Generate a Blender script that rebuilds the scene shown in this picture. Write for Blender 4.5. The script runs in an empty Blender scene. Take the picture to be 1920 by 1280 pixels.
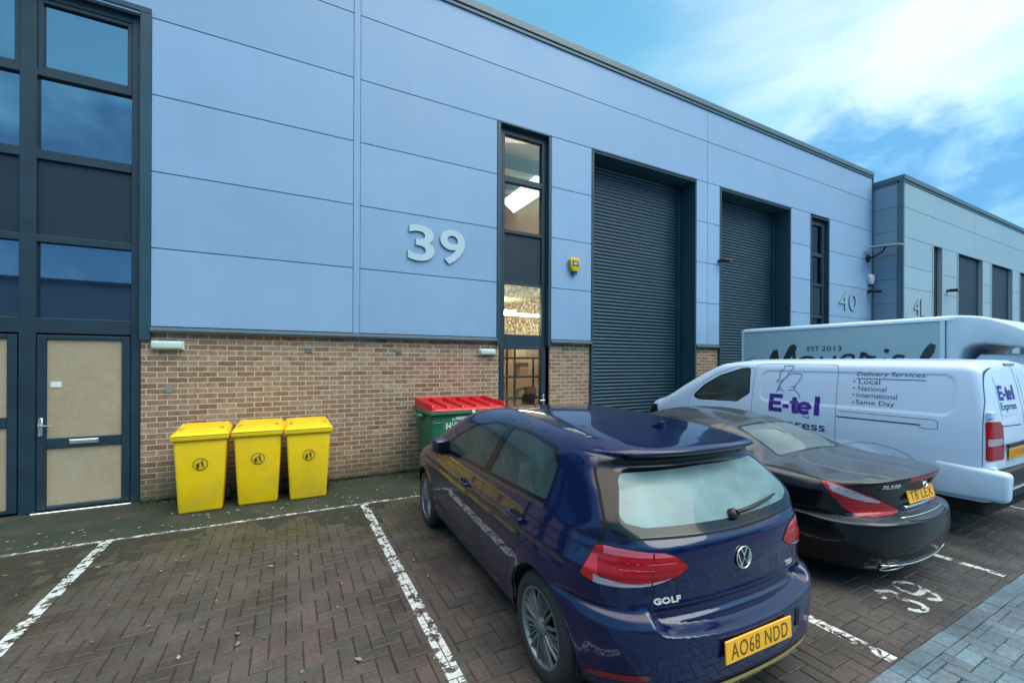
import bpy, bmesh, math, random
import numpy as np
from mathutils import Vector, Matrix, Euler
random.seed(7)
rng = np.random.default_rng(7)
SC = bpy.context.scene
COL = SC.collection
R = math.radians

# ---------------------------------------------------------------- camera
cam_d = bpy.data.cameras.new('camera')
cam = bpy.data.objects.new('camera', cam_d); COL.objects.link(cam)
SC.camera = cam
F_PX = 799.0
cam_d.sensor_width = 36.0
cam_d.lens = 36.0 * F_PX / 1920.0
cam_d.shift_x = 0.0
cam_d.shift_y = (677.0 - 640.0) / 1920.0
cam_d.clip_start = 0.05; cam_d.clip_end = 3000
YAW = 27.8
cam.matrix_world = (Matrix.Translation((0, 0, 1.89)) @ Matrix.Rotation(R(-YAW), 4, 'Z')
                    @ Matrix.Rotation(R(90), 4, 'X') @ Matrix.Rotation(R(0.25), 4, 'Z'))

# ---------------------------------------------------------------- sky, sun, exposure
SUN_EL, SUN_AZ = 46.0, 150.0     # azimuth clockwise from +Y
w = bpy.data.worlds.new("World"); SC.world = w; w.use_nodes = True
nt = w.node_tree; nt.nodes.clear()
def N(tree, typ, **kw):
    n = tree.nodes.new(typ)
    for k, v in kw.items():
        if k in ('inputs',):
            for a, b in v.items(): n.inputs[a].default_value = b
        else: setattr(n, k, v)
    return n
L = nt.links.new
sky = N(nt, 'ShaderNodeTexSky', sky_type='NISHITA'); sky.sun_disc = False
sky.sun_elevation = R(SUN_EL); sky.sun_rotation = R(SUN_AZ)
sky.air_density = 1.6; sky.dust_density = 0.6; sky.ozone_density = 3.0
tc = N(nt, 'ShaderNodeTexCoord')
sep = N(nt, 'ShaderNodeSeparateXYZ'); L(tc.outputs['Generated'], sep.inputs[0])
# clouds live on a flat layer: project the direction onto it
zc = N(nt, 'ShaderNodeMath', operation='MAXIMUM'); L(sep.outputs['Z'], zc.inputs[0]); zc.inputs[1].default_value = 0.0
za = N(nt, 'ShaderNodeMath', operation='ADD'); L(zc.outputs[0], za.inputs[0]); za.inputs[1].default_value = 0.28
dv = N(nt, 'ShaderNodeVectorMath', operation='SCALE'); L(tc.outputs['Generated'], dv.inputs[0])
iv = N(nt, 'ShaderNodeMath', operation='DIVIDE'); iv.inputs[0].default_value = 1.0; L(za.outputs[0], iv.inputs[1])
L(iv.outputs[0], dv.inputs['Scale'])
mp = N(nt, 'ShaderNodeMapping'); L(dv.outputs[0], mp.inputs[0])
mp.inputs['Location'].default_value = (3.1, 1.7, 0.0); mp.inputs['Rotation'].default_value = (0, 0, R(35)); mp.inputs['Scale'].default_value = (1.0, 1.0, 0.6)
nz = N(nt, 'ShaderNodeTexNoise'); nz.inputs['Scale'].default_value = 1.25; nz.inputs['Detail'].default_value = 7; nz.inputs['Roughness'].default_value = 0.52; nz.inputs['Distortion'].default_value = 0.35
L(mp.outputs[0], nz.inputs['Vector'])
# thin bright veil, denser towards +X (east)
gx = N(nt, 'ShaderNodeMath', operation='MULTIPLY_ADD'); L(sep.outputs['X'], gx.inputs[0]); gx.inputs[1].default_value = 0.55; gx.inputs[2].default_value = -0.36
ad = N(nt, 'ShaderNodeMath', operation='ADD'); L(nz.outputs['Fac'], ad.inputs[0]); L(gx.outputs[0], ad.inputs[1])
cr = N(nt, 'ShaderNodeMapRange', interpolation_type='SMOOTHSTEP'); L(ad.outputs[0], cr.inputs['Value'])
cr.inputs['From Min'].default_value = 0.36; cr.inputs['From Max'].default_value = 0.70
bl = N(nt, 'ShaderNodeMixRGB'); bl.blend_type = 'MULTIPLY'; bl.inputs['Fac'].default_value = 1.0
L(sky.outputs['Color'], bl.inputs[1]); bl.inputs[2].default_value = (0.90, 1.52, 1.42, 1)
# extra-bright veil overhead, added out of view to light the yard
zr_ = N(nt, 'ShaderNodeMapRange', interpolation_type='SMOOTHSTEP'); L(sep.outputs['Z'], zr_.inputs['Value']); zr_.inputs['From Min'].default_value = 0.62; zr_.inputs['From Max'].default_value = 0.92
mxx = N(nt, 'ShaderNodeMath', operation='MAXIMUM'); L(cr.outputs[0], mxx.inputs[0]); L(zr_.outputs[0], mxx.inputs[1])
vc_ = N(nt, 'ShaderNodeMixRGB'); L(zr_.outputs[0], vc_.inputs['Fac']); vc_.inputs[1].default_value = (6.5, 7.4, 7.9, 1); vc_.inputs[2].default_value = (24.0, 22.0, 20.0, 1)
mx = N(nt, 'ShaderNodeMixRGB'); L(mxx.outputs[0], mx.inputs['Fac']); L(bl.outputs[0], mx.inputs[1])
L(vc_.outputs[0], mx.inputs[2])
# heavier blue-grey cloud bank, only low over the horizon
mp2 = N(nt, 'ShaderNodeMapping'); L(tc.outputs['Generated'], mp2.inputs[0]); mp2.inputs['Location'].default_value = (0.4, 0.9, 0.2); mp2.inputs['Scale'].default_value = (1, 1, 1.6)
nz2 = N(nt, 'ShaderNodeTexNoise'); nz2.inputs['Scale'].default_value = 3.4; nz2.inputs['Detail'].default_value = 8; nz2.inputs['Roughness'].default_value = 0.55; nz2.inputs['Distortion'].default_value = 0.2
L(mp2.outputs[0], nz2.inputs['Vector'])
hz = N(nt, 'ShaderNodeMath', operation='MULTIPLY_ADD'); L(sep.outputs['Z'], hz.inputs[0]); hz.inputs[1].default_value = -1.35; hz.inputs[2].default_value = 0.585
ad2 = N(nt, 'ShaderNodeMath', operation='ADD'); L(nz2.outputs['Fac'], ad2.inputs[0]); L(hz.outputs[0], ad2.inputs[1])
cr2 = N(nt, 'ShaderNodeMapRange', interpolation_type='SMOOTHSTEP'); L(ad2.outputs[0], cr2.inputs['Value'])
cr2.inputs['From Min'].default_value = 0.49; cr2.inputs['From Max'].default_value = 0.66
nz3 = N(nt, 'ShaderNodeTexNoise'); nz3.inputs['Scale'].default_value = 9.0; nz3.inputs['Detail'].default_value = 8; nz3.inputs['Roughness'].default_value = 0.6; nz3.inputs['Distortion'].default_value = 0.5
L(mp2.outputs[0], nz3.inputs['Vector'])
cr3 = N(nt, 'ShaderNodeMapRange', interpolation_type='SMOOTHSTEP'); L(nz3.outputs['Fac'], cr3.inputs['Value']); cr3.inputs['From Min'].default_value = 0.42; cr3.inputs['From Max'].default_value = 0.72
bk = N(nt, 'ShaderNodeMixRGB'); L(cr3.outputs[0], bk.inputs['Fac']); bk.inputs[1].default_value = (1.1, 3.1, 5.5, 1); bk.inputs[2].default_value = (2.4, 4.6, 6.6, 1)
mx2 = N(nt, 'ShaderNodeMixRGB'); L(cr2.outputs[0], mx2.inputs['Fac']); L(mx.outputs[0], mx2.inputs[1])
L(bk.outputs[0], mx2.inputs[2])
bg = N(nt, 'ShaderNodeBackground'); L(mx2.outputs[0], bg.inputs['Color']); bg.inputs['Strength'].default_value = 0.075
wo = N(nt, 'ShaderNodeOutputWorld'); L(bg.outputs[0], wo.inputs['Surface'])

sd_ = bpy.data.lights.new('sun', 'SUN'); sun = bpy.data.objects.new('sun', sd_); COL.objects.link(sun)
sd_.energy = 0.8; sd_.angle = R(38); sd_.color = (1.0, 0.93, 0.82)
az, el = R(SUN_AZ), R(SUN_EL)
sdir = Vector((math.sin(az) * math.cos(el), math.cos(az) * math.cos(el), math.sin(el)))
sun.rotation_euler = sdir.to_track_quat('Z', 'Y').to_euler()

SC.view_settings.view_transform = 'Standard'; SC.view_settings.look = 'None'
SC.view_settings.exposure = 1.15; SC.view_settings.gamma = 1.0
SC.cycles.max_bounces = 8; SC.cycles.transparent_max_bounces = 16
# ================================================================ helpers
def tag(o, label=None, cat=None, group=None, kind=None):
    if label: o['label'] = label
    if cat: o['category'] = cat
    if group: o['group'] = group
    if kind: o['kind'] = kind
    return o

def empty(name, loc=(0, 0, 0), rz=0.0, label=None, cat=None, group=None):
    o = bpy.data.objects.new(name, None); COL.objects.link(o)
    o.empty_display_size = 0.1; o.location = loc; o.rotation_euler = (0, 0, rz)
    return tag(o, label, cat, group)

def link(name, me, mat, parent=None, smooth=False):
    o = bpy.data.objects.new(name, me); COL.objects.link(o)
    if parent is not None: o.parent = parent
    if mat is not None:
        for m in (mat if isinstance(mat, (list, tuple)) else [mat]): me.materials.append(m)
    if smooth: me.polygons.foreach_set('use_smooth', [True] * len(me.polygons))
    return o

def mesh_from(name, V, Fc):
    me = bpy.data.meshes.new(name); me.from_pydata([tuple(map(float, v)) for v in V], [], [tuple(int(i) for i in f) for f in Fc]); me.update()
    return me

class MB:
    """collects boxes, prisms, tubes and lathes into ONE mesh"""
    def __init__(s): s.bm = bmesh.new(); s.mi = 0
    def _add(s, V, Fc, M=None, mi=None):
        vs = [s.bm.verts.new((M @ Vector(v)) if M else Vector(v)) for v in V]
        out = []
        for f in Fc:
            try: g = s.bm.faces.new([vs[i] for i in f]); g.material_index = s.mi if mi is None else mi; out.append(g)
            except ValueError: pass
        return vs, out
    def box(s, x0, x1, y0, y1, z0, z1, b=0.0, M=None, seg=1):
        V = [(x0, y0, z0), (x1, y0, z0), (x1, y1, z0), (x0, y1, z0), (x0, y0, z1), (x1, y0, z1), (x1, y1, z1), (x0, y1, z1)]
        Fc = [(0, 3, 2, 1), (4, 5, 6, 7), (0, 1, 5, 4), (1, 2, 6, 5), (2, 3, 7, 6), (3, 0, 4, 7)]
        vs, fs = s._add(V, Fc, M)
        if b > 0:
            es = list({e for f in fs for e in f.edges})
            bmesh.ops.bevel(s.bm, geom=es, offset=b, segments=seg, affect='EDGES', profile=0.5)
        return s
    def hexa(s, bot, top, b=0.0, seg=2):
        """bot and top: four xyz corners each, counter-clockwise from above"""
        V = list(bot) + list(top)
        Fc = [(0, 3, 2, 1), (4, 5, 6, 7), (0, 1, 5, 4), (1, 2, 6, 5), (2, 3, 7, 6), (3, 0, 4, 7)]
        vs, fs = s._add(V, Fc)
        if b > 0:
            es = list({e for f in fs for e in f.edges})
            bmesh.ops.bevel(s.bm, geom=es, offset=b, segments=seg, affect='EDGES', profile=0.5)
        return s
    def prism(s, pts, a0, a1, axis='x', b=0.0, seg=1):
        """pts: 2-D outline in the two other axes (x: (y,z), y: (x,z), z: (x,y))"""
        def P(p, a):
            return {'x': (a, p[0], p[1]), 'y': (p[0], a, p[1]), 'z': (p[0], p[1], a)}[axis]
        n = len(pts)
        V = [P(p, a0) for p in pts] + [P(p, a1) for p in pts]
        Fc = [tuple(range(n))[::-1], tuple(range(n, 2 * n))] + [(i, (i + 1) % n, n + (i + 1) % n, n + i) for i in range(n)]
        vs, fs = s._add(V, Fc)
        bmesh.ops.recalc_face_normals(s.bm, faces=fs)
        if b > 0:
            es = list({e for f in fs[:2] for e in f.edges})
            bmesh.ops.bevel(s.bm, geom=es, offset=b, segments=seg, affect='EDGES', profile=0.5)
        return s
    def tube(s, pts, r, n=8, cap=True):
        pts = [Vector(p) for p in pts]; rings = []
        rr = r if isinstance(r, (list, tuple)) else [r] * len(pts)
        up = None
        for i, p in enumerate(pts):
            t = (pts[min(i + 1, len(pts) - 1)] - pts[max(i - 1, 0)]).normalized()
            if up is None or abs(up.dot(t)) > 0.95:
                up = Vector((0, 0, 1)) if abs(t.z) < 0.9 else Vector((1, 0, 0))
            a = t.cross(up).normalized(); bb = a.cross(t).normalized()
            rings.append([s.bm.verts.new(p + (a * math.cos(2 * math.pi * k / n) + bb * math.sin(2 * math.pi * k / n)) * rr[i]) for k in range(n)])
        for i in range(len(rings) - 1):
            for k in range(n):
                f = s.bm.faces.new((rings[i][k], rings[i][(k + 1) % n], rings[i + 1][(k + 1) % n], rings[i + 1][k])); f.smooth = True; f.material_index = s.mi
        if cap:
            for rg, fl in ((rings[0], 1), (rings[-1], 0)):
                f = s.bm.faces.new(rg[::-1] if fl else rg); f.material_index = s.mi
        return s
    def lathe(s, prof, M, n=32, close=False):
        """prof: (r, h) pairs turned round the local Z axis, placed by M"""
        rings = []
        for (r, h) in prof:
            rings.append([s.bm.verts.new(M @ Vector((r * math.cos(2 * math.pi * k / n), r * math.sin(2 * math.pi * k / n), h))) for k in range(n)])
        m = len(prof)
        for i in range(m if close else m - 1):
            j = (i + 1) % m
            for k in range(n):
                f = s.bm.faces.new((rings[i][k], rings[i][(k + 1) % n], rings[j][(k + 1) % n], rings[j][k])); f.smooth = True; f.material_index = s.mi
        return s
    def arr(s, V, Fc, M=None): s._add(V, Fc, M); return s
    def build(s, name, mat, parent=None, smooth=False, autosmooth=None):
        bmesh.ops.recalc_face_normals(s.bm, faces=s.bm.faces)
        me = bpy.data.meshes.new(name); s.bm.to_mesh(me); s.bm.free()
        o = link(name, me, mat, parent)
        if smooth or autosmooth:
            me.polygons.foreach_set('use_smooth', [True] * len(me.polygons))
            if autosmooth: me.set_sharp_from_angle(angle=R(autosmooth))
        return o

def text_arrays(body, size=1.0, bold=0.0, shear=0.0, extrude=0.0, align='LEFT', spacing=1.0, res=4):
    cu = bpy.data.curves.new('t', 'FONT'); cu.body = body; cu.size = size; cu.offset = bold; cu.shear = shear
    cu.extrude = extrude; cu.align_x = align; cu.align_y = 'BOTTOM_BASELINE'; cu.space_character = spacing; cu.resolution_u = res
    ob = bpy.data.objects.new('t', cu); COL.objects.link(ob)
    dg = bpy.context.evaluated_depsgraph_get(); me = ob.evaluated_get(dg).to_mesh()
    V = np.array([v.co[:] for v in me.vertices]).reshape(-1, 3); Fc = [tuple(p.vertices) for p in me.polygons]
    bpy.data.objects.remove(ob); bpy.data.curves.remove(cu)
    return V, Fc

def fit_text(body, w, h, **kw):
    """text arrays scaled so that its box is w wide and h high, lower left corner at 0,0"""
    V, Fc = text_arrays(body, 1.0, **kw)
    mn, mxx = V.min(0), V.max(0)
    V[:, 0] = (V[:, 0] - mn[0]) * (w / max(mxx[0] - mn[0], 1e-6)); V[:, 1] = (V[:, 1] - mn[1]) * (h / max(mxx[1] - mn[1], 1e-6))
    return V, Fc

def ribbon2d(pts, wd, closed=False):
    """flat stroke of varying width along 2-D points -> verts (n,2), faces"""
    P = np.array(pts, float); n = len(P); V = []; Fc = []
    ww = wd if isinstance(wd, (list, tuple)) else [wd] * n
    for i in range(n):
        a = P[(i - 1) % n] if (closed or i > 0) else P[i]; b = P[(i + 1) % n] if (closed or i < n - 1) else P[i]
        t = b - a; t /= (np.linalg.norm(t) + 1e-9); nn = np.array([-t[1], t[0]])
        V += [P[i] + nn * ww[i] / 2, P[i] - nn * ww[i] / 2]
    for i in range(n if closed else n - 1):
        j = (i + 1) % n; Fc.append((2 * i, 2 * i + 1, 2 * j + 1, 2 * j))
    return np.array(V), Fc

def ring2d(cx, cy, rx, ry, t, n=40):
    V = []; Fc = []
    for i in range(n):
        a = 2 * math.pi * i / n; V += [(cx + rx * math.cos(a), cy + ry * math.sin(a)), (cx + (rx - t) * math.cos(a), cy + (ry - t) * math.sin(a))]
    for i in range(n):
        j = (i + 1) % n; Fc.append((2 * i, 2 * i + 1, 2 * j + 1, 2 * j))
    return np.array(V), Fc

# ---------------------------------------------------------------- materials
def mat(name, col, rough=0.6, metal=0.0, spec=0.5, coat=0.0, var=0.0, vscale=3.0, bump=0.0, bscale=200.0, emis=None, estr=0.0, detail=4, rvar=0.0):
    m = bpy.data.materials.new(name); m.use_nodes = True; t = m.node_tree; b = t.nodes['Principled BSDF']
    b.inputs['Base Color'].default_value = (*col, 1); b.inputs['Roughness'].default_value = rough; b.inputs['Metallic'].default_value = metal
    b.inputs['Specular IOR Level'].default_value = spec; b.inputs['Coat Weight'].default_value = coat; b.inputs['Coat Roughness'].default_value = 0.04
    if emis: b.inputs['Emission Color'].default_value = (*emis, 1); b.inputs['Emission Strength'].default_value = estr
    tc = t.nodes.new('ShaderNodeTexCoord')
    if var > 0 or rvar > 0:
        n = t.nodes.new('ShaderNodeTexNoise'); n.inputs['Scale'].default_value = vscale; n.inputs['Detail'].default_value = detail; n.inputs['Roughness'].default_value = 0.6
        t.links.new(tc.outputs['Object'], n.inputs['Vector'])
        if var > 0:
            r = t.nodes.new('ShaderNodeMapRange'); r.inputs['From Min'].default_value = 0.3; r.inputs['From Max'].default_value = 0.7
            r.inputs['To Min'].default_value = 1 - var; r.inputs['To Max'].default_value = 1 + var; t.links.new(n.outputs['Fac'], r.inputs['Value'])
            v = t.nodes.new('ShaderNodeVectorMath'); v.operation = 'SCALE'; v.inputs[0].default_value = col; t.links.new(r.outputs[0], v.inputs['Scale'])
            t.links.new(v.outputs[0], b.inputs['Base Color'])
        if rvar > 0:
            r = t.nodes.new('ShaderNodeMapRange'); r.inputs['From Min'].default_value = 0.3; r.inputs['From Max'].default_value = 0.7
            r.inputs['To Min'].default_value = max(rough - rvar, 0.01); r.inputs['To Max'].default_value = rough + rvar; t.links.new(n.outputs['Fac'], r.inputs['Value'])
            t.links.new(r.outputs[0], b.inputs['Roughness'])
    if bump > 0:
        n2 = t.nodes.new('ShaderNodeTexNoise'); n2.inputs['Scale'].default_value = bscale; n2.inputs['Detail'].default_value = 3
        t.links.new(tc.outputs['Object'], n2.inputs['Vector'])
        bp = t.nodes.new('ShaderNodeBump'); bp.inputs['Strength'].default_value = bump; bp.inputs['Distance'].default_value = 0.01
        t.links.new(n2.outputs['Fac'], bp.inputs['Height']); t.links.new(bp.outputs[0], b.inputs['Normal'])
    return m

def glass_mat(name, tint=(0.35, 0.45, 0.45), refl=1.0, ior=1.5, dirt_or_haze=0.0, haze_col=(0.4, 0.5, 0.5), dscale=5.0):
    """thin window sheet: tinted see-through + Fresnel mirror (+ patchy mist or painted haze)"""
    m = bpy.data.materials.new(name); m.use_nodes = True; t = m.node_tree; t.nodes.clear()
    tr = t.nodes.new('ShaderNodeBsdfTransparent'); tr.inputs['Color'].default_value = (*tint, 1)
    gl = t.nodes.new('ShaderNodeBsdfGlossy'); gl.inputs['Roughness'].default_value = 0.02; gl.inputs['Color'].default_value = (*refl, 1) if isinstance(refl, tuple) else (refl, refl, refl, 1)
    fr = t.nodes.new('ShaderNodeFresnel'); fr.inputs['IOR'].default_value = ior
    mx = t.nodes.new('ShaderNodeMixShader'); t.links.new(fr.outputs[0], mx.inputs[0]); t.links.new(tr.outputs[0], mx.inputs[1]); t.links.new(gl.outputs[0], mx.inputs[2])
    out = t.nodes.new('ShaderNodeOutputMaterial'); last = mx
    if dirt_or_haze > 0:
        tc = t.nodes.new('ShaderNodeTexCoord'); n = t.nodes.new('ShaderNodeTexNoise'); n.inputs['Scale'].default_value = dscale; n.inputs['Detail'].default_value = 6
        t.links.new(tc.outputs['Object'], n.inputs['Vector'])
        r = t.nodes.new('ShaderNodeMapRange'); r.inputs['From Min'].default_value = 0.3; r.inputs['From Max'].default_value = 0.7
        r.inputs['To Min'].default_value = dirt_or_haze * 0.62; r.inputs['To Max'].default_value = min(dirt_or_haze * 1.25, 1.0); t.links.new(n.outputs['Fac'], r.inputs['Value'])
        d = t.nodes.new('ShaderNodeBsdfPrincipled'); d.inputs['Base Color'].default_value = (*haze_col, 1); d.inputs['Roughness'].default_value = 0.45; d.inputs['Coat Weight'].default_value = 0.3; d.inputs['Coat Roughness'].default_value = 0.25
        m2 = t.nodes.new('ShaderNodeMixShader'); t.links.new(r.outputs[0], m2.inputs[0]); t.links.new(mx.outputs[0], m2.inputs[1]); t.links.new(d.outputs[0], m2.inputs[2]); last = m2
    t.links.new(last.outputs[0], out.inputs['Surface'])
    return m

def wet_glass(name, tint, ior, scale=52.0, lo=0.53, hi=0.62):
    """window sheet with run-down droplets that glow when lit from behind"""
    m = glass_mat(name, tint, 0.9, ior); t = m.node_tree; K = t.links.new; out = [n for n in t.nodes if n.type == 'OUTPUT_MATERIAL'][0]; src = out.inputs['Surface'].links[0].from_socket
    tc = t.nodes.new('ShaderNodeTexCoord'); mp_ = t.nodes.new('ShaderNodeMapping'); mp_.inputs['Scale'].default_value = (1, 1, 0.45); K(tc.outputs['Object'], mp_.inputs[0])
    n = t.nodes.new('ShaderNodeTexNoise'); n.inputs['Scale'].default_value = scale; n.inputs['Detail'].default_value = 3; n.inputs['Distortion'].default_value = 1.0; K(mp_.outputs[0], n.inputs['Vector'])
    r = t.nodes.new('ShaderNodeMapRange'); r.inputs['From Min'].default_value = lo; r.inputs['From Max'].default_value = hi; r.inputs['To Max'].default_value = 0.42; K(n.outputs['Fac'], r.inputs['Value'])
    tl = t.nodes.new('ShaderNodeBsdfTranslucent'); tl.inputs['Color'].default_value = (0.95, 0.92, 0.8, 1)
    mx_ = t.nodes.new('ShaderNodeMixShader'); K(r.outputs[0], mx_.inputs[0]); K(src, mx_.inputs[1]); K(tl.outputs[0], mx_.inputs[2]); K(mx_.outputs[0], out.inputs['Surface']); return m

def world_grime(m, col, amt, scale=3.0, zfade=None):
    """blotchy stain on top of a material, in world position so that copies differ"""
    t = m.node_tree; b = t.nodes['Principled BSDF']; K = t.links.new; inp = b.inputs['Base Color']
    ge = t.nodes.new('ShaderNodeNewGeometry'); n = t.nodes.new('ShaderNodeTexNoise'); n.inputs['Scale'].default_value = scale; n.inputs['Detail'].default_value = 8; n.inputs['Roughness'].default_value = 0.7; K(ge.outputs['Position'], n.inputs['Vector'])
    r = t.nodes.new('ShaderNodeMapRange'); r.inputs['From Min'].default_value = 0.42; r.inputs['From Max'].default_value = 0.75; r.inputs['To Max'].default_value = amt; K(n.outputs['Fac'], r.inputs['Value']); fac = r.outputs[0]
    if zfade:
        s = t.nodes.new('ShaderNodeSeparateXYZ'); K(ge.outputs['Position'], s.inputs[0]); q = t.nodes.new('ShaderNodeMapRange'); q.inputs['From Min'].default_value = zfade[0]; q.inputs['From Max'].default_value = zfade[1]; q.inputs['To Min'].default_value = 1.0; q.inputs['To Max'].default_value = 0.25; K(s.outputs['Z'], q.inputs['Value'])
        mu = t.nodes.new('ShaderNodeMath'); mu.operation = 'MULTIPLY'; K(fac, mu.inputs[0]); K(q.outputs[0], mu.inputs[1]); fac = mu.outputs[0]
    mx_ = t.nodes.new('ShaderNodeMixRGB'); K(fac, mx_.inputs['Fac'])
    if inp.links: K(inp.links[0].from_socket, mx_.inputs[1])
    else: mx_.inputs[1].default_value = inp.default_value[:]
    mx_.inputs[2].default_value = (*col, 1); K(mx_.outputs[0], inp); return m
# ================================================================ materials of the place
def brick_mat():
    m = bpy.data.materials.new('brickwork'); m.use_nodes = True; t = m.node_tree; b = t.nodes['Principled BSDF']; K = t.links.new
    tc = t.nodes.new('ShaderNodeTexCoord'); s = t.nodes.new('ShaderNodeSeparateXYZ'); K(tc.outputs['Object'], s.inputs[0])
    a = t.nodes.new('ShaderNodeMath'); a.operation = 'ADD'; K(s.outputs['X'], a.inputs[0]); K(s.outputs['Y'], a.inputs[1])
    c = t.nodes.new('ShaderNodeCombineXYZ'); K(a.outputs[0], c.inputs['X']); K(s.outputs['Z'], c.inputs['Y'])
    # ragged edges
    nzz = t.nodes.new('ShaderNodeTexNoise'); nzz.inputs['Scale'].default_value = 25; K(c.outputs[0], nzz.inputs['Vector'])
    dsp = t.nodes.new('ShaderNodeMixRGB'); dsp.blend_type = 'LINEAR_LIGHT'; dsp.inputs['Fac'].default_value = 0.006; K(c.outputs[0], dsp.inputs[1]); K(nzz.outputs['Color'], dsp.inputs[2])
    bt = t.nodes.new('ShaderNodeTexBrick'); bt.offset = 0.5; bt.inputs['Scale'].default_value = 1.0
    bt.inputs['Brick Width'].default_value = 0.225; bt.inputs['Row Height'].default_value = 0.075; bt.inputs['Mortar Size'].default_value = 0.0062; bt.inputs['Mortar Smooth'].default_value = 0.25; bt.inputs['Bias'].default_value = 0.0
    bt.inputs['Color1'].default_value = (0, 0, 0, 1); bt.inputs['Color2'].default_value = (1, 1, 1, 1); bt.inputs['Mortar'].default_value = (0.5, 0.5, 0.5, 1)
    K(dsp.outputs[0], bt.inputs['Vector'])
    r = t.nodes.new('ShaderNodeValToRGB'); K(bt.outputs['Color'], r.inputs['Fac']); e = r.color_ramp.elements
    e[0].position = 0.0; e[0].color = (0.19, 0.105, 0.062, 1); e[1].position = 1.0; e[1].color = (0.38, 0.255, 0.16, 1)
    for p, col in ((0.2, (0.285, 0.165, 0.096, 1)), (0.45, (0.235, 0.14, 0.088, 1)), (0.6, (0.33, 0.205, 0.13, 1)), (0.8, (0.285, 0.19, 0.125, 1))):
        q = e.new(p); q.color = col
    n = t.nodes.new('ShaderNodeTexNoise'); n.inputs['Scale'].default_value = 14; n.inputs['Detail'].default_value = 6; K(tc.outputs['Object'], n.inputs['Vector'])
    n2 = t.nodes.new('ShaderNodeTexNoise'); n2.inputs['Scale'].default_value = 1.3; n2.inputs['Detail'].default_value = 5; K(tc.outputs['Object'], n2.inputs['Vector'])
    mr = t.nodes.new('ShaderNodeMapRange'); mr.inputs['From Min'].default_value = 0.3; mr.inputs['From Max'].default_value = 0.7; mr.inputs['To Min'].default_value = 0.72; mr.inputs['To Max'].default_value = 1.28; K(n.outputs['Fac'], mr.inputs['Value'])
    sc = t.nodes.new('ShaderNodeVectorMath'); sc.operation = 'SCALE'; K(r.outputs['Color'], sc.inputs[0]); K(mr.outputs[0], sc.inputs['Scale'])
    mo = t.nodes.new('ShaderNodeMixRGB'); K(bt.outputs['Fac'], mo.inputs['Fac']); K(sc.outputs[0], mo.inputs[1]); mo.inputs[2].default_value = (0.62, 0.55, 0.44, 1)
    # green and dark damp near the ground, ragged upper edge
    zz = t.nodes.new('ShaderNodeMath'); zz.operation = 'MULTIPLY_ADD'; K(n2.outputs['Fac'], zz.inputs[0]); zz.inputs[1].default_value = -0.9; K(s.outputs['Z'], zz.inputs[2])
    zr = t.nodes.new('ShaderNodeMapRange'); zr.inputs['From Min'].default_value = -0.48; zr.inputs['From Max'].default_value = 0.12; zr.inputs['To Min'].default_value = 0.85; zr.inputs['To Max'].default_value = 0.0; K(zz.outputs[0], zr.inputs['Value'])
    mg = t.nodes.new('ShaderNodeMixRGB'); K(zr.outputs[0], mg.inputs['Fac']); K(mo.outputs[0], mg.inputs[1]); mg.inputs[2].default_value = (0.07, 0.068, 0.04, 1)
    K(mg.outputs[0], b.inputs['Base Color']); b.inputs['Roughness'].default_value = 0.85
    bp = t.nodes.new('ShaderNodeBump'); bp.inputs['Distance'].default_value = 0.006; bp.inputs['Strength'].default_value = 0.9; bp.invert = True; K(bt.outputs['Fac'], bp.inputs['Height'])
    bp2 = t.nodes.new('ShaderNodeBump'); bp2.inputs['Distance'].default_value = 0.003; bp2.inputs['Strength'].default_value = 0.6; K(n.outputs['Fac'], bp2.inputs['Height']); K(bp.outputs[0], bp2.inputs['Normal'])
    K(bp2.outputs[0], b.inputs['Normal']); return m

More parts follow.
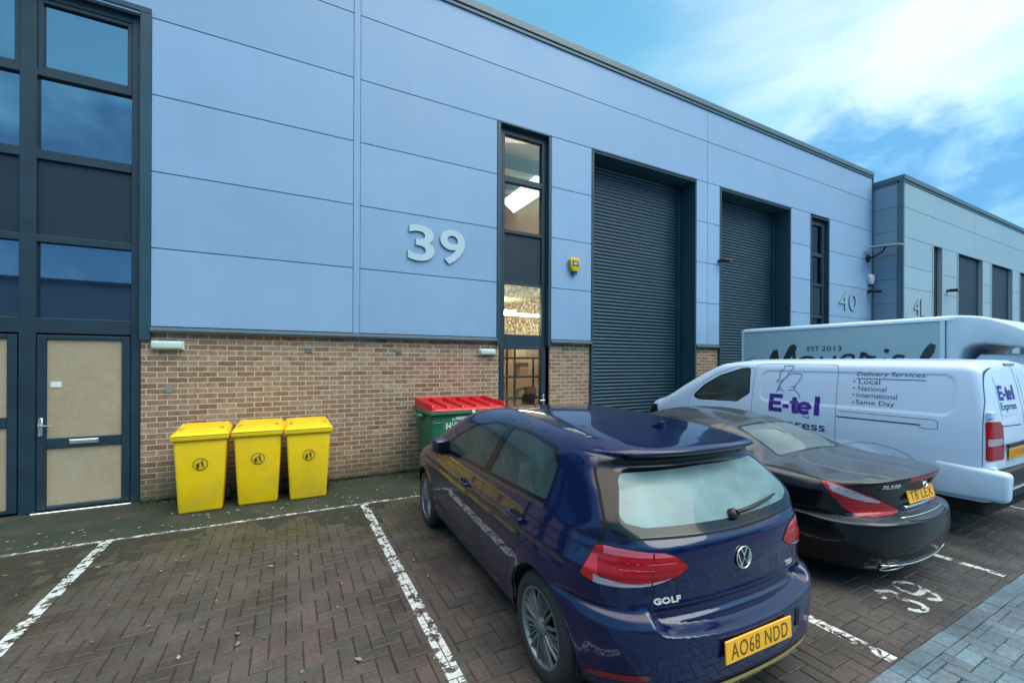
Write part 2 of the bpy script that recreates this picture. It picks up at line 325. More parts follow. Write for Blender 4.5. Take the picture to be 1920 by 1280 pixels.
def metal_sheet(name, col, rough, var):
    """coated cladding sheet: faint micro ribs and oil-canning"""
    m = mat(name, col, rough, 0.0, 0.5, var=var, vscale=0.7, rvar=0.08); t = m.node_tree; b = t.nodes['Principled BSDF']; K = t.links.new
    tc = t.nodes.new('ShaderNodeTexCoord'); w = t.nodes.new('ShaderNodeTexWave'); w.bands_direction = 'Z'; w.inputs['Scale'].default_value = 6.3; K(tc.outputs['Object'], w.inputs['Vector'])
    bp = t.nodes.new('ShaderNodeBump'); bp.inputs['Distance'].default_value = 0.002; bp.inputs['Strength'].default_value = 0.06; K(w.outputs['Fac'], bp.inputs['Height'])
    n = t.nodes.new('ShaderNodeTexNoise'); n.inputs['Scale'].default_value = 1.1; n.inputs['Detail'].default_value = 2; K(tc.outputs['Object'], n.inputs['Vector'])
    b2 = t.nodes.new('ShaderNodeBump'); b2.inputs['Distance'].default_value = 0.02; b2.inputs['Strength'].default_value = 0.12; K(n.outputs['Fac'], b2.inputs['Height']); K(bp.outputs[0], b2.inputs['Normal'])
    K(b2.outputs[0], b.inputs['Normal'])
    # each sheet a shade of its own, and faint run-down streaks
    ge = t.nodes.new('ShaderNodeNewGeometry'); mp_ = t.nodes.new('ShaderNodeMapping'); mp_.inputs['Scale'].default_value = (5, 5, 0.35); K(tc.outputs['Object'], mp_.inputs[0])
    ns = t.nodes.new('ShaderNodeTexNoise'); ns.inputs['Scale'].default_value = 1.6; ns.inputs['Detail'].default_value = 6; K(mp_.outputs[0], ns.inputs['Vector'])
    a = t.nodes.new('ShaderNodeMath'); a.operation = 'MULTIPLY_ADD'; K(ge.outputs['Random Per Island'], a.inputs[0]); a.inputs[1].default_value = 0.07; a.inputs[2].default_value = 0.93
    a2 = t.nodes.new('ShaderNodeMath'); a2.operation = 'MULTIPLY_ADD'; K(ns.outputs['Fac'], a2.inputs[0]); a2.inputs[1].default_value = 0.09; K(a.outputs[0], a2.inputs[2])
    inp = b.inputs['Base Color']; sc = t.nodes.new('ShaderNodeVectorMath'); sc.operation = 'SCALE'; K(inp.links[0].from_socket, sc.inputs[0]); K(a2.outputs[0], sc.inputs['Scale']); K(sc.outputs[0], inp)
    return m

M_brick = brick_mat()
M_clad = metal_sheet('pale_blue_cladding', (0.24, 0.385, 0.575), 0.5, 0.05)
M_clad2 = metal_sheet('green_grey_cladding', (0.29, 0.42, 0.50), 0.42, 0.05)
M_trim = mat('dark_teal_metal', (0.018, 0.060, 0.085), 0.45, 0.0, 0.5, var=0.15, vscale=2)
M_roofedge = mat('gutter_metal', (0.06, 0.12, 0.15), 0.4, 0.0, 0.5, var=0.1)
M_frame = mat('window_frame_metal', (0.010, 0.033, 0.052), 0.5, 0.0, 0.5, var=0.2, vscale=4)
M_spandrel = mat('dark_panel', (0.012, 0.026, 0.042), 0.5, 0.0, 0.4, var=0.2, vscale=2)
M_back = mat('dark_backing', (0.02, 0.035, 0.045), 0.8)
M_board = world_grime(mat('fibreboard', (0.36, 0.29, 0.185), 0.9, var=0.08, vscale=14, bump=0.25, bscale=120), (0.46, 0.42, 0.33), 0.5, 1.7)
M_shutter = mat('shutter_metal', (0.008, 0.042, 0.066), 0.42, 0.1, 0.5, var=0.12, vscale=1.5, rvar=0.08)
M_chrome = mat('brushed_metal', (0.75, 0.78, 0.8), 0.25, 0.95)
M_white = mat('white_plastic', (0.72, 0.76, 0.76), 0.45, var=0.05)
M_black = mat('black_plastic', (0.012, 0.013, 0.015), 0.5)
M_glass = glass_mat('window_glass', (0.92, 0.91, 0.88), 0.9, 1.42)
M_glasswet = wet_glass('wet_window_glass', (0.85, 0.88, 0.84), 1.4)
M_glassdark = glass_mat('tinted_window_glass', (0.05, 0.13, 0.28), (0.62, 0.80, 1.0), 3.4, dirt_or_haze=0.07, haze_col=(0.1, 0.2, 0.35), dscale=1.5)
M_concrete = mat('concrete', (0.28, 0.27, 0.25), 0.85, var=0.15, vscale=5)

# ================================================================ the building row
YW = 7.24          # cladding face
YB = 7.285         # brick face
ZJ = [2.33, 3.375, 4.39, 5.41, 6.425, 7.46, 8.30]
unit = empty('industrial_unit', (8, 7.3, 0), 0, 'long pale blue clad unit with brick base, boarded door and two dark roller shutters', 'building')
UO = Vector((8, 7.3, 0))
def upart(mb, name, m, parent=None, **kw):
    o = mb.build(name, m, None, **kw); 
    p = parent or unit
    o.parent = p; o.location = -UO if p is unit else (0, 0, 0)
    return o
# cladding panels (one surface with shadow gaps)
mb = MB(); g = 0.006
cols = [(-1.605, 0.925), (1.035, 3.485), (4.705, 5.715), (8.99, 9.385), (9.395, 9.865), (13.035, 14.065), (15.13, 17.86)]
for (a, b) in cols:
    for k in range(4): mb.box(a, b - 0.001, YW, YW + 0.06, ZJ[k] + g, ZJ[k + 1] - g, 0.003)
top = [(-7.0, -3.62), (-3.61, 0.925), (1.035, 9.385), (9.395, 17.86)]
for (a, b) in top:
    for k in (4, 5): mb.box(a, b, YW, YW + 0.06, ZJ[k] + g, ZJ[k + 1] - g, 0.003)
mb.box(0.93, 1.03, YW - 0.004, YW + 0.06, ZJ[0], ZJ[6], 0.004)
for (a, b) in [(-7.0, -5.3)]:
    for k in range(4): mb.box(a, b, YW, YW + 0.06, ZJ[k] + g, ZJ[k + 1] - g, 0.003)
upart(mb, 'cladding', M_clad)
# structure behind: carcass with openings
mb = MB()
mb.box(-7.0, 17.85, YW + 0.061, 7.9, 6.43, 8.25)
mb.box(-7.0, -5.3, YW + 0.061, 7.9, 0, 6.43)
for (a, b) in [(-1.60, 3.48), (4.71, 5.71), (8.99, 9.86), (13.04, 14.06), (15.13, 17.85)]:
    mb.box(a, b, YW + 0.061, 7.55, 2.335, 6.43)
mb.box(-7, 17.85, 7.9, 27, 8.05, 8.15)
mb.box(-7.0, -6.9, 7.9, 27, 0, 8.05); mb.box(17.75, 17.85, 7.9, 27, 0, 8.05); mb.box(-7, 17.85, 26.9, 27, 0, 8.05)
upart(mb, 'carcass', M_back)
# bottom flashing, parapet trim, corner trims, opening reveals
mb = MB()
for (a, b) in [(-1.61, 3.49), (4.70, 5.715), (8.985, 9.865), (13.035, 14.07), (15.125, 17.86)]:
    mb = MB(); mb.prism([(YW - 0.045, 2.255), (YW - 0.045, 2.28), (YW - 0.008, 2.325), (YB + 0.05, 2.325), (YB + 0.05, 2.255)], a, b, 'x'); upart(mb, 'flashing', M_trim)
mb = MB()
mb.box(-7.0, 17.9, YW - 0.055, YW + 0.3, 8.31, 8.45, 0.008)
mb.box(-7.0, 17.9, YW - 0.03, YW - 0.002, 8.245, 8.309, 0.004)
mb.box(17.862, 17.93, YW - 0.03, YW + 0.2, 2.2, 8.309, 0.005)
upart(mb, 'roof_trim', M_roofedge)
def reveal(x0, x1, z0, z1, d, wd=0.055, proud=0.014, soffit=False):
    mb = MB(); mb.box(x0, x0 + wd, YW - proud, YW + d, z0, z1, 0.004)
    mb.box(x1 - wd, x1, YW - proud, YW + d, z0, z1, 0.004)
    mb.box(x0 - 0.002, x1 + 0.002, YW - proud - 0.004, YW + d, z1 - 0.001, z1 + 0.035, 0.004)
    if soffit: mb.box(x0 + wd - 0.001, x1 - wd + 0.001, YW + 0.002, YW + d - 0.001, z1 - 0.04, z1)
    upart(mb, 'opening_trim', M_trim)
reveal(3.488, 4.704, 2.2, 6.40, 0.2, 0.07); reveal(14.068, 15.128, 2.2, 6.33, 0.2, 0.06)
reveal(5.718, 8.985, 0, 6.40, 0.62, soffit=True); reveal(9.868, 13.032, 0, 6.38, 0.62, soffit=True)
mb = MB()
mb.box(-1.725, -1.607, YW - 0.012, YW + 0.16, 2.15, 6.50, 0.004)
mb.box(-5.3, -1.607, YW - 0.016, YW + 0.16, 6.46, 6.53, 0.004)
upart(mb, 'opening_trim', M_trim)
# brickwork
mb = MB()
for (a, b) in [(-1.715, 3.555), (4.70, 5.716), (8.985, 9.868), (13.034, 14.12), (15.08, 17.86), (-7.0, -5.3)]:
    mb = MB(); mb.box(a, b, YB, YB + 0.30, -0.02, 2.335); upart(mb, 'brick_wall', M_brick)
# air bricks and a small patch in the wall
M_vent = mat('vent_plastic', (0.20, 0.23, 0.22), 0.6)
for (x, z) in [(0.29, 2.045), (1.67, 2.035), (-1.415, 1.485)]:
    mb = MB(); wv = 0.055 if x > -1 else 0.04
    mb.box(x - wv, x + wv, YB - 0.012, YB - 0.001, z - 0.04, z + 0.04, 0.003)
    if x > -1:
        for k in range(4): mb.box(x - wv + 0.012, x + wv - 0.012, YB - 0.02, YB - 0.013, z - 0.03 + k * 0.018, z - 0.022 + k * 0.018)
    upart(mb, 'air_vent', M_vent)

# ---- curtain wall on the left (frame) with panes and dark panels
def rects_frame(mb, xs, zs, y0, y1, wm, holes=()):
    pass
YF = 7.36
mb = MB()
XM = [(-5.3, -5.18), (-4.28, -4.16), (-3.05 - 0.02, -2.72)]
xedges = [-5.24, -4.22, -3.50, -2.80, -1.78]
# vertical members
for x, wd in ((-5.24, 0.1), (-4.03, 0.09), (-2.80, 0.15), (-1.775, 0.11)):
    mb.box(x - wd / 2, x + wd / 2, YF - 0.03, YF + 0.10, 0, 6.46, 0.006)
zm = [(6.33, 6.47, 0.05), (5.37, 5.45, 0.05), (4.35, 4.47, 0.05), (3.33, 3.42, 0.05), (2.21, 2.40, 0.07)]
for a, b, d in zm: mb.box(-5.19, -1.83, YF - 0.025, YF + 0.09, a, b, 0.006)
curtain = upart(mb, 'glazed_screen', M_frame)
bays = [(-5.19, -4.075), (-3.985, -2.875), (-2.725, -1.83)]
rows = [(5.45, 6.33, 'pane'), (4.47, 5.37, 'pane'), (3.42, 4.35, 'panel'), (2.40, 3.33, 'pane')]
for (a, b) in bays:
    for (z0, z1, k) in rows:
        mb = MB()
        if k == 'pane': mb.box(a, b, YF + 0.03, YF + 0.038, z0, z1); upart(mb, 'pane', M_glassdark, curtain)
        else: mb.box(a, b, YF + 0.012, YF + 0.04, z0, z1); upart(mb, 'spandrel_panel', M_spandrel, curtain)
# opening-casement beads on the top row
mb = MB()
for (a, b) in bays:
    for (z0, z1) in ((5.45, 6.33),):
        for q in ((a, a + 0.05, z0, z1), (b - 0.05, b, z0, z1), (a + 0.05, b - 0.05, z0, z0 + 0.05), (a + 0.05, b - 0.05, z1 - 0.05, z1)):
            mb.box(q[0], q[1], YF - 0.012, YF + 0.029, q[2], q[3], 0.005)
upart(mb, 'casement', M_frame, curtain)
# boarded doors under the screen: right one in view, left leaf at the photo's edge
def leaf(x0, x1, rail, handle, base=0.0):
    mb = MB(); z1 = 2.19
    for q in ((x0, x0 + 0.085, 0.03, z1), (x1 - 0.085, x1, 0.03, z1), (x0 + 0.086, x1 - 0.086, 0.03, 0.075), (x0 + 0.086, x1 - 0.086, z1 - 0.05, z1), (x0 + 0.086, x1 - 0.086, rail - 0.07, rail + 0.05)):
        mb.box(q[0], q[1], YF - 0.035, YF + 0.03, q[2], q[3], 0.006)
    d = upart(mb, 'door', M_frame)
    for (a, b) in ((0.075, rail - 0.07), (rail + 0.05, z1 - 0.05)):
        mb = MB(); mb.box(x0 + 0.08, x1 - 0.08, YF - 0.005, YF + 0.012, a - 0.004, b + 0.004); upart(mb, 'board', M_board, d)
    return d
d1 = leaf(-2.715, -1.835, 0.86, True)
mb = MB()   # lever handle on its back plate
hx = -2.675; mb.box(hx - 0.02, hx + 0.02, YF - 0.045, YF - 0.035, 0.95, 1.17, 0.008); mb.tube([(hx, YF - 0.045, 1.075), (hx, YF - 0.09, 1.075), (hx + 0.02, YF - 0.095, 1.075), (hx + 0.125, YF - 0.095, 1.07)], 0.011)
upart(mb, 'handle', M_chrome, d1, autosmooth=40)
mb = MB(); mb.box(-2.42, -2.14, YF - 0.046, YF - 0.035, 0.83, 0.885, 0.004); mb.box(-2.405, -2.155, YF - 0.052, YF - 0.0465, 0.84, 0.875, 0.004); upart(mb, 'letter_plate', M_chrome, d1)
mb = MB(); mb.box(-2.60, -2.50, YF - 0.012, YF - 0.0055, 1.54, 1.61, 0.006); upart(mb, 'notice_sticker', M_white, d1)
mb = MB(); mb.box(-2.74, -1.80, YF - 0.12, YF - 0.037, -0.012, 0.022, 0.006); upart(mb, 'threshold', M_chrome, d1)
d2 = leaf(-3.78, -2.885, 1.14, False)
mb = MB()
for q in ((-3.99, -3.785), (-5.18, -4.08)): mb.box(q[0], q[1], YF, YF + 0.05, 0, 2.2)
upart(mb, 'side_panel', M_frame, curtain)
# dim rooms behind the tinted glass
mb = MB(); mb.box(-5.2, -1.75, YF + 0.6, YF + 0.62, 0, 6.45); mb.box(-5.2, -1.75, YF + 0.12, YF + 0.6, 3.40, 3.44); mb.box(-5.2, -1.75, YF + 0.12, YF + 0.6, 4.36, 4.40)
mb.box(-1.76, -1.70, YF + 0.101, YF + 0.62, 0, 6.45); mb.box(-2.1, -1.95, YF + 0.3, YF + 0.5, 2.45, 3.0, 0.01); mb.box(-2.6, -2.3, YF + 0.35, YF + 0.5, 2.45, 2.75, 0.01)
upart(mb, 'interior', mat('dim_interior', (0.03, 0.055, 0.09), 0.9))

# ---- slim windows + glazed door of unit 39, slim window of unit 40
def slim(x0, x1, zs, y=YF, top=6.37):
    """zs: list of (z0, z1, kind)"""
    mb = MB()
    mb.box(x0 - 0.11, x0, y - 0.03, y + 0.09, 0, top, 0.006); mb.box(x1, x1 + 0.17, y - 0.03, y + 0.09, 0, top, 0.006)
    ed = [top] 
    for k, (z0, z1, kd) in enumerate(zs):
        up = zs[k - 1][0] if k else top
        mb.box(x0, x1, y - 0.025, y + 0.08, z1, up, 0.006)
    mb.box(x0, x1, y - 0.025, y + 0.08, 2.19, zs[-1][0], 0.006)
    f = upart(mb, 'window', M_frame)
    for (z0, z1, kd) in zs:
        mb = MB()
        if kd in 'gw': mb.box(x0, x1, y + 0.03, y + 0.036, z0, z1); upart(mb, 'pane', M_glasswet if kd == 'w' else M_glass, f)
        else: mb.box(x0, x1, y + 0.01, y + 0.04, z0, z1); upart(mb, 'spandrel_panel', M_spandrel, f)
    return f
slim(3.695, 4.535, [(5.475, 6.27, 'g'), (4.44, 5.36, 'g'), (3.42, 4.37, 's'), (2.41, 3.37, 'w')])
slim(14.17, 14.90, [(5.30, 6.16, 'g'), (4.35, 5.19, 'g'), (3.35, 4.27, 's'), (2.41, 3.27, 'g')], top=6.3)
def glazed_door(x0, x1):
    mb = MB(); z1 = 2.185
    for q in ((x0, x0 + 0.09, 0.03, z1), (x1 - 0.10, x1, 0.03, z1), (x0 + 0.091, x1 - 0.101, 0.03, 0.11), (x0 + 0.091, x1 - 0.101, z1 - 0.06, z1)):
        mb.box(q[0], q[1], YF - 0.035, YF + 0.03, q[2], q[3], 0.006)
    d = upart(mb, 'door', M_frame)
    mb = MB(); mb.box(x0 + 0.085, x1 - 0.095, YF - 0.004, YF + 0.004, 0.105, z1 - 0.055); upart(mb, 'pane', M_glass, d)
    hx = x1 - 0.05; mb = MB(); mb.box(hx - 0.018, hx + 0.018, YF - 0.045, YF - 0.035, 0.98, 1.22, 0.006); mb.tube([(hx, YF - 0.045, 1.11), (hx, YF - 0.09, 1.11), (hx - 0.11, YF - 0.095, 1.11)], 0.011)
    upart(mb, 'handle', M_chrome, d, autosmooth=40)
glazed_door(3.60, 4.63)
mb = MB(); mb.box(3.56, 3.599, YF - 0.03, YF + 0.06, 0, 2.188); mb.box(4.631, 4.70, YF - 0.03, YF + 0.06, 0, 2.188); upart(mb, 'door_frame', M_frame)

# ---- roller shutters
def shutter(x0, x1, z1, y):
    mb = MB(); n = 78; h = z1 / n; prof = []
    for k in range(n):
        z = k * h
        for q in range(8):
            t = q / 8; prof.append((y - 0.020 * math.sin(math.pi * min(t / 0.86, 1.0)) ** 0.7, z + t * h))
    prof.append((y, z1)); V = []; Fc = []
    for i, (yy, z) in enumerate(prof): V += [(x0, yy, z), (x1, yy, z)]
    for i in range(len(prof) - 1): Fc.append((2 * i, 2 * i + 1, 2 * i + 3, 2 * i + 2))
    mb.arr(V, Fc); s = upart(mb, 'roller_shutter', M_shutter, smooth=True)
    mb = MB(); mb.box(x0 - 0.09, x0, y - 0.06, y + 0.03, 0, z1, 0.004); mb.box(x1, x1 + 0.12, y - 0.06, y + 0.03, 0, z1, 0.004); mb.box(x0 - 0.09, x1 + 0.12, y - 0.10, y + 0.02, -0.005, 0.07, 0.004)
    upart(mb, 'guide_rail', M_shutter, s)
shutter(5.87, 8.78, 6.36, YW + 0.45); shutter(10.02, 12.83, 6.34, YW + 0.45)

# ---- lit workshop behind the slim windows
M_room = mat('workshop_wall', (0.36, 0.29, 0.20), 0.8, var=0.08)
M_card = mat('cardboard', (0.42, 0.27, 0.13), 0.85, var=0.12, vscale=6)
mb = MB(); rx0, rx1, ry1 = 3.0, 5.68, 12.0
mb.box(rx0, rx1, ry1, ry1 + 0.05, 0, 6.4); mb.box(rx0 - 0.05, rx0, 7.6, ry1, 0, 6.4); mb.box(rx1, rx1 + 0.05, 7.6, ry1, 0, 6.4); mb.box(rx0, rx1, 7.6, ry1, -0.02, 0.01)
mb.box(rx0, rx1, 7.55, ry1, 6.42, 6.46); mb.box(rx0, rx1, 8.3, ry1, 3.4, 3.55)
upart(mb, 'workshop_interior', M_room)
mb = MB(); mb.box(rx0 + 0.02, rx1 - 0.02, ry1 - 0.06, ry1 - 0.01, 3.56, 6.4); mb.box(rx0 + 0.001, rx0 + 0.02, 8.5, ry1 - 0.07, 3.56, 6.4); upart(mb, 'upper_lining', mat('tan_lining', (0.42, 0.31, 0.24), 0.8, var=0.1))
mb = MB()
M_beam = mat('steel_beam', (0.22, 0.25, 0.28), 0.6)
mb.box(rx0, rx1, 8.28, 8.299, 3.3, 3.62); upart(mb, 'floor_edge_beam', M_beam)
for k in range(4): mb = MB(); mb.box(rx0, rx1, 8.3 + k * 1.0, 8.45 + k * 1.0, 6.1, 6.4); upart(mb, 'roof_beam', M_beam)
M_sky = mat('rooflight', (0.7, 0.9, 0.95), 0.5, emis=(0.55, 0.95, 1.0), estr=0.75)
mb = MB(); mb.prism([(4.93, 8.25), (5.62, 8.25), (5.62, 10.6), (4.93, 9.95)], 6.05, 6.07, 'z'); upart(mb, 'rooflight', M_sky)
M_tube = mat('lit_tube', (1, 1, 1), 0.5, emis=(1.0, 0.88, 0.62), estr=22)
for (y, z) in ((8.1, 2.88), (9.3, 3.1), (10.8, 3.1)):
    mb = MB(); mb.box(3.35, 5.0, y, y + 0.09, z, z + 0.05, 0.01); upart(mb, 'lamp_or_fill_strip', M_tube)
mb = MB(); mb.box(3.1, 3.2, 9.0, 11.1, 4.6, 4.65, 0.01); upart(mb, 'lamp_or_fill_strip', mat('upper_fill_glow', (1, 1, 1), 0.5, emis=(1.0, 0.86, 0.66), estr=26))  # unseen glowing strip, added to brighten the upper lining
mb = MB(); mb.box(14.1, 14.62, YF + 0.12, YF + 0.14, 2.4, 6.2); upart(mb, 'pane_light_panel', mat('pane_light_pale', (0.55, 0.58, 0.55), 0.8, var=0.1))  # added pale panel; its colour stands in for light on the panes
mb = MB(); mb.box(14.0, 15.1, YF + 0.5, YF + 0.52, 0, 6.3); upart(mb, 'interior', M_back)
# things standing in the lit workshop, seen through the glazed door
M_rack = mat('rack_steel', (0.06, 0.07, 0.08), 0.5, 0.5)
rk = empty('storage_rack', (4.72, 9.0, 0), 0, 'dark steel storage rack standing inside the glazed door of unit 39', 'rack')
mb = MB()
for x in (-0.75, -0.02, 0.72):
    for y in (-0.2, 0.2): mb.box(x, x + 0.04, y, y + 0.04, 0, 2.3)
mb.build('upright', M_rack, rk)
for z in (0.5, 1.0, 1.5, 1.95):
    mb = MB(); mb.box(-0.75, 0.76, -0.24, 0.28, z, z + 0.035, 0.004); mb.build('shelf', M_rack, rk)
r2 = random.Random(3)
spots = []
for z in (0.535, 1.035, 1.535, 1.985):
    x = -0.7
    while x < 0.55:
        wx = r2.uniform(0.14, 0.30); hz = r2.uniform(0.16, 0.38)
        if r2.random() < 0.85: spots.append((4.72 + x, 9.0 + r2.uniform(-0.2, -0.1), z, wx, 0.3, hz))
        x += wx + r2.uniform(0.01, 0.08)
mcols = [M_card, mat('tan_card', (0.5, 0.36, 0.2), 0.85, var=0.1), mat('white_box_card', (0.65, 0.62, 0.55), 0.8), mat('brown_card', (0.28, 0.17, 0.09), 0.85, var=0.1)]
words_ = ['on the lowest shelf', 'on the second shelf', 'on the third shelf', 'on the top shelf']
mnames = ['brown', 'tan', 'off-white', 'dark brown']; place_ = ['leftmost', 'second from the left', 'third from the left', 'fourth from the left', 'fifth from the left', 'sixth from the left', 'last']; cnt_ = {}
for i, (x, y, z, wx, dy, hz) in enumerate(spots):
    mb = MB(); mb.box(-wx / 2, wx / 2, 0, dy, 0, hz, 0.006); mb.box(-0.025, 0.025, -0.0015, -0.0005, 0.01, hz - 0.01)
    mi_ = r2.randrange(4); sh_ = min(3, int((z - 0.4) / 0.49)); cnt_[sh_] = cnt_.get(sh_, -1) + 1; o = mb.build('cardboard_box', mcols[mi_]); o.location = (x + wx / 2, y, z + 0.001)
    tag(o, mnames[mi_] + ' box, ' + place_[min(6, cnt_[sh_])] + ' ' + words_[sh_] + ' of the workshop rack', 'box', 'boxes on the workshop rack')
ch = empty('office_chair', (4.52, 8.25, 0), R(200), 'black high-backed office chair seen through the glazed door', 'chair')
mb = MB(); mb.box(-0.24, 0.24, -0.24, 0.24, 0.46, 0.55, 0.04, seg=3); mb.build('seat', M_black, ch, smooth=True)
mb = MB(); mb.hexa([(-0.22, 0.2, 0.6), (0.22, 0.2, 0.6), (0.22, 0.27, 0.6), (-0.22, 0.27, 0.6)], [(-0.2, 0.27, 1.2), (0.2, 0.27, 1.2), (0.2, 0.33, 1.2), (-0.2, 0.33, 1.2)], 0.03, 3); mb.build('backrest', M_black, ch, smooth=True)
for s in (-1, 1):
    mb = MB(); mb.tube([(s * 0.25, 0.2, 0.5), (s * 0.31, 0.1, 0.72), (s * 0.31, -0.15, 0.74), (s * 0.27, -0.15, 0.5)], 0.015); mb.build('armrest', M_black, ch)
mb = MB(); mb.tube([(0, 0, 0.06), (0, 0, 0.47)], 0.03)
for k in range(5): a = k * 2 * math.pi / 5; mb.tube([(0, 0, 0.09), (0.3 * math.cos(a), 0.3 * math.sin(a), 0.035)], 0.022)
mb.build('base', M_black, ch)
dk = empty('workbench', (4.1, 7.95, 0), 0, 'pale topped bench cluttered with white papers inside the glazed door', 'bench')
mb = MB(); mb.box(-0.5, 0.5, -0.2, 0.14, 0.86, 0.90, 0.004); mb.build('bench_top', mat('pale_wood', (0.55, 0.45, 0.3), 0.6, var=0.1), dk)
for x in (-0.46, 0.42):
    mb = MB(); mb.box(x, x + 0.04, -0.18, 0.1, 0, 0.859); mb.build('leg', M_rack, dk)
for (x, y, a, hh, lab) in ((3.82, 7.84, 0.3, 0.16, 'tall white paper stack left on the bench behind the door glass'), (4.22, 7.88, -0.2, 0.05, 'low white paper stack on the bench behind the door glass')):
    mb = MB(); r3 = random.Random(int(hh * 100))
    for k in range(int(hh / 0.02)):
        q = r3.uniform(-0.01, 0.01); mb.box(-0.1 + q, 0.1 + q, -0.07, 0.07, k * 0.02, k * 0.02 + 0.0185)
    o = mb.build('paper_stack', M_white); o.location = (x, y, 0.901); o.rotation_euler = (0, 0, a); tag(o, lab, 'papers')

# ================================================================ neighbouring block 41
b41 = empty('industrial_unit', (17.95, 6.42, 0), 0, 'projecting grey-green clad industrial block numbered 41 at the far right end', 'building')
B0 = Vector((17.95, 6.42, 0))
def bpart(mb, name, m, parent=None, **kw):
    o = mb.build(name, m, None, **kw); p = parent or b41; o.parent = p; o.location = -B0 if p is b41 else (0, 0, 0); return o
ops = [(20.20, 21.08), (22.42, 25.05), (25.95, 28.65), (29.55, 32.2), (34.0, 36.6), (38.0, 40.6)]
H41 = 8.05; Y1 = 6.42
mb = MB(); xs = [18.02, 20.20, 21.08, 22.42, 25.05, 25.95, 28.65, 29.55, 32.2, 34.0, 36.6, 38.0, 40.6, 46.0]
for i in range(0, len(xs) - 1, 2):
    zz = [0.0, 2.33, 3.9, 5.05, 6.06]
    zz = [0.0, 2.33, 3.375, 4.39, 5.1, 6.06]
    for k in range(5): mb.box(xs[i], xs[i + 1] - 0.002, Y1, Y1 + 0.06, zz[k] + g, zz[k + 1] - g, 0.003)
for (a, b) in ((18.02, 24.2), (24.21, 27.3), (27.31, 34), (34.01, 46)):
    mb.box(a, b, Y1, Y1 + 0.06, 6.06 + g, 7.05 - g, 0.003); mb.box(a, b, Y1, Y1 + 0.06, 7.05 + g, 7.86, 0.003)
bpart(mb, 'cladding', M_clad2)
mb = MB()
for k in range(7): z0 = [2.33, 3.1, 3.9, 4.7, 5.5, 6.3, 7.1][k]; mb.box(17.935, 17.99, Y1 + 0.16, 7.22, z0 + g, z0 + 0.8 - g - (0.04 if k == 6 else 0), 0.003)
mb.box(17.935, 17.99, Y1 + 0.16, 7.22, 0, 2.33 - g)
bpart(mb, 'side_cladding', metal_sheet('side_cladding_metal', (0.16, 0.26, 0.36), 0.45, 0.05))
mb = MB(); mb.box(17.925, 18.019, Y1 - 0.01, Y1 + 0.159, 0, 7.86, 0.004); mb.box(17.90, 46, Y1 - 0.05, Y1 + 0.3, 7.94, 8.10, 0.006); mb.box(17.91, 46, Y1 - 0.02, Y1 + 0.1, 7.862, 7.939, 0.004)
mb.box(17.90, 18.2, Y1 + 0.301, 9.0, 7.94, 8.10, 0.006); mb.box(17.92, 18.0, Y1 + 0.161, 7.22, 7.862, 7.939)
bpart(mb, 'roof_trim', M_roofedge)
mb = MB(); mb.box(18.0, 46, Y1 + 0.061, Y1 + 0.5, 6.07, 7.93)
for i in range(0, len(xs) - 1, 2): mb.box(xs[i], xs[i + 1], Y1 + 0.061, Y1 + 0.5, 0, 6.07)
mb.box(18.0, 46, Y1 + 0.5, 27, 7.7, 7.8); mb.box(18.0, 46, 7.4, 7.5, 0, 7.7)
bpart(mb, 'carcass', M_back)
M_trimlight = mat('pale_metal_trim', (0.42, 0.50, 0.52), 0.35, 0.3)
for i, (a, b) in enumerate(ops):
    mb = MB(); mb.box(a, b, Y1 + 0.12, Y1 + 0.17, 0, 6.05); bpart(mb, 'window' if i == 0 else 'roller_shutter', M_spandrel)
    mb = MB(); mb.box(a, a + 0.07, Y1 - 0.02, Y1 + 0.119, 0, 6.1, 0.004); mb.box(b - 0.07, b, Y1 - 0.02, Y1 + 0.119, 0, 6.1, 0.004)
    bpart(mb, 'opening_trim', M_trimlight)

# ================================================================ a plain row of units across the yard (what the glass reflects)
op = empty('industrial_unit', (6, -26, 0), 0, 'grey unit row with dark doors across the yard, seen only as reflection', 'building')
mb = MB(); mb.box(-36, 36, -14, 0, 2.4, 7.2); mb.build('cladding', mat('far_cladding', (0.20, 0.27, 0.33), 0.6), op)
mb = MB(); mb.box(-36, 36, -14, -0.03, 0, 2.4); mb.build('brick_wall', M_brick, op)
for k in range(9):
    mb = MB(); mb.box(-34 + k * 8, -30.5 + k * 8, -0.02, 0.05, 0, 4.6); mb.build('roller_shutter', M_shutter, op)
mb = MB(); mb.box(-36.2, 36.2, -14.2, 0.15, 7.2, 7.45); mb.build('roof_trim', M_trim, op)
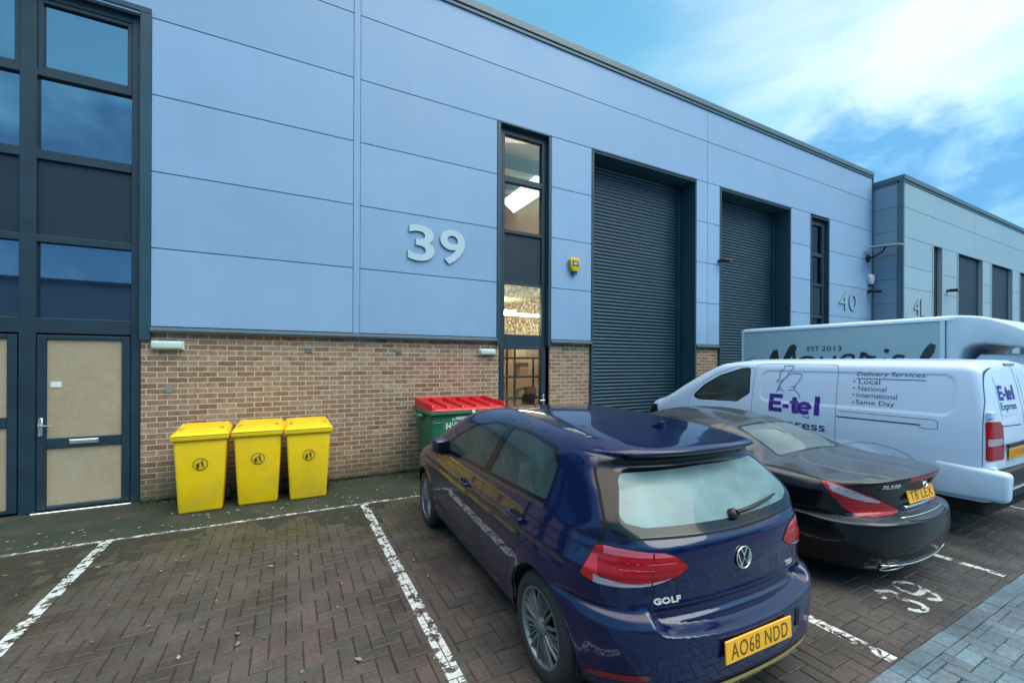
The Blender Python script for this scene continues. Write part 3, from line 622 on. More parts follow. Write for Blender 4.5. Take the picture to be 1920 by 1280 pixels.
# ================================================================ vehicle bodies: smooth implicit shapes
# >>>CARLIB
def tab(pts, sig=0.0, lo=None, hi=None, n=3000):
    """smooth monotone-cubic table through pts, optional gaussian softening"""
    p = np.array(sorted(pts), float); x, y = p[:, 0], p[:, 1]
    h = np.diff(x); d = np.diff(y) / h; m = np.zeros(len(x)); m[0] = d[0]; m[-1] = d[-1]
    for i in range(1, len(x) - 1):
        if d[i - 1] * d[i] > 0:
            w1 = 2 * h[i] + h[i - 1]; w2 = h[i] + 2 * h[i - 1]; m[i] = (w1 + w2) / (w1 / d[i - 1] + w2 / d[i])
    lo = x[0] - 0.5; hi = x[-1] + 0.5
    X = np.linspace(lo, hi, n); Y = np.empty(n)
    i = np.clip(np.searchsorted(x, X) - 1, 0, len(x) - 2); t = (X - x[i]) / h[i]
    Y = ((2 * t**3 - 3 * t**2 + 1) * y[i] + (t**3 - 2 * t**2 + t) * h[i] * m[i] + (-2 * t**3 + 3 * t**2) * y[i + 1] + (t**3 - t**2) * h[i] * m[i + 1])
    Y = np.where(X < x[0], y[0] + (X - x[0]) * m[0], np.where(X > x[-1], y[-1] + (X - x[-1]) * m[-1], Y))
    if sig > 0:
        s = sig / (X[1] - X[0]); k = np.arange(-int(4 * s) - 1, int(4 * s) + 2); g = np.exp(-k**2 / (2 * s * s)); g /= g.sum()
        Y = np.convolve(np.pad(Y, len(k) // 2, mode='reflect', reflect_type='odd'), g, 'valid')[:n]
    S = np.sqrt(1 + np.gradient(Y, X) ** 2)
    return lambda q: np.interp(q, X, Y), lambda q: np.interp(q, X, S)

def smax(a, b, k):
    h = np.maximum(k - np.abs(a - b), 0.0)
    return np.maximum(a, b) + h * h / (4 * k)

def sstep(a, b, x):
    t = np.clip((x - a) / (b - a), 0, 1); return t * t * (3 - 2 * t)

class Body:
    def __init__(s, T, W, Rr, Fr, length, plan, crown, rcurve, fcurve, zb=0.16, kr=None, kt=0.12, extra=None, arches=(), flare=0.012, sill=None):
        s.T, s.TS = tab(T, 0.012); s.W, s.WS = tab(W, 0.008); s.Rr, s.RS = tab(Rr, 0.006); s.Fr, s.FS = tab(Fr, 0.01)
        s.length = length; s.plan = plan; s.crown = crown; s.rc = rcurve; s.fc = fcurve; s.zb = zb
        s.kr = kr or (lambda z: 0.25); s.kt = kt; s.extra = extra; s.arches = arches; s.flare = flare
    def halfw(s, y, z):
        w = s.W(z) - s.plan(y, z)
        for (ay, az, ar) in s.arches:
            d = np.sqrt((y - ay) ** 2 + (z - az) ** 2) - ar
            w = w + s.flare * np.exp(-(np.maximum(d, 0) / 0.05) ** 2)
        return w
    def f(s, P):
        x, y, z = P[..., 0], P[..., 1], P[..., 2]; ax = np.abs(x)
        a = (ax - s.halfw(y, z)) / s.WS(z)
        b = (s.Rr(z) + (s.rc(z) if callable(s.rc) else s.rc) * (ax / 0.85) ** 2.4 - y) / s.RS(z)
        c = (y - s.Fr(z) + s.fc * (ax / 0.85) ** 2.4) / s.FS(z)
        d = (z - s.T(y) + s.crown * (ax / 0.6) ** 2) / s.TS(y)
        e = s.zb - z
        kt = s.kt(y, z) if callable(s.kt) else s.kt
        v = smax(a, b, s.kr(z)); v = smax(v, c, 0.35); v = smax(v, d, kt); v = smax(v, e, 0.05)
        if s.extra: v = s.extra(v, ax, y, z)
        return v
    def grad(s, P, h=0.002):
        g = np.empty_like(P)
        for i in range(3):
            e = np.zeros(3); e[i] = h
            g[..., i] = (s.f(P + e) - s.f(P - e)) / (2 * h)
        return g
    def project(s, P, it=3):
        P = P.copy()
        for _ in range(it):
            g = s.grad(P); v = s.f(P); n2 = np.maximum((g * g).sum(-1), 0.05)
            st = -(v / n2)[..., None] * g; ln = np.linalg.norm(st, axis=-1, keepdims=True)
            P += st * np.minimum(1, 0.02 / np.maximum(ln, 1e-9))
        return P
    def normals(s, P):
        g = s.grad(P, 0.003); return g / np.maximum(np.linalg.norm(g, axis=-1, keepdims=True), 1e-9)
    def ray(s, O, D, t1=12.0, n=1200):
        O = np.asarray(O, float); D = np.asarray(D, float)
        t = np.linspace(0, t1, n); v = s.f(O + D * t[:, None]); i = np.argmax(v < 0)
        if v[i] >= 0: return None
        a, b = t[i - 1], t[i]
        for _ in range(30):
            m = (a + b) / 2
            if s.f((O + D * m)[None])[0] < 0: b = m
            else: a = m
        return O + D * a
    def side(s, y, z, sgn=1.0, off=0.0):
        """points on the flank at given y, z"""
        y = np.asarray(y, float); z = np.asarray(z, float); a = np.full(y.shape, 0.02); b = np.full(y.shape, 1.5)
        for _ in range(32):
            m = (a + b) / 2; v = s.f(np.stack([m, y, z], -1)); a = np.where(v < 0, m, a); b = np.where(v < 0, b, m)
        P = np.stack([a, y, z], -1)
        if off: P = P + s.normals(P) * off
        P[..., 0] *= sgn; return P
    def rear(s, x, z, off=0.0, y1=1.4):
        x = np.asarray(x, float); z = np.asarray(z, float); a = np.full(x.shape, -0.5); b = np.full(x.shape, y1)
        # first crossing, marching
        ys = np.linspace(-0.4, y1, 240); v = np.stack([s.f(np.stack([x, np.full(x.shape, q), z], -1)) for q in ys]); i = np.argmax(v < 0, 0)
        i = np.maximum(i, 1); a = ys[i - 1]; b = ys[i]
        for _ in range(22):
            m = (a + b) / 2; v = s.f(np.stack([x, m, z], -1)); b = np.where(v < 0, m, b); a = np.where(v < 0, a, m)
        P = np.stack([x, a, z], -1)
        if off: P = P + s.normals(P) * off
        return P
    def top(s, x, y, off=0.0):
        x = np.asarray(x, float); y = np.asarray(y, float); a = np.full(x.shape, 0.5); b = np.full(x.shape, 2.4)
        for _ in range(32):
            m = (a + b) / 2; v = s.f(np.stack([x, y, m], -1)); a = np.where(v < 0, m, a); b = np.where(v < 0, b, m)
        P = np.stack([x, y, a], -1)
        if off: P = P + s.normals(P) * off
        return P

def sd_poly(px, py, poly, r=0.0):
    """signed distance to a 2-D polygon (negative inside), corners rounded by r"""
    P = np.array(poly, float); n = len(P)
    if r > 0:  # shrink the polygon by r, then grow the distance back
        A = 0.5 * sum(P[i][0] * P[(i + 1) % n][1] - P[(i + 1) % n][0] * P[i][1] for i in range(n)); sg = 1 if A > 0 else -1
        Q = []
        for i in range(n):
            p0, p1, p2 = P[i - 1], P[i], P[(i + 1) % n]; d1 = (p1 - p0) / np.linalg.norm(p1 - p0); d2 = (p2 - p1) / np.linalg.norm(p2 - p1)
            n1 = sg * np.array([-d1[1], d1[0]]); n2 = sg * np.array([-d2[1], d2[0]]); mm = n1 + n2; k = r / max(0.25, (mm @ n1)); Q.append(p1 + mm * k)
        P = np.array(Q)
    d = np.full(px.shape, 1e9); inside = np.zeros(px.shape, bool)
    for i in range(n):
        a, b = P[i], P[(i + 1) % n]; ex, ey = b - a; wx, wy = px - a[0], py - a[1]
        t = np.clip((wx * ex + wy * ey) / (ex * ex + ey * ey + 1e-12), 0, 1); d = np.minimum(d, (wx - ex * t) ** 2 + (wy - ey * t) ** 2)
        c = ((a[1] > py) != (b[1] > py)); xi = a[0] + (py - a[1]) / ((b[1] - a[1]) if abs(b[1] - a[1]) > 1e-12 else 1e-12) * ex
        inside ^= c & (px < xi)
    d = np.sqrt(d); return np.where(inside, -d, d) - r

def surface_net(body, lo, hi, h):
    """polygonise body.f = 0 on a regular grid (symmetric in x)"""
    nx, ny, nz = [int(math.ceil((hi[i] - lo[i]) / h)) + 1 for i in range(3)]
    xs = lo[0] + h * np.arange(nx); ys = lo[1] + h * np.arange(ny); zs = lo[2] + h * np.arange(nz)
    G = np.empty((nx, ny, nz), np.float32)
    for i in range(nx):
        Y, Z = np.meshgrid(ys, zs, indexing='ij'); G[i] = body.f(np.stack([np.full(Y.shape, xs[i]), Y, Z], -1))
    S = G < 0
    c = [S[a:nx - 1 + a, b:ny - 1 + b, d:nz - 1 + d] for a in (0, 1) for b in (0, 1) for d in (0, 1)]
    cnt = sum(q.astype(np.int8) for q in c); act = (cnt > 0) & (cnt < 8)
    idx = -np.ones(act.shape, np.int64); I = np.argwhere(act); idx[act] = np.arange(len(I))
    P = np.zeros((len(I), 3)); K = np.zeros(len(I))
    corners = [(a, b, d) for a in (0, 1) for b in (0, 1) for d in (0, 1)]
    for u in range(8):
        for v in range(u + 1, 8):
            cu, cv = corners[u], corners[v]
            if sum(abs(cu[k] - cv[k]) for k in range(3)) != 1: continue
            gu = G[I[:, 0] + cu[0], I[:, 1] + cu[1], I[:, 2] + cu[2]]; gv = G[I[:, 0] + cv[0], I[:, 1] + cv[1], I[:, 2] + cv[2]]
            m = (gu < 0) != (gv < 0); t = np.where(m, gu / np.where(m, gu - gv, 1), 0)
            q = np.array(cu)[None] + t[:, None] * (np.array(cv) - np.array(cu))[None]; P[m] += q[m]; K[m] += 1
    P = (P / K[:, None] + I) * h + np.array(lo)
    Fc = []
    for ax in range(3):
        sh = [slice(None)] * 3; sh2 = [slice(None)] * 3; sh[ax] = slice(0, -1); sh2[ax] = slice(1, None)
        A = S[tuple(sh)]; B = S[tuple(sh2)]; e = np.argwhere(A != B)
        o1, o2 = [k for k in range(3) if k != ax]
        e = e[(e[:, o1] > 0) & (e[:, o2] > 0) & (e[:, o1] < G.shape[o1] - 1) & (e[:, o2] < G.shape[o2] - 1)]
        ins = A[e[:, 0], e[:, 1], e[:, 2]]
        def cell(d1, d2):
            q = e.copy(); q[:, o1] -= d1; q[:, o2] -= d2; return idx[q[:, 0], q[:, 1], q[:, 2]]
        quad = np.stack([cell(1, 1), cell(0, 1), cell(0, 0), cell(1, 0)], -1)
        flip = ~ins if ax != 1 else ins
        quad[flip] = quad[flip][:, ::-1]; Fc.append(quad)
    return P, np.concatenate(Fc)
# <<<CARLIB

class Shell:
    def __init__(s, body, lo, hi, h):
        P, Fc = surface_net(body, lo, hi, h); s.b = body
        P = body.project(P, 4); s.V = [P]; s.n = len(P); s.reg = {'body': [tuple(f) for f in Fc.tolist()]}
    def verts(s):
        if len(s.V) > 1: s.V = [np.concatenate(s.V)]
        return s.V[0]
    def cut(s, g, name, src='body'):
        """split region src along g=0; g<0 goes to `name`"""
        V = s.verts(); val = g(V[:, 0], V[:, 1], V[:, 2]); val = np.where(np.abs(val) < 1e-6, 1e-6, val); neg = val < 0
        inn, out, new, cache = s.reg.setdefault(name, []), [], [], {}
        ng = neg.tolist()
        def mid(i, j):
            k = (i, j) if i < j else (j, i)
            if k not in cache:
                t = val[i] / (val[i] - val[j]); new.append(V[i] + t * (V[j] - V[i])); cache[k] = s.n + len(new) - 1
            return cache[k]
        for f in s.reg[src]:
            c = sum(ng[i] for i in f)
            if c == 0: out.append(f)
            elif c == len(f): inn.append(f)
            else:
                A, B = [], []
                for a in range(len(f)):
                    i, j = f[a], f[(a + 1) % len(f)]
                    (A if ng[i] else B).append(i)
                    if ng[i] != ng[j]: m = mid(i, j); A.append(m); B.append(m)
                if len(A) > 2: inn.append(tuple(A))
                if len(B) > 2: out.append(tuple(B))
        s.reg[src] = out
        if new: s.V.append(np.array(new)); s.n += len(new)
    def finish(s):
        V = s.verts(); s.V = [s.b.project(V, 2)]; s.N = s.b.normals(s.V[0])
    def mesh(s, name, reg, off=0.0, pick=None, flip=False):
        V, Nn = s.V[0], s.N; Fc = s.reg[reg]
        if pick is not None:
            Fc = [f for f in Fc if pick(V[list(f)].mean(0))]
        used = sorted({i for f in Fc for i in f}); mp = {u: k for k, u in enumerate(used)}
        P = V[used] + Nn[used] * off; Q = Nn[used] * (-1 if flip else 1)
        me = mesh_from(name, P, [tuple(mp[i] for i in (f[::-1] if flip else f)) for f in Fc])
        me.polygons.foreach_set('use_smooth', [True] * len(me.polygons))
        if len(me.vertices): me.normals_split_custom_set_from_vertices([tuple(q) for q in Q])
        return me

def seam(body, pts, wd=0.006, off=0.0012, step=0.02, view='side', sgn=1.0):
    """thin strip following the body surface along a 2-D polyline -> V, F"""
    P = np.array(pts, float); Q = [P[0]]
    for a, b in zip(P[:-1], P[1:]):
        n = max(1, int(np.linalg.norm(b - a) / step))
        for k in range(1, n + 1): Q.append(a + (b - a) * k / n)
    V2, Fc = ribbon2d(Q, wd)
    if view == 'side': V = body.side(V2[:, 0], V2[:, 1], sgn, off)
    elif view == 'rear': V = body.rear(V2[:, 0], V2[:, 1], off)
    else: V = body.top(V2[:, 0], V2[:, 1], off)
    return V, Fc

def smooth_poly(pts, n=6, closed=True):
    """Catmull-Rom through points"""
    P = np.array(pts, float); m = len(P); out = []
    for i in range(m if closed else m - 1):
        g = lambda k: P[k % m] if closed else P[min(max(k, 0), m - 1)]
        p0, p1, p2, p3 = g(i - 1), g(i), g(i + 1), g(i + 2)
        for k in range(n):
            t = k / n; out.append(0.5 * ((2 * p1) + (-p0 + p2) * t + (2 * p0 - 5 * p1 + 4 * p2 - p3) * t * t + (-p0 + 3 * p1 - 3 * p2 + p3) * t**3))
    if not closed: out.append(P[-1])
    return [tuple(q) for q in out]
# ================================================================ ground
def vc_mat(name, moss=True, base_mul=(1, 1, 1)):
    m = bpy.data.materials.new(name); m.use_nodes = True; t = m.node_tree; b = t.nodes['Principled BSDF']; K = t.links.new
    at = t.nodes.new('ShaderNodeAttribute'); at.attribute_name = 'tone'
    tc = t.nodes.new('ShaderNodeTexCoord')
    n = t.nodes.new('ShaderNodeTexNoise'); n.inputs['Scale'].default_value = 38; n.inputs['Detail'].default_value = 8; n.inputs['Roughness'].default_value = 0.8; K(tc.outputs['Object'], n.inputs['Vector'])
    r = t.nodes.new('ShaderNodeMapRange'); r.inputs['From Min'].default_value = 0.3; r.inputs['From Max'].default_value = 0.7; r.inputs['To Min'].default_value = 0.45; r.inputs['To Max'].default_value = 1.55; K(n.outputs['Fac'], r.inputs['Value'])
    s = t.nodes.new('ShaderNodeVectorMath'); s.operation = 'SCALE'; K(at.outputs['Color'], s.inputs[0]); K(r.outputs[0], s.inputs['Scale']); last = s.outputs[0]
    sp = t.nodes.new('ShaderNodeSeparateXYZ'); K(tc.outputs['Object'], sp.inputs[0])
    n2 = t.nodes.new('ShaderNodeTexNoise'); n2.inputs['Scale'].default_value = 0.9; n2.inputs['Detail'].default_value = 6; n2.inputs['Roughness'].default_value = 0.65; K(tc.outputs['Object'], n2.inputs['Vector'])
    if moss:   # green-brown moss film, thickest along the wall and thinning away from it
        a = t.nodes.new('ShaderNodeMath'); a.operation = 'MULTIPLY_ADD'; K(sp.outputs['Y'], a.inputs[0]); a.inputs[1].default_value = 0.17; K(n2.outputs['Fac'], a.inputs[2])
        q = t.nodes.new('ShaderNodeMapRange'); q.inputs['From Min'].default_value = 1.16; q.inputs['From Max'].default_value = 1.62; q.inputs['To Max'].default_value = 0.8; K(a.outputs[0], q.inputs['Value'])
        mg = t.nodes.new('ShaderNodeMixRGB'); K(q.outputs[0], mg.inputs['Fac']); K(last, mg.inputs[1]); mg.inputs[2].default_value = (0.060, 0.062, 0.022, 1); last = mg.outputs[0]
    # broad stains
    n3 = t.nodes.new('ShaderNodeTexNoise'); n3.inputs['Scale'].default_value = 2.2; n3.inputs['Detail'].default_value = 7; K(tc.outputs['Object'], n3.inputs['Vector'])
    r3 = t.nodes.new('ShaderNodeMapRange'); r3.inputs['From Min'].default_value = 0.3; r3.inputs['From Max'].default_value = 0.7; r3.inputs['To Min'].default_value = 0.62; r3.inputs['To Max'].default_value = 1.18; K(n3.outputs['Fac'], r3.inputs['Value'])
    s3 = t.nodes.new('ShaderNodeVectorMath'); s3.operation = 'SCALE'; K(last, s3.inputs[0]); K(r3.outputs[0], s3.inputs['Scale'])
    K(s3.outputs[0], b.inputs['Base Color'])
    rr = t.nodes.new('ShaderNodeMapRange'); rr.inputs['From Min'].default_value = 0.35; rr.inputs['From Max'].default_value = 0.65; rr.inputs['To Min'].default_value = 0.42; rr.inputs['To Max'].default_value = 0.75; K(n3.outputs['Fac'], rr.inputs['Value']); K(rr.outputs[0], b.inputs['Roughness'])
    b.inputs['Specular IOR Level'].default_value = 0.4
    bp = t.nodes.new('ShaderNodeBump'); bp.inputs['Distance'].default_value = 0.004; bp.inputs['Strength'].default_value = 0.8; K(n.outputs['Fac'], bp.inputs['Height']); K(bp.outputs[0], b.inputs['Normal'])
    return m

# pavers: list of rectangles (x0, x1, y0, y1, dark)
P_ = 0.1
def herring(x0, x1, y0, y1, keep=lambda x, y: True):
    out = []
    for a in range(int(x0 / P_) - 2, int(x1 / P_) + 2):
        for b in range(int(y0 / P_) - 2, int(y1 / P_) + 2):
            t = (a - b) % 4
            if t == 0: r = (a * P_, (a + 2) * P_, b * P_, (b + 1) * P_)
            elif t == 3: r = (a * P_, (a + 1) * P_, b * P_, (b + 2) * P_)
            else: continue
            r = (max(r[0], x0), min(r[1], x1), max(r[2], y0), min(r[3], y1))
            if r[1] - r[0] < 0.03 or r[3] - r[2] < 0.03: continue
            if keep((r[0] + r[1]) / 2, (r[2] + r[3]) / 2): out.append(r)
    return out
def paver_mesh(name, rects, tone, m, z=0.0, gap=0.0022, depth=0.012, bev=0.005):
    V, Fc, C = [], [], []
    rr = random.Random(11)
    for (x0, x1, y0, y1) in rects:
        dz = rr.gauss(0, 0.0009); tx, ty = rr.gauss(0, 0.0006), rr.gauss(0, 0.0006); b0 = len(V)
        ga = gap * rr.choice((0.35, 0.6, 1.0, 1.5)) + abs(rr.gauss(0, 0.0006)); sx = rr.gauss(0, 0.0007); sy = rr.gauss(0, 0.0007)
        o = (x0 + ga + sx, x1 - ga + sx, y0 + ga + sy, y1 - ga + sy)
        cs = [(o[0], o[2], -tx - ty), (o[1], o[2], tx - ty), (o[1], o[3], tx + ty), (o[0], o[3], ty - tx)]
        cx, cy = (o[0] + o[1]) / 2, (o[2] + o[3]) / 2
        for (x, y, q) in cs: V.append((x, y, z - depth))
        for (x, y, q) in cs: V.append((x, y, z - bev + q + dz))
        for (x, y, q) in cs: V.append((x + bev * (1 if x < cx else -1), y + bev * (1 if y < cy else -1), z + q + dz))
        Fc.append((b0 + 8, b0 + 9, b0 + 10, b0 + 11))
        for l in (0, 4):
            for k in range(4): Fc.append((b0 + l + k, b0 + l + (k + 1) % 4, b0 + l + 4 + (k + 1) % 4, b0 + l + 4 + k))
        c = tone(cx, cy, rr); C += [c] * 12
    me = mesh_from(name, V, Fc); at = me.color_attributes.new('tone', 'FLOAT_COLOR', 'POINT')
    at.data.foreach_set('color', np.array([(*c, 1) for c in C], np.float32).ravel())
    return link(name, me, m)
def hashn(x, y):
    return 0.5 + 0.5 * math.sin(x * 1.3 + math.sin(y * 1.7) * 1.4) * math.cos(y * 1.1 + x * 0.6)
def tone_bay(x, y, rr):
    red = 0.5 + 0.9 * math.exp(-((x + 0.1) ** 2 + (y - 3.5) ** 2) / 2.2)
    k = rr.uniform(0.88, 1.12); q = rr.random()
    base = np.array((0.060, 0.056, 0.050)); rd = np.array((0.078, 0.056, 0.052)); gy = np.array((0.053, 0.053, 0.050))
    c = base * (1 - 0.3 * red) + rd * 0.3 * red
    if q < 0.15 * (1 + 2 * (red - 0.5)): c = rd * 0.6 + c * 0.4
    elif q > 0.8: c = gy * 0.6 + c * 0.4
    fx = min(max((x - 3.2) / 2.0, 0), 1)
    c = c * (1 - 0.45 * fx) + np.array((0.055, 0.066, 0.076)) * 0.45 * fx
    return tuple(c * k)
def tone_road(x, y, rr):
    k = rr.uniform(0.78, 1.2); c = np.array((0.105, 0.172, 0.215)) if rr.random() < 0.75 else np.array((0.11, 0.155, 0.19)); return tuple(c * k)
M_bay = vc_mat('block_paving', True); M_road = vc_mat('yard_paving', False)
bay = herring(-6.5, 13.6, 1.25, 5.865)
o = paver_mesh('parking_bay_paving', bay, tone_bay, M_bay); tag(o, kind='structure')
edge = [(-6.5 + k * 0.2, -6.5 + (k + 1) * 0.2, 1.15, 1.25) for k in range(100)]
road = herring(-6.5, 13.6, -1.8, 1.15)
o = paver_mesh('yard_paving', road + edge, tone_road, M_road); tag(o, kind='structure')
# joint sand and fines between and partly over the pavers
M_sand = mat('joint_sand', (0.026, 0.025, 0.015), 0.95, var=0.4, vscale=14, bump=0.8, bscale=90)
nx, ny = 402, 156; V = []; Fc = []
from mathutils import noise as mnoise
for j in range(ny + 1):
    for i in range(nx + 1):
        x = -6.5 + 20.1 * i / nx; y = -1.9 + 7.77 * j / ny
        q = mnoise.noise(Vector((x * 0.9, y * 0.9, 0))) + 0.5 * mnoise.noise(Vector((x * 3, y * 3, 2))) + (y - 4.3) * 0.55 - max(0, x - 1) * 0.25 + max(0, -x - 0.4) * 0.35
        V.append((x, y, -0.0085 + 0.0098 * max(0, min(1, q)) + 0.0012 * mnoise.noise(Vector((x * 9, y * 9, 5)))))
for j in range(ny):
    for i in range(nx): a = j * (nx + 1) + i; Fc.append((a, a + 1, a + nx + 2, a + nx + 1))
o = link('joint_sand', mesh_from('joint_sand', V, Fc), M_sand, smooth=True); tag(o, kind='structure')
# the great ground sheet
mb = MB(); mb.box(-600, 600, -600, 600, -0.3, -0.022); o = mb.build('ground', mat('asphalt', (0.055, 0.06, 0.062), 0.8, var=0.2, vscale=0.8, bump=0.3, bscale=60)); tag(o, kind='structure')
# mossy concrete strip along the wall
def apron_mat():
    m = mat('mossy_concrete', (0.06, 0.065, 0.055), 0.8, bump=0.7, bscale=70); t = m.node_tree; b = t.nodes['Principled BSDF']; K = t.links.new
    tc = t.nodes.new('ShaderNodeTexCoord'); n = t.nodes.new('ShaderNodeTexNoise'); n.inputs['Scale'].default_value = 2.6; n.inputs['Detail'].default_value = 9; n.inputs['Roughness'].default_value = 0.7; K(tc.outputs['Object'], n.inputs['Vector'])
    r = t.nodes.new('ShaderNodeValToRGB'); K(n.outputs['Fac'], r.inputs['Fac']); e = r.color_ramp.elements
    e[0].position = 0.3; e[0].color = (0.014, 0.022, 0.016, 1); e[1].position = 0.72; e[1].color = (0.060, 0.055, 0.044, 1)
    for p, c in ((0.45, (0.020, 0.034, 0.019, 1)), (0.55, (0.032, 0.037, 0.028, 1))): q = e.new(p); q.color = c
    K(r.outputs[0], b.inputs['Base Color']); return m
mb = MB(); mb.box(-7, 18, 5.925, 7.7, -0.2, 0.0); o = mb.build('wall_strip', apron_mat()); tag(o, kind='structure')
# edging kerb flush with the paving, carries the painted end line
mb = MB(); mb.box(-7, 18, 5.866, 5.924, -0.2, -0.001, 0.002); o = mb.build('kerb_edging', mat('kerb_concrete', (0.16, 0.13, 0.11), 0.85, var=0.2, vscale=7)); tag(o, kind='structure')
mb = MB(); mb.box(-600, 600, -600, -1.82, -0.021, -0.006); mb.box(13.62, 600, -1.82, 5.9, -0.021, -0.006); o = mb.build('yard_road', mat('yard_asphalt', (0.06, 0.065, 0.07), 0.7, var=0.2, vscale=1.2, bump=0.3, bscale=60)); tag(o, kind='structure')

# painted markings: worn film broken up per paver
def paint_mat(name, wear):
    m = bpy.data.materials.new(name); m.use_nodes = True; t = m.node_tree; b = t.nodes['Principled BSDF']; K = t.links.new
    b.inputs['Roughness'].default_value = 0.6
    tc = t.nodes.new('ShaderNodeTexCoord')
    n0 = t.nodes.new('ShaderNodeTexNoise'); n0.inputs['Scale'].default_value = 9; n0.inputs['Detail'].default_value = 3; K(tc.outputs['Object'], n0.inputs['Vector'])
    n = t.nodes.new('ShaderNodeTexNoise'); n.inputs['Scale'].default_value = 26; n.inputs['Detail'].default_value = 7; n.inputs['Roughness'].default_value = 0.65; n.inputs['Distortion'].default_value = 0.6; K(tc.outputs['Object'], n.inputs['Vector'])
    a = t.nodes.new('ShaderNodeMath'); a.operation = 'ADD'; K(n0.outputs['Fac'], a.inputs[0]); K(n.outputs['Fac'], a.inputs[1])
    r = t.nodes.new('ShaderNodeMapRange'); r.inputs['From Min'].default_value = wear; r.inputs['From Max'].default_value = wear + 0.06; K(a.outputs[0], r.inputs['Value'])
    cm = t.nodes.new('ShaderNodeMixRGB'); K(n.outputs['Fac'], cm.inputs['Fac']); cm.inputs[1].default_value = (0.30, 0.35, 0.35, 1); cm.inputs[2].default_value = (0.66, 0.71, 0.70, 1); K(cm.outputs[0], b.inputs['Base Color'])
    tr = t.nodes.new('ShaderNodeBsdfTransparent'); mx = t.nodes.new('ShaderNodeMixShader'); K(r.outputs[0], mx.inputs[0]); K(tr.outputs[0], mx.inputs[1]); K(b.outputs[0], mx.inputs[2])
    K(mx.outputs[0], t.nodes['Material Output'].inputs['Surface']); return m
M_paint = paint_mat('worn_white_paint', 0.93); M_paint3 = paint_mat('faded_white_paint', 0.985); M_paint2 = paint_mat('very_worn_white_paint', 0.93)
def clip_marking(name, x0, x1, y0, y1, m, rects, z=0.0022, gap=0.0035):
    V, Fc = [], []
    for (a, b, c, d) in rects:
        q = (max(a + gap, x0), min(b - gap, x1), max(c + gap, y0), min(d - gap, y1))
        if q[1] - q[0] < 0.004 or q[3] - q[2] < 0.004: continue
        k = len(V); V += [(q[0], q[2], z), (q[1], q[2], z), (q[1], q[3], z), (q[0], q[3], z)]; Fc.append((k, k + 1, k + 2, k + 3))
    o = link(name, mesh_from(name, V, Fc), m); tag(o, kind='structure'); return o
allr = bay + road + edge
clip_marking('bay_line', -1.70, -1.60, 1.6, 5.87, M_paint, allr)
clip_marking('bay_line', 0.85, 0.945, 1.3, 5.87, M_paint, allr)
clip_marking('bay_line', 3.375, 3.47, 1.26, 5.87, M_paint, allr)
clip_marking('bay_line', 5.62, 5.70, 1.30, 5.87, M_paint2, allr)
clip_marking('bay_line', 8.45, 8.53, 1.25, 5.87, M_paint, allr)
ed = [(-7 + k * 0.915 + 0.0, -7 + (k + 1) * 0.915, 5.86, 5.93) for k in range(27)]
clip_marking('end_line', -7, 17.8, 5.868, 5.922, M_paint3, ed)
# ground numeral 39
def ground_num():
    V, Fc = [], []
    def put(pts, wd):
        v, f = ribbon2d(pts, wd); k = len(V)
        V.extend([(p[0], p[1], 0.0026) for p in v]); Fc.extend([tuple(i + k for i in q) for q in f])
    three = smooth_poly([(4.244, 1.621), (4.279, 1.662), (4.318, 1.703), (4.376, 1.686), (4.426, 1.652), (4.418, 1.602), (4.363, 1.564), (4.388, 1.518), (4.402, 1.47), (4.374, 1.418), (4.308, 1.409), (4.249, 1.436), (4.232, 1.476)], 5, False)
    nine = smooth_poly([(4.700, 1.545), (4.640, 1.530), (4.551, 1.538), (4.533, 1.597), (4.573, 1.673), (4.645, 1.694), (4.721, 1.663), (4.737, 1.602), (4.715, 1.537), (4.697, 1.47), (4.648, 1.412), (4.582, 1.434), (4.55, 1.467)], 5, False)
    for st in (three, nine): put(st, 0.044)
    o = link('bay_number', mesh_from('bay_number', V, Fc), M_paint); tag(o, kind='structure')
ground_num()
# fallen leaves and bits of litter
V, Fc = [], []; lr = random.Random(5)
for k in range(210):
    if k < 130: x, y = lr.uniform(-2.6, 2.3), 5.95 + abs(lr.gauss(0, 0.5))
    else: x, y = lr.uniform(-2.5, 1.6), lr.uniform(2.6, 5.9)
    if y > 7.25: continue
    a = lr.uniform(0, 6.28); s = lr.uniform(0.006, 0.022) * (0.8 if k >= 130 else 1); b0 = len(V)
    for q in range(6):
        th = q * math.pi / 3; rr_ = s * (1.5 if q in (0, 3) else 0.8) * lr.uniform(0.8, 1.2)
        V.append((x + rr_ * math.cos(th + a), y + rr_ * math.sin(th + a), 0.004 + lr.uniform(0, 0.012)))
    Fc.append(tuple(range(b0, b0 + 6)))
o = link('fallen_leaves', mesh_from('fallen_leaves', V, Fc), mat('dry_leaf', (0.20, 0.185, 0.13), 0.8, var=0.6, vscale=2.5)); tag(o, 'small pale dry leaves scattered over the mossy strip and paving', 'leaves', kind='stuff')
# moss and weeds in the foot of the wall
V, Fc = [], []
for k in range(2600):
    x = lr.uniform(-1.7, 5.7); d = abs(lr.gauss(0, 0.05)); y = 7.275 - d; h = lr.uniform(0.006, 0.05) * (1 if d < 0.05 else 0.5); a = lr.uniform(0, 6.28); b0 = len(V); s = lr.uniform(0.006, 0.02)
    V += [(x - s * math.cos(a), y - s * math.sin(a), 0), (x + s * math.cos(a), y + s * math.sin(a), 0), (x + lr.uniform(-0.02, 0.02), y - lr.uniform(0, 0.02), h)]; Fc.append((b0, b0 + 1, b0 + 2))
o = link('moss', mesh_from('moss', V, Fc), mat('moss_green', (0.035, 0.055, 0.018), 0.9, var=0.4, vscale=4)); tag(o, 'dark green moss and weeds along the foot of the brick wall', 'moss', kind='stuff')
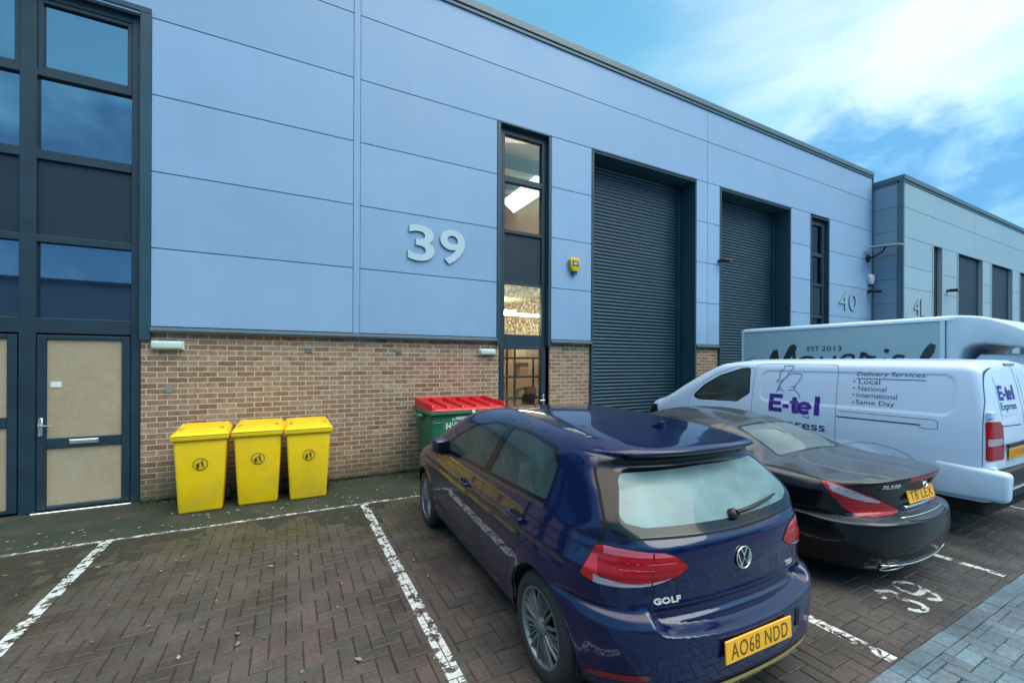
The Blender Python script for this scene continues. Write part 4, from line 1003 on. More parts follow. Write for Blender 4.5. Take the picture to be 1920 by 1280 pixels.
# >>>CARLIB
# ---- dark blue hatchback
GOLF_O = (2.165, 1.36)
def _gplan(y, z):
    up = sstep(0.95, 1.4, z)
    r = np.clip((1.05 - y) / 1.05, 0, 1); fr = np.clip((y - 3.1) / 1.16, 0, 1)
    mid = 0.012 * (1 - np.clip(np.abs(y - 2.1) / 2.1, 0, 1)) * 0
    return (0.075 + 0.075 * up) * r ** 2 + 0.06 * sstep(1.25, 1.42, z) * (1 - sstep(0.25, 0.8, y)) + (0.10 + 0.1 * up) * fr ** 2 - mid
def _gextra(v, ax, y, z):
    # shoulder crease and sill crease on the flank
    m = sstep(0.25, 0.6, y) * (1 - sstep(3.7, 4.1, y))
    v = v + 0.010 * m * np.exp(-((z - 0.80) / 0.022) ** 2)
    v = v + 0.012 * m * np.exp(-((z - 0.36) / 0.05) ** 2) * sstep(0.5, 0.7, y) * (1 - sstep(3.3, 3.5, y))
    # tailgate drops lower than the bumper shoulders between them
    zl = 0.556 + 0.12 * ax ** 2
    v = v + 0.066 * (1 - sstep(0.545, 0.625, ax + (0.66 - z) * 0.25)) * sstep(-0.018, 0.018, z - zl) * (1 - sstep(0.610, 0.690, z)) * (1 - sstep(0.3, 0.5, y))
    return v
golf = Body(
    T=[(-0.4, 1.36), (0.2, 1.405), (0.6, 1.448), (1.2, 1.478), (1.75, 1.485), (2.2, 1.468), (2.55, 1.415), (2.95, 1.25), (3.32, 1.055), (3.5, 1.0), (3.9, 0.92), (4.12, 0.82), (4.3, 0.62)],
    W=[(0.12, 0.78), (0.25, 0.835), (0.40, 0.868), (0.6, 0.888), (0.76, 0.895), (0.84, 0.893), (0.885, 0.875), (0.95, 0.855), (1.15, 0.765), (1.32, 0.685), (1.42, 0.62), (1.52, 0.52)],
    Rr=[(0.12, 0.16), (0.22, 0.06), (0.34, 0.01), (0.5, 0.0), (0.60, 0.010), (0.64, 0.035), (0.675, 0.078), (0.71, 0.092), (0.85, 0.085), (0.95, 0.10), (1.0, 0.135), (1.2, 0.275), (1.315, 0.372), (1.340, 0.362), (1.372, 0.262), (1.40, 0.240), (1.45, 0.28)],
    Fr=[(0.12, 4.10), (0.3, 4.22), (0.5, 4.26), (0.7, 4.24), (0.85, 4.12), (1.0, 4.0), (1.5, 3.8)],
    length=4.26, plan=_gplan, crown=0.022, rcurve=lambda z: 0.15 + 0.13 * sstep(1.05, 1.36, z), fcurve=0.16, zb=0.17,
    kr=lambda z: 0.30 - 0.22 * sstep(0.92, 1.08, z), kt=lambda y, z: 0.13 + 0.05 * sstep(3.2, 3.6, y) - 0.07 * (1 - sstep(0.25, 0.6, y)),
    extra=_gextra, arches=((0.77, 0.315, 0.36), (3.407, 0.315, 0.36)), flare=0.014)
# ---- black folding-roof coupe
MERC_O = (4.86, 1.50)
def _mplan(y, z):
    up = sstep(0.93, 1.08, z)
    r = np.clip((1.3 - y) / 1.3, 0, 1); fr = np.clip((y - 3.3) / 1.3, 0, 1)
    gh = np.clip((2.3 - y) / 1.5, 0, 1)
    return (0.10 + 0.09 * sstep(0.80, 0.94, z)) * r ** 2 + 0.16 * fr ** 2 + up * 0.10 * gh ** 1.5
merc = Body(
    T=[(-0.4, 0.90), (0.10, 0.945), (0.3, 0.962), (0.8, 0.972), (0.95, 0.985), (1.15, 1.075), (1.4, 1.175), (1.75, 1.262), (2.15, 1.298), (2.5, 1.288), (2.8, 1.21), (3.2, 1.02), (3.4, 0.955), (3.9, 0.90), (4.3, 0.80), (4.65, 0.6)],
    W=[(0.12, 0.80), (0.25, 0.88), (0.45, 0.925), (0.65, 0.938), (0.78, 0.93), (0.87, 0.905), (0.93, 0.86), (0.98, 0.80), (1.05, 0.745), (1.2, 0.655), (1.32, 0.55)],
    Rr=[(0.12, 0.20), (0.2, 0.10), (0.32, 0.025), (0.48, 0.0), (0.575, 0.008), (0.602, 0.03), (0.622, 0.105), (0.66, 0.145), (0.80, 0.125), (0.915, 0.075), (0.948, 0.070), (0.99, 0.12)],
    Fr=[(0.12, 4.45), (0.3, 4.57), (0.5, 4.61), (0.7, 4.57), (0.9, 4.35), (1.3, 4.1)],
    length=4.61, plan=_mplan, crown=0.035, rcurve=0.24, fcurve=0.25, zb=0.15,
    kr=lambda z: 0.23 - 0.07 * sstep(0.65, 0.9, z), kt=lambda y, z: 0.022 + 0.18 * sstep(0.95, 1.3, y),
    arches=((1.10, 0.33, 0.37), (3.685, 0.33, 0.37)), flare=0.02)
# ---- white panel van
VAN_O = (7.21, 1.52)
def _vplan(y, z):
    r = np.clip((0.5 - y) / 0.5, 0, 1); fr = np.clip((y - 3.3) / 1.7, 0, 1)
    return 0.03 * r ** 2 + (0.16 + 0.05 * sstep(1.0, 1.6, z)) * fr ** 2.2
def _rrect(y, z, y0, y1, z0, z1, r):
    dy = np.abs(y - (y0 + y1) / 2) - (y1 - y0) / 2 + r; dz = np.abs(z - (z0 + z1) / 2) - (z1 - z0) / 2 + r
    return np.sqrt(np.maximum(dy, 0) ** 2 + np.maximum(dz, 0) ** 2) + np.minimum(np.maximum(dy, dz), 0) - r
def _vextra(v, ax, y, z):
    # two shallow pressed panels on the flank and a swage below them
    m = sstep(0.5, 0.7, ax)
    for (a, b, c, d) in ((0.30, 2.40, 1.33, 1.76),):
        q = _rrect(y, z, a, b, c, d, 0.10); v = v + 0.009 * m * (1 - sstep(-0.016, 0.016, q))
    dd = np.abs(np.sqrt((y - 1.25) ** 2 + ((z - 0.34) * 1.0) ** 2) - 0.56)
    v = v - 0.012 * m * np.exp(-(np.maximum(np.sqrt((y - 1.25) ** 2 + (z - 0.34) ** 2) - 0.50, 0) / 0.05) ** 2)
    return v
van = Body(
    T=[(-0.3, 1.86), (0.05, 1.905), (0.3, 1.935), (1.5, 1.945), (2.6, 1.94), (3.05, 1.90), (3.4, 1.77), (3.8, 1.56), (4.2, 1.33), (4.38, 1.245), (4.68, 1.17), (4.86, 1.06), (5.0, 0.85)],
    W=[(0.25, 0.88), (0.4, 0.93), (0.7, 0.962), (1.0, 0.962), (1.2, 0.955), (1.5, 0.925), (1.75, 0.885), (1.88, 0.85), (1.98, 0.80)],
    Rr=[(0.25, 0.05), (0.5, 0.02), (0.9, 0.0), (1.2, 0.005), (1.6, 0.055), (1.9, 0.12)],
    Fr=[(0.25, 4.94), (0.45, 5.0), (0.7, 5.0), (0.95, 4.96), (1.2, 4.86), (1.9, 4.8)],
    length=5.2, plan=_vplan, crown=0.02, rcurve=0.03, fcurve=0.12, zb=0.28,
    kr=lambda z: 0.085, kt=lambda y, z: 0.10 + 0.08 * sstep(3.0, 3.6, y), extra=_vextra, arches=((4.12, 0.34, 0.40),), flare=0.02)
# <<<CARLIB
# ================================================================ vehicles
def paint(name, col, metal=0.4, rough=0.35, coat=1.0, flake=0.0, dirt_or_haze=0.0, sky_sheen=0.0):
    m = bpy.data.materials.new(name); m.use_nodes = True; t = m.node_tree; b = t.nodes['Principled BSDF']; K = t.links.new
    b.inputs['Base Color'].default_value = (*col, 1); b.inputs['Metallic'].default_value = metal; b.inputs['Roughness'].default_value = rough
    b.inputs['Coat Weight'].default_value = coat; b.inputs['Coat Roughness'].default_value = 0.035; b.inputs['Coat IOR'].default_value = 1.5; b.inputs['Specular IOR Level'].default_value = 0.12
    tc = t.nodes.new('ShaderNodeTexCoord')
    if dirt_or_haze > 0:   # dried road film, heavier low down
        n = t.nodes.new('ShaderNodeTexNoise'); n.inputs['Scale'].default_value = 5; n.inputs['Detail'].default_value = 7; K(tc.outputs['Object'], n.inputs['Vector'])
        sp = t.nodes.new('ShaderNodeSeparateXYZ'); K(tc.outputs['Object'], sp.inputs[0])
        a = t.nodes.new('ShaderNodeMath'); a.operation = 'MULTIPLY_ADD'; K(sp.outputs['Z'], a.inputs[0]); a.inputs[1].default_value = -0.5; K(n.outputs['Fac'], a.inputs[2])
        r = t.nodes.new('ShaderNodeMapRange'); r.inputs['From Min'].default_value = 0.05; r.inputs['From Max'].default_value = 0.5; r.inputs['To Max'].default_value = dirt_or_haze; K(a.outputs[0], r.inputs['Value'])
        mx = t.nodes.new('ShaderNodeMixRGB'); K(r.outputs[0], mx.inputs['Fac']); mx.inputs[1].default_value = (*col, 1); mx.inputs[2].default_value = (0.10, 0.095, 0.085, 1); K(mx.outputs[0], b.inputs['Base Color'])
        r2 = t.nodes.new('ShaderNodeMapRange'); r2.inputs['From Min'].default_value = 0.05; r2.inputs['From Max'].default_value = 0.5; r2.inputs['To Min'].default_value = 0.03; r2.inputs['To Max'].default_value = 0.03 + dirt_or_haze * 0.6; K(a.outputs[0], r2.inputs['Value']); K(r2.outputs[0], b.inputs['Coat Roughness'])
    if sky_sheen > 0:   # pale sky reflection painted into the colour of upward faces
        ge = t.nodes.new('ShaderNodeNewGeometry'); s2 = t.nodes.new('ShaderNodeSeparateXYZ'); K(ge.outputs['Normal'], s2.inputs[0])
        q = t.nodes.new('ShaderNodeMapRange'); q.inputs['From Min'].default_value = 0.55; q.inputs['From Max'].default_value = 0.98; q.inputs['To Max'].default_value = sky_sheen; K(s2.outputs['Z'], q.inputs['Value'])
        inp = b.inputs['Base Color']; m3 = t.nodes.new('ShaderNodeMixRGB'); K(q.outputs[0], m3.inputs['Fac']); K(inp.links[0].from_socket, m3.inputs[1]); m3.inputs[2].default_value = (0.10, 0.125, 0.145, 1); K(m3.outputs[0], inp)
    n3 = t.nodes.new('ShaderNodeTexNoise'); n3.inputs['Scale'].default_value = 420; n3.inputs['Detail'].default_value = 1; K(tc.outputs['Object'], n3.inputs['Vector'])
    bp = t.nodes.new('ShaderNodeBump'); bp.inputs['Distance'].default_value = 0.0004; bp.inputs['Strength'].default_value = 0.12; K(n3.outputs['Fac'], bp.inputs['Height']); K(bp.outputs[0], b.inputs['Normal'])
    return m
M_blue = paint('deep_blue_paint', (0.0005, 0.0050, 0.046), 0.15, 0.34, dirt_or_haze=0.02)
M_blk = paint('black_paint', (0.001, 0.0025, 0.006), 0.0, 0.3, dirt_or_haze=0.02, sky_sheen=0.40, coat=0.6)
M_vanw = paint('white_van_paint', (0.50, 0.66, 0.84), 0.0, 0.4, coat=0.6, dirt_or_haze=0.10)
M_box = paint('pale_grey_box_panel', (0.28, 0.44, 0.52), 0.0, 0.5, coat=0.25, dirt_or_haze=0.15)
M_boxedge = paint('white_box_edge', (0.46, 0.62, 0.74), 0.0, 0.45, coat=0.3)
M_tyre = mat('tyre_rubber', (0.018, 0.020, 0.021), 0.8, var=0.2, vscale=8, bump=0.3, bscale=40)
M_rim = mat('alloy_silver', (0.20, 0.23, 0.24), 0.42, 0.7, var=0.1)
M_liner = mat('black_liner', (0.006, 0.006, 0.007), 0.9)
M_inside = mat('grey_lining', (0.22, 0.26, 0.26), 0.9)
M_seat = mat('seat_fabric', (0.08, 0.10, 0.105), 0.9, bump=0.2, bscale=150)
M_gloss = mat('gloss_black', (0.004, 0.007, 0.008), 0.15, spec=0.22, coat=0.3)
M_seam = mat('seam_shadow', (0.003, 0.003, 0.004), 0.9)
M_carglass = glass_mat('car_side_glass', (0.80, 0.92, 0.90), 1.0, 1.33, dirt_or_haze=0.13, haze_col=(0.22, 0.40, 0.40), dscale=2.5)  # patchy teal haze painted in for the teal light in the windows
M_fog = glass_mat('misted_rear_glass', (0.2, 0.26, 0.26), 1.0, 1.55, dirt_or_haze=0.90, haze_col=(0.15, 0.275, 0.29), dscale=4.5)
M_silver = mat('chrome_lettering', (0.74, 0.76, 0.76), 0.22, 0.9)
M_badge = mat('satin_silver_lettering', (0.62, 0.64, 0.64), 0.4, 0.3)
M_yellow = mat('yellow_plate', (0.88, 0.42, 0.004), 0.35, coat=0.5, var=0.03)
M_char = mat('plate_characters', (0.11, 0.075, 0.012), 0.5)

def lamp_mat(name, col, band=110.0):
    m = bpy.data.materials.new(name); m.use_nodes = True; t = m.node_tree; b = t.nodes['Principled BSDF']; K = t.links.new
    tc = t.nodes.new('ShaderNodeTexCoord'); w_ = t.nodes.new('ShaderNodeTexWave'); w_.bands_direction = 'Z'; w_.inputs['Scale'].default_value = band / 12; w_.inputs['Distortion'].default_value = 1.2; w_.inputs['Detail Scale'].default_value = 2; K(tc.outputs['Object'], w_.inputs['Vector'])
    r = t.nodes.new('ShaderNodeMapRange'); r.inputs['To Min'].default_value = 0.7; r.inputs['To Max'].default_value = 1.2; K(w_.outputs['Fac'], r.inputs['Value'])
    s = t.nodes.new('ShaderNodeVectorMath'); s.operation = 'SCALE'; s.inputs[0].default_value = col; K(r.outputs[0], s.inputs['Scale']); K(s.outputs[0], b.inputs['Base Color'])
    b.inputs['Roughness'].default_value = 0.35; b.inputs['Specular IOR Level'].default_value = 0.2; b.inputs['Coat Weight'].default_value = 0.55; b.inputs['Coat Roughness'].default_value = 0.02; return m
M_red = lamp_mat('red_lamp_lens', (0.30, 0.002, 0.008)); M_red2 = mat('bright_red_lens', (0.50, 0.006, 0.006), 0.2, coat=1.0); M_dkred = mat('dark_red_lens', (0.16, 0.003, 0.008), 0.2, coat=1.0)
M_clear = lamp_mat('clear_lamp_lens', (0.33, 0.33, 0.40), 260)

def add_mesh(name, me, m, parent):
    return link(name, me, m, parent)

def join_arrays(parts):
    V, Fc, k = [], [], 0
    for v, f in parts:
        V.append(np.asarray(v)); Fc += [tuple(i + k for i in q) for q in f]; k += len(v)
    return np.concatenate(V), Fc

def seams_obj(body, lines, parent, name='panel_seam', m=None, wd=0.006, off=0.0012):
    for (view, pts, sg) in lines:
        for s_ in ((1, -1) if sg == 0 else (sg,)):
            V, Fc = seam(body, pts, wd, off, view=view, sgn=s_); link(name, mesh_from(name, V, Fc), m or M_seam, parent)

def wheel(parent, x, y, r, wd, sg, rim_r, style, mrim=None):
    """x: outer face; sg: +1 right side, -1 left side"""
    M = Matrix.Translation((x, y, r)) @ Matrix.Rotation(R(90) * sg, 4, 'Y')     # local +Z points outward
    mb = MB(); w2 = wd
    prof = [(rim_r - 0.01, -w2 + 0.01), (rim_r + 0.01, -w2), (r - 0.03, -w2 - 0.004), (r - 0.006, -w2 + 0.02), (r, -w2 + 0.045), (r, -0.05), (r - 0.005, -0.025), (r - 0.03, 0.0), (r - 0.055, 0.006), (rim_r + 0.012, 0.004), (rim_r - 0.004, -0.004)]
    mb.lathe(prof, M, 56)
    for q in range(3):   # tread grooves as dark ribs left out; fine shoulder blocks instead
        pass
    t = mb.build('wheel', M_tyre, parent)
    mb = MB(); mb.lathe([(rim_r, -0.002), (rim_r - 0.008, 0.001), (rim_r - 0.016, -0.006), (rim_r - 0.022, -0.05), (rim_r - 0.03, -w2 + 0.02)], M, 56)
    def spoke(a0, a1, r0, r1, w0, w1, z0, z1, th=0.018):
        """from radius r0 at angle a0 to r1 at a1"""
        P0 = Vector((r0 * math.cos(a0), r0 * math.sin(a0), z0)); P1 = Vector((r1 * math.cos(a1), r1 * math.sin(a1), z1))
        Pm = (P0 + P1) / 2 + Vector((0, 0, 0.006)); pts = [P0, Pm, P1]; ws = [w0, (w0 + w1) / 2, w1]; V = []
        d = (P1 - P0).normalized(); n = Vector((-d.y, d.x, 0)).normalized()
        for p, ww in zip(pts, ws): V += [p + n * ww / 2 - Vector((0, 0, th)), p + n * ww * 0.3, p - n * ww * 0.3, p - n * ww / 2 - Vector((0, 0, th))]
        Fc = []
        for k in (0, 1):
            for j in range(4): Fc.append((4 * k + j, 4 * k + (j + 1) % 4, 4 * k + 4 + (j + 1) % 4, 4 * k + 4 + j))
        mb.arr([M @ v for v in V], Fc)
    n = 5
    for k in range(n):
        a = 2 * math.pi * k / n + 0.3
        if style == 'multi':
            spoke(a - 0.10, a - 0.22, 0.045, rim_r - 0.012, 0.026, 0.014, -0.012, -0.006)
            spoke(a + 0.10, a + 0.22, 0.045, rim_r - 0.012, 0.026, 0.014, -0.012, -0.006)
            spoke(a + 0.50, a + 0.45, 0.05, rim_r - 0.014, 0.016, 0.010, -0.016, -0.010); spoke(a + 0.75, a + 0.80, 0.05, rim_r - 0.014, 0.016, 0.010, -0.016, -0.010)
            spoke(a + 0.62, a + 0.625, 0.05, rim_r - 0.014, 0.010, 0.007, -0.020, -0.014)
        else:
            spoke(a, a, 0.04, rim_r - 0.012, 0.06, 0.035, -0.012, -0.006)
    mb.lathe([(0.001, 0.002), (0.030, 0.001), (0.036, -0.006), (0.060, -0.014), (0.066, -0.03)], M, 24)
    for k in range(5):
        a = 2 * math.pi * (k + 0.5) / 5; c = M @ Vector((0.05 * math.cos(a), 0.05 * math.sin(a), -0.010)); c2 = M @ Vector((0.05 * math.cos(a), 0.05 * math.sin(a), -0.003)); mb.tube([c, c2], 0.007, 6)
    rm = mb.build('rim', mrim or M_rim, t)
    mb = MB(); mb.lathe([(0.05, -0.085), (0.135, -0.08), (0.135, -0.095), (0.05, -0.1)], M, 32); mb.lathe([(0.0, -0.12), (rim_r - 0.03, -0.125)], M, 24); mb.build('brake_disc', mat('brake_disc_metal', (0.03, 0.033, 0.035), 0.6, 0.4) if 'brake_disc_metal' not in bpy.data.materials else bpy.data.materials['brake_disc_metal'], t)
    return t

def arch_liner(parent, arches, x0, x1, name='wheel_arch'):
    for (ay, az, ar) in arches:
        for sg in (1, -1):
            V, Fc = [], []; n = 20
            for k in range(n + 1):
                a = math.pi * (k / n) * 1.16 - 0.25
                yy, zz = ay + (ar - 0.004) * math.cos(a), max(0.13, az + (ar - 0.004) * math.sin(a))
                V += [(sg * x0, yy, zz), (sg * x1, yy, zz)]
            for k in range(n): Fc.append((2 * k, 2 * k + 1, 2 * k + 3, 2 * k + 2))
            c = len(V); V.append((sg * x0, ay, az))
            for k in range(n): Fc.append((2 * k, 2 * k + 2, c))
            link(name, mesh_from(name, V, Fc), M_liner, parent)

def plate(parent, cx, y, cz, text, tilt=0.0, w_=0.52, h_=0.111, px=0.0):
    mb = MB(); mb.box(-w_ / 2, w_ / 2, -0.006, 0.004, -h_ / 2, h_ / 2, 0.003)
    o = mb.build('number_plate', M_yellow, parent); o.location = (cx, y, cz); o.rotation_euler = (tilt, 0, px)
    V, Fc = fit_text(text, w_ * 0.86, h_ * 0.70, bold=0.004, spacing=1.12)
    V3 = np.stack([V[:, 0] - w_ * 0.43, np.full(len(V), -0.0072), V[:, 1] - h_ * 0.35], -1)
    link('plate_lettering', mesh_from('plate_lettering', V3, Fc), M_char, o); return o

def surf_text(body, txt, u0, v0, w_, h_, view, m, parent, name, off=0.0025, sgn=-1.0, **kw):
    """lettering laid on the body; on the left flank reading runs towards the rear (decreasing y)"""
    V, Fc = fit_text(txt, w_, h_, **kw)
    if view == 'side':
        yy = u0 - V[:, 0] if sgn < 0 else u0 + V[:, 0]; P = body.side(yy, v0 + V[:, 1], sgn, off)
    else: P = body.rear(u0 + V[:, 0], v0 + V[:, 1], off)
    return link(name, mesh_from(name, P, Fc), m, parent)

def soft_box(parent, name, m, x0, x1, y0, y1, z0, z1, b=0.05, rot=None):
    mb = MB(); mb.box(-(x1 - x0) / 2, (x1 - x0) / 2, -(y1 - y0) / 2, (y1 - y0) / 2, -(z1 - z0) / 2, (z1 - z0) / 2, b, seg=4)
    o = mb.build(name, m, parent, autosmooth=40); o.location = ((x0 + x1) / 2, (y0 + y1) / 2, (z0 + z1) / 2)
    if rot: o.rotation_euler = rot
    return o

def cabin(root, seats, wheel_pos, dash, bench=None, floor=None, dz=0.0):
    """seats: (x, y) list facing +y"""
    for (x, y) in seats:
        s_ = soft_box(root, 'seat', M_seat, x - 0.24, x + 0.24, y - 0.05, y + 0.45, 0.42 + dz, 0.56 + dz, 0.05)
        b = soft_box(root, 'seat_back', M_seat, x - 0.23, x + 0.23, y - 0.20, y - 0.07, 0.50 + dz, 1.10 + dz, 0.05, (R(14), 0, 0))
        h = soft_box(root, 'headrest', M_seat, x - 0.12, x + 0.12, y - 0.31, y - 0.21, 1.10 + dz, 1.28 + dz, 0.04, (R(8), 0, 0))
    if bench:
        x, y = bench
        soft_box(root, 'rear_bench', M_seat, -x, x, y, y + 0.45, 0.42, 0.55, 0.05); soft_box(root, 'rear_backrest', M_seat, -x, x, y - 0.20, y - 0.05, 0.5, 1.02, 0.05, (R(14), 0, 0))
        for q in (-0.38, 0.38): soft_box(root, 'headrest', M_seat, q - 0.11, q + 0.11, y - 0.27, y - 0.18, 1.00, 1.15, 0.035)
    mb = MB(); M = Matrix.Translation(wheel_pos) @ Matrix.Rotation(R(68), 4, 'X'); mb.lathe([(0.17 + 0.015 * math.cos(a), 0.015 * math.sin(a)) for a in [k * math.pi / 3 for k in range(6)]], M, 28, close=True)
    for a in (R(0), R(180), R(270)): mb.tube([M @ Vector((0, 0, -0.02)), M @ Vector((0.17 * math.cos(a), 0.17 * math.sin(a), 0))], 0.02, 6)
    mb.build('steering_wheel', M_black, root)
    mb = MB(); mb.box(*dash, 0.06, seg=4); mb.build('dashboard', M_black, root, autosmooth=40)
    if floor: mb = MB(); mb.box(*floor); mb.build('cabin_floor', M_inside, root)
# ---------------------------------------------------------------- dark blue hatchback
car = empty('parked_car', (GOLF_O[0], GOLF_O[1], 0), R(-2.0), 'dark blue five-door hatchback with misted rear window parked nearest the camera', 'car', 'vehicles parked in the bays')
M_pinkred = mat('pale_red_lens', (0.42, 0.09, 0.13), 0.3, coat=0.5)
sh = Shell(golf, (-1.02, -0.1, 0.10), (1.02, 4.40, 1.56), 0.0135)
for (ay, az, ar) in golf.arches:
    sh.cut(lambda x, y, z: np.maximum(np.sqrt((y - ay) ** 2 + (z - az) ** 2) - ar, 0.55 - np.abs(x)), 'arch')
sh.reg['arch'] = []
DLO = [(0.765, 1.035), (0.785, 1.26), (0.90, 1.350), (1.30, 1.388), (1.85, 1.385), (2.25, 1.315), (2.62, 1.155), (2.86, 1.02), (2.80, 0.985), (1.7, 1.012)]
sh.cut(lambda x, y, z: np.maximum(sd_poly(y, z, DLO, 0.02), 0.45 - np.abs(x)), 'trim')
def inset(x, y, z, poly, r=0.025): return np.maximum(sd_poly(y, z, poly, r), 0.45 - np.abs(x))
sh.cut(lambda x, y, z: inset(x, y, z, [(1.75, 1.035), (1.66, 1.37), (1.88, 1.368), (2.24, 1.300), (2.60, 1.145), (2.73, 1.05), (2.70, 1.012)]), 'glass', 'trim')
sh.cut(lambda x, y, z: inset(x, y, z, [(0.795, 1.055), (0.81, 1.245), (0.92, 1.330), (1.30, 1.370), (1.56, 1.372), (1.64, 1.032)]), 'glass', 'trim')
def rgl(x, y, z, gr=0.0): return np.maximum(sd_poly(np.abs(x), z, [(-0.2, 0.992), (0.30, 1.0), (0.68, 1.012), (0.745, 1.045), (0.70, 1.16), (0.635, 1.30), (0.61, 1.343), (-0.2, 1.346)], 0.008), y - 0.75)
sh.cut(rgl, 'rtrim'); sh.cut(lambda x, y, z: np.maximum(sd_poly(np.abs(x), z, [(-0.2, 1.030), (0.56, 1.045), (0.655, 1.07), (0.668, 1.10), (0.575, 1.245), (0.54, 1.272), (-0.2, 1.285)], 0.03), y - 0.75), 'rglass', 'rtrim')
sh.cut(lambda x, y, z: np.maximum(np.maximum(sd_poly(x, z, [(-0.66, 1.04), (0.66, 1.04), (0.55, 1.40), (-0.55, 1.40)], 0.05), 2.35 - y), -(0)), 'wind')
LP = [(1.235, 0.802), (1.17, 0.885), (1.115, 0.957), (1.05, 0.962), (0.883, 0.956), (0.652, 0.940), (0.565, 0.915), (0.483, 0.862), (0.562, 0.823), (0.721, 0.793), (0.915, 0.779), (1.10, 0.779)]
um = lambda x, y: np.abs(x) + y
sh.cut(lambda x, y, z: np.maximum(sd_poly(um(x, y), z, LP, 0.008), y - 0.9), 'lamp')
sh.cut(lambda x, y, z: np.abs(um(x, y) - 0.725 + (z - 0.87) * 0.10) - 0.006, 'lampgap', 'lamp')
sh.cut(lambda x, y, z: np.maximum(z - (0.800 + 0.012 * ((um(x, y) - 0.85) / 0.2) ** 2), np.maximum(um(x, y) - 1.13, 0.60 - um(x, y))), 'lampwhite', 'lamp')
sh.cut(lambda x, y, z: np.maximum(1.10 - um(x, y), z - 0.915), 'lampblock', 'lamp')
sh.cut(lambda x, y, z: np.maximum(0.922 + 0.02 * (um(x, y) - 0.8) - z, um(x, y) - 1.06), 'lamptop', 'lamp')
sh.cut(lambda x, y, z: np.maximum(np.abs(z - 0.893 - 0.02 * (um(x, y) - 0.8)) - 0.003, np.maximum(um(x, y) - 1.02, 0.56 - um(x, y))), 'lampline', 'lamp')
sh.cut(lambda x, y, z: np.maximum(np.abs(z - 0.862 - 0.02 * (um(x, y) - 0.8)) - 0.0025, np.maximum(um(x, y) - 0.98, 0.60 - um(x, y))), 'lampline', 'lamp')
RF = [(1.20, 0.300), (1.0, 0.335), (0.74, 0.372), (0.735, 0.402), (1.0, 0.372), (1.17, 0.332)]
sh.cut(lambda x, y, z: np.maximum(sd_poly(um(x, y), z, RF, 0.004), y - 0.6), 'reflector')
sh.cut(lambda x, y, z: z - (0.235 + 0.02 * sstep(0.5, 0.8, np.abs(x)) ), 'lower')
sh.finish()
bd = add_mesh('body', sh.mesh('body', 'body'), M_blue, car)
add_mesh('body_lining', sh.mesh('body_lining', 'body', off=-0.02, flip=True), M_inside, car)
add_mesh('lower_valance', sh.mesh('lower_valance', 'lower', off=-0.006), M_black, car)
for sg, nm in ((1, 'r'), (-1, 'l')):
    pk = (lambda c, s_=sg: c[0] * s_ > 0)
    tr = add_mesh('window_trim', sh.mesh('window_trim', 'trim', off=0.001, pick=pk), M_gloss, car)
    add_mesh('side_window', sh.mesh('side_window', 'glass', off=-0.003, pick=pk), M_carglass, car)
    tl = add_mesh('tail_light', sh.mesh('tail_light', 'lamp', off=0.003, pick=pk), M_red, car)
    add_mesh('clear_strip', sh.mesh('clear_strip', 'lampwhite', off=0.003, pick=pk), M_clear, tl)
    add_mesh('upper_band', sh.mesh('upper_band', 'lamptop', off=0.003, pick=pk), M_pinkred, tl)
    add_mesh('light_guide', sh.mesh('light_guide', 'lampline', off=0.003, pick=pk), M_pinkred, tl)
    add_mesh('bright_segment', sh.mesh('bright_segment', 'lampblock', off=0.003, pick=pk), M_red2, tl)
    add_mesh('lamp_joint', sh.mesh('lamp_joint', 'lampgap', off=0.0, pick=pk), M_dkred, tl)
    add_mesh('rear_reflector', sh.mesh('rear_reflector', 'reflector', off=0.002, pick=pk), M_dkred, car)
rw = add_mesh('rear_window', sh.mesh('rear_window', 'rglass', off=-0.001), M_fog, car)
add_mesh('rear_window_border', sh.mesh('rear_window_border', 'rtrim', off=0.0), M_gloss, rw)  # black border, widened at the top to paint in the spoiler's shade
add_mesh('windscreen', sh.mesh('windscreen', 'wind', off=-0.002), M_carglass, car)
# seams
seams_obj(golf, [
    ('side', [(1.665, 1.0), (1.675, 0.80), (1.70, 0.45), (1.72, 0.30)], 0),
    ('side', [(2.88, 0.99), (2.93, 0.85), (2.93, 0.55), (2.86, 0.33), (2.80, 0.30)], 0),
    ('side', [(2.80, 0.30), (1.72, 0.30), (1.30, 0.32), (1.22, 0.42), (1.15, 0.60), (0.98, 0.73), (0.86, 0.82), (0.80, 0.93), (0.765, 1.02)], 0),
    ('side', [(0.42, 0.775), (0.47, 0.72), (0.50, 0.67)], 0),
], car)
hx = [(0.745, 1.06), (0.752, 1.02), (0.765, 0.985)]
lines = []
for s_ in (1, -1):
    lines += [('rear', [(s_ * 0.640, 1.30), (s_ * 0.705, 1.16), (s_ * 0.748, 1.050), (s_ * 0.752, 1.00), (s_ * 0.765, 0.968)], 1),
              ('rear', [(s_ * 0.565, 0.79), (s_ * 0.575, 0.72), (s_ * 0.590, 0.655)], 1)]
seams_obj(golf, lines, car, wd=0.009)
seams_obj(golf, [('rear', [(-0.72, 1.012), (-0.66, 1.003), (-0.3, 0.992), (0.0, 0.986), (0.3, 0.992), (0.66, 1.003), (0.72, 1.012)], 1)], car, wd=0.010)
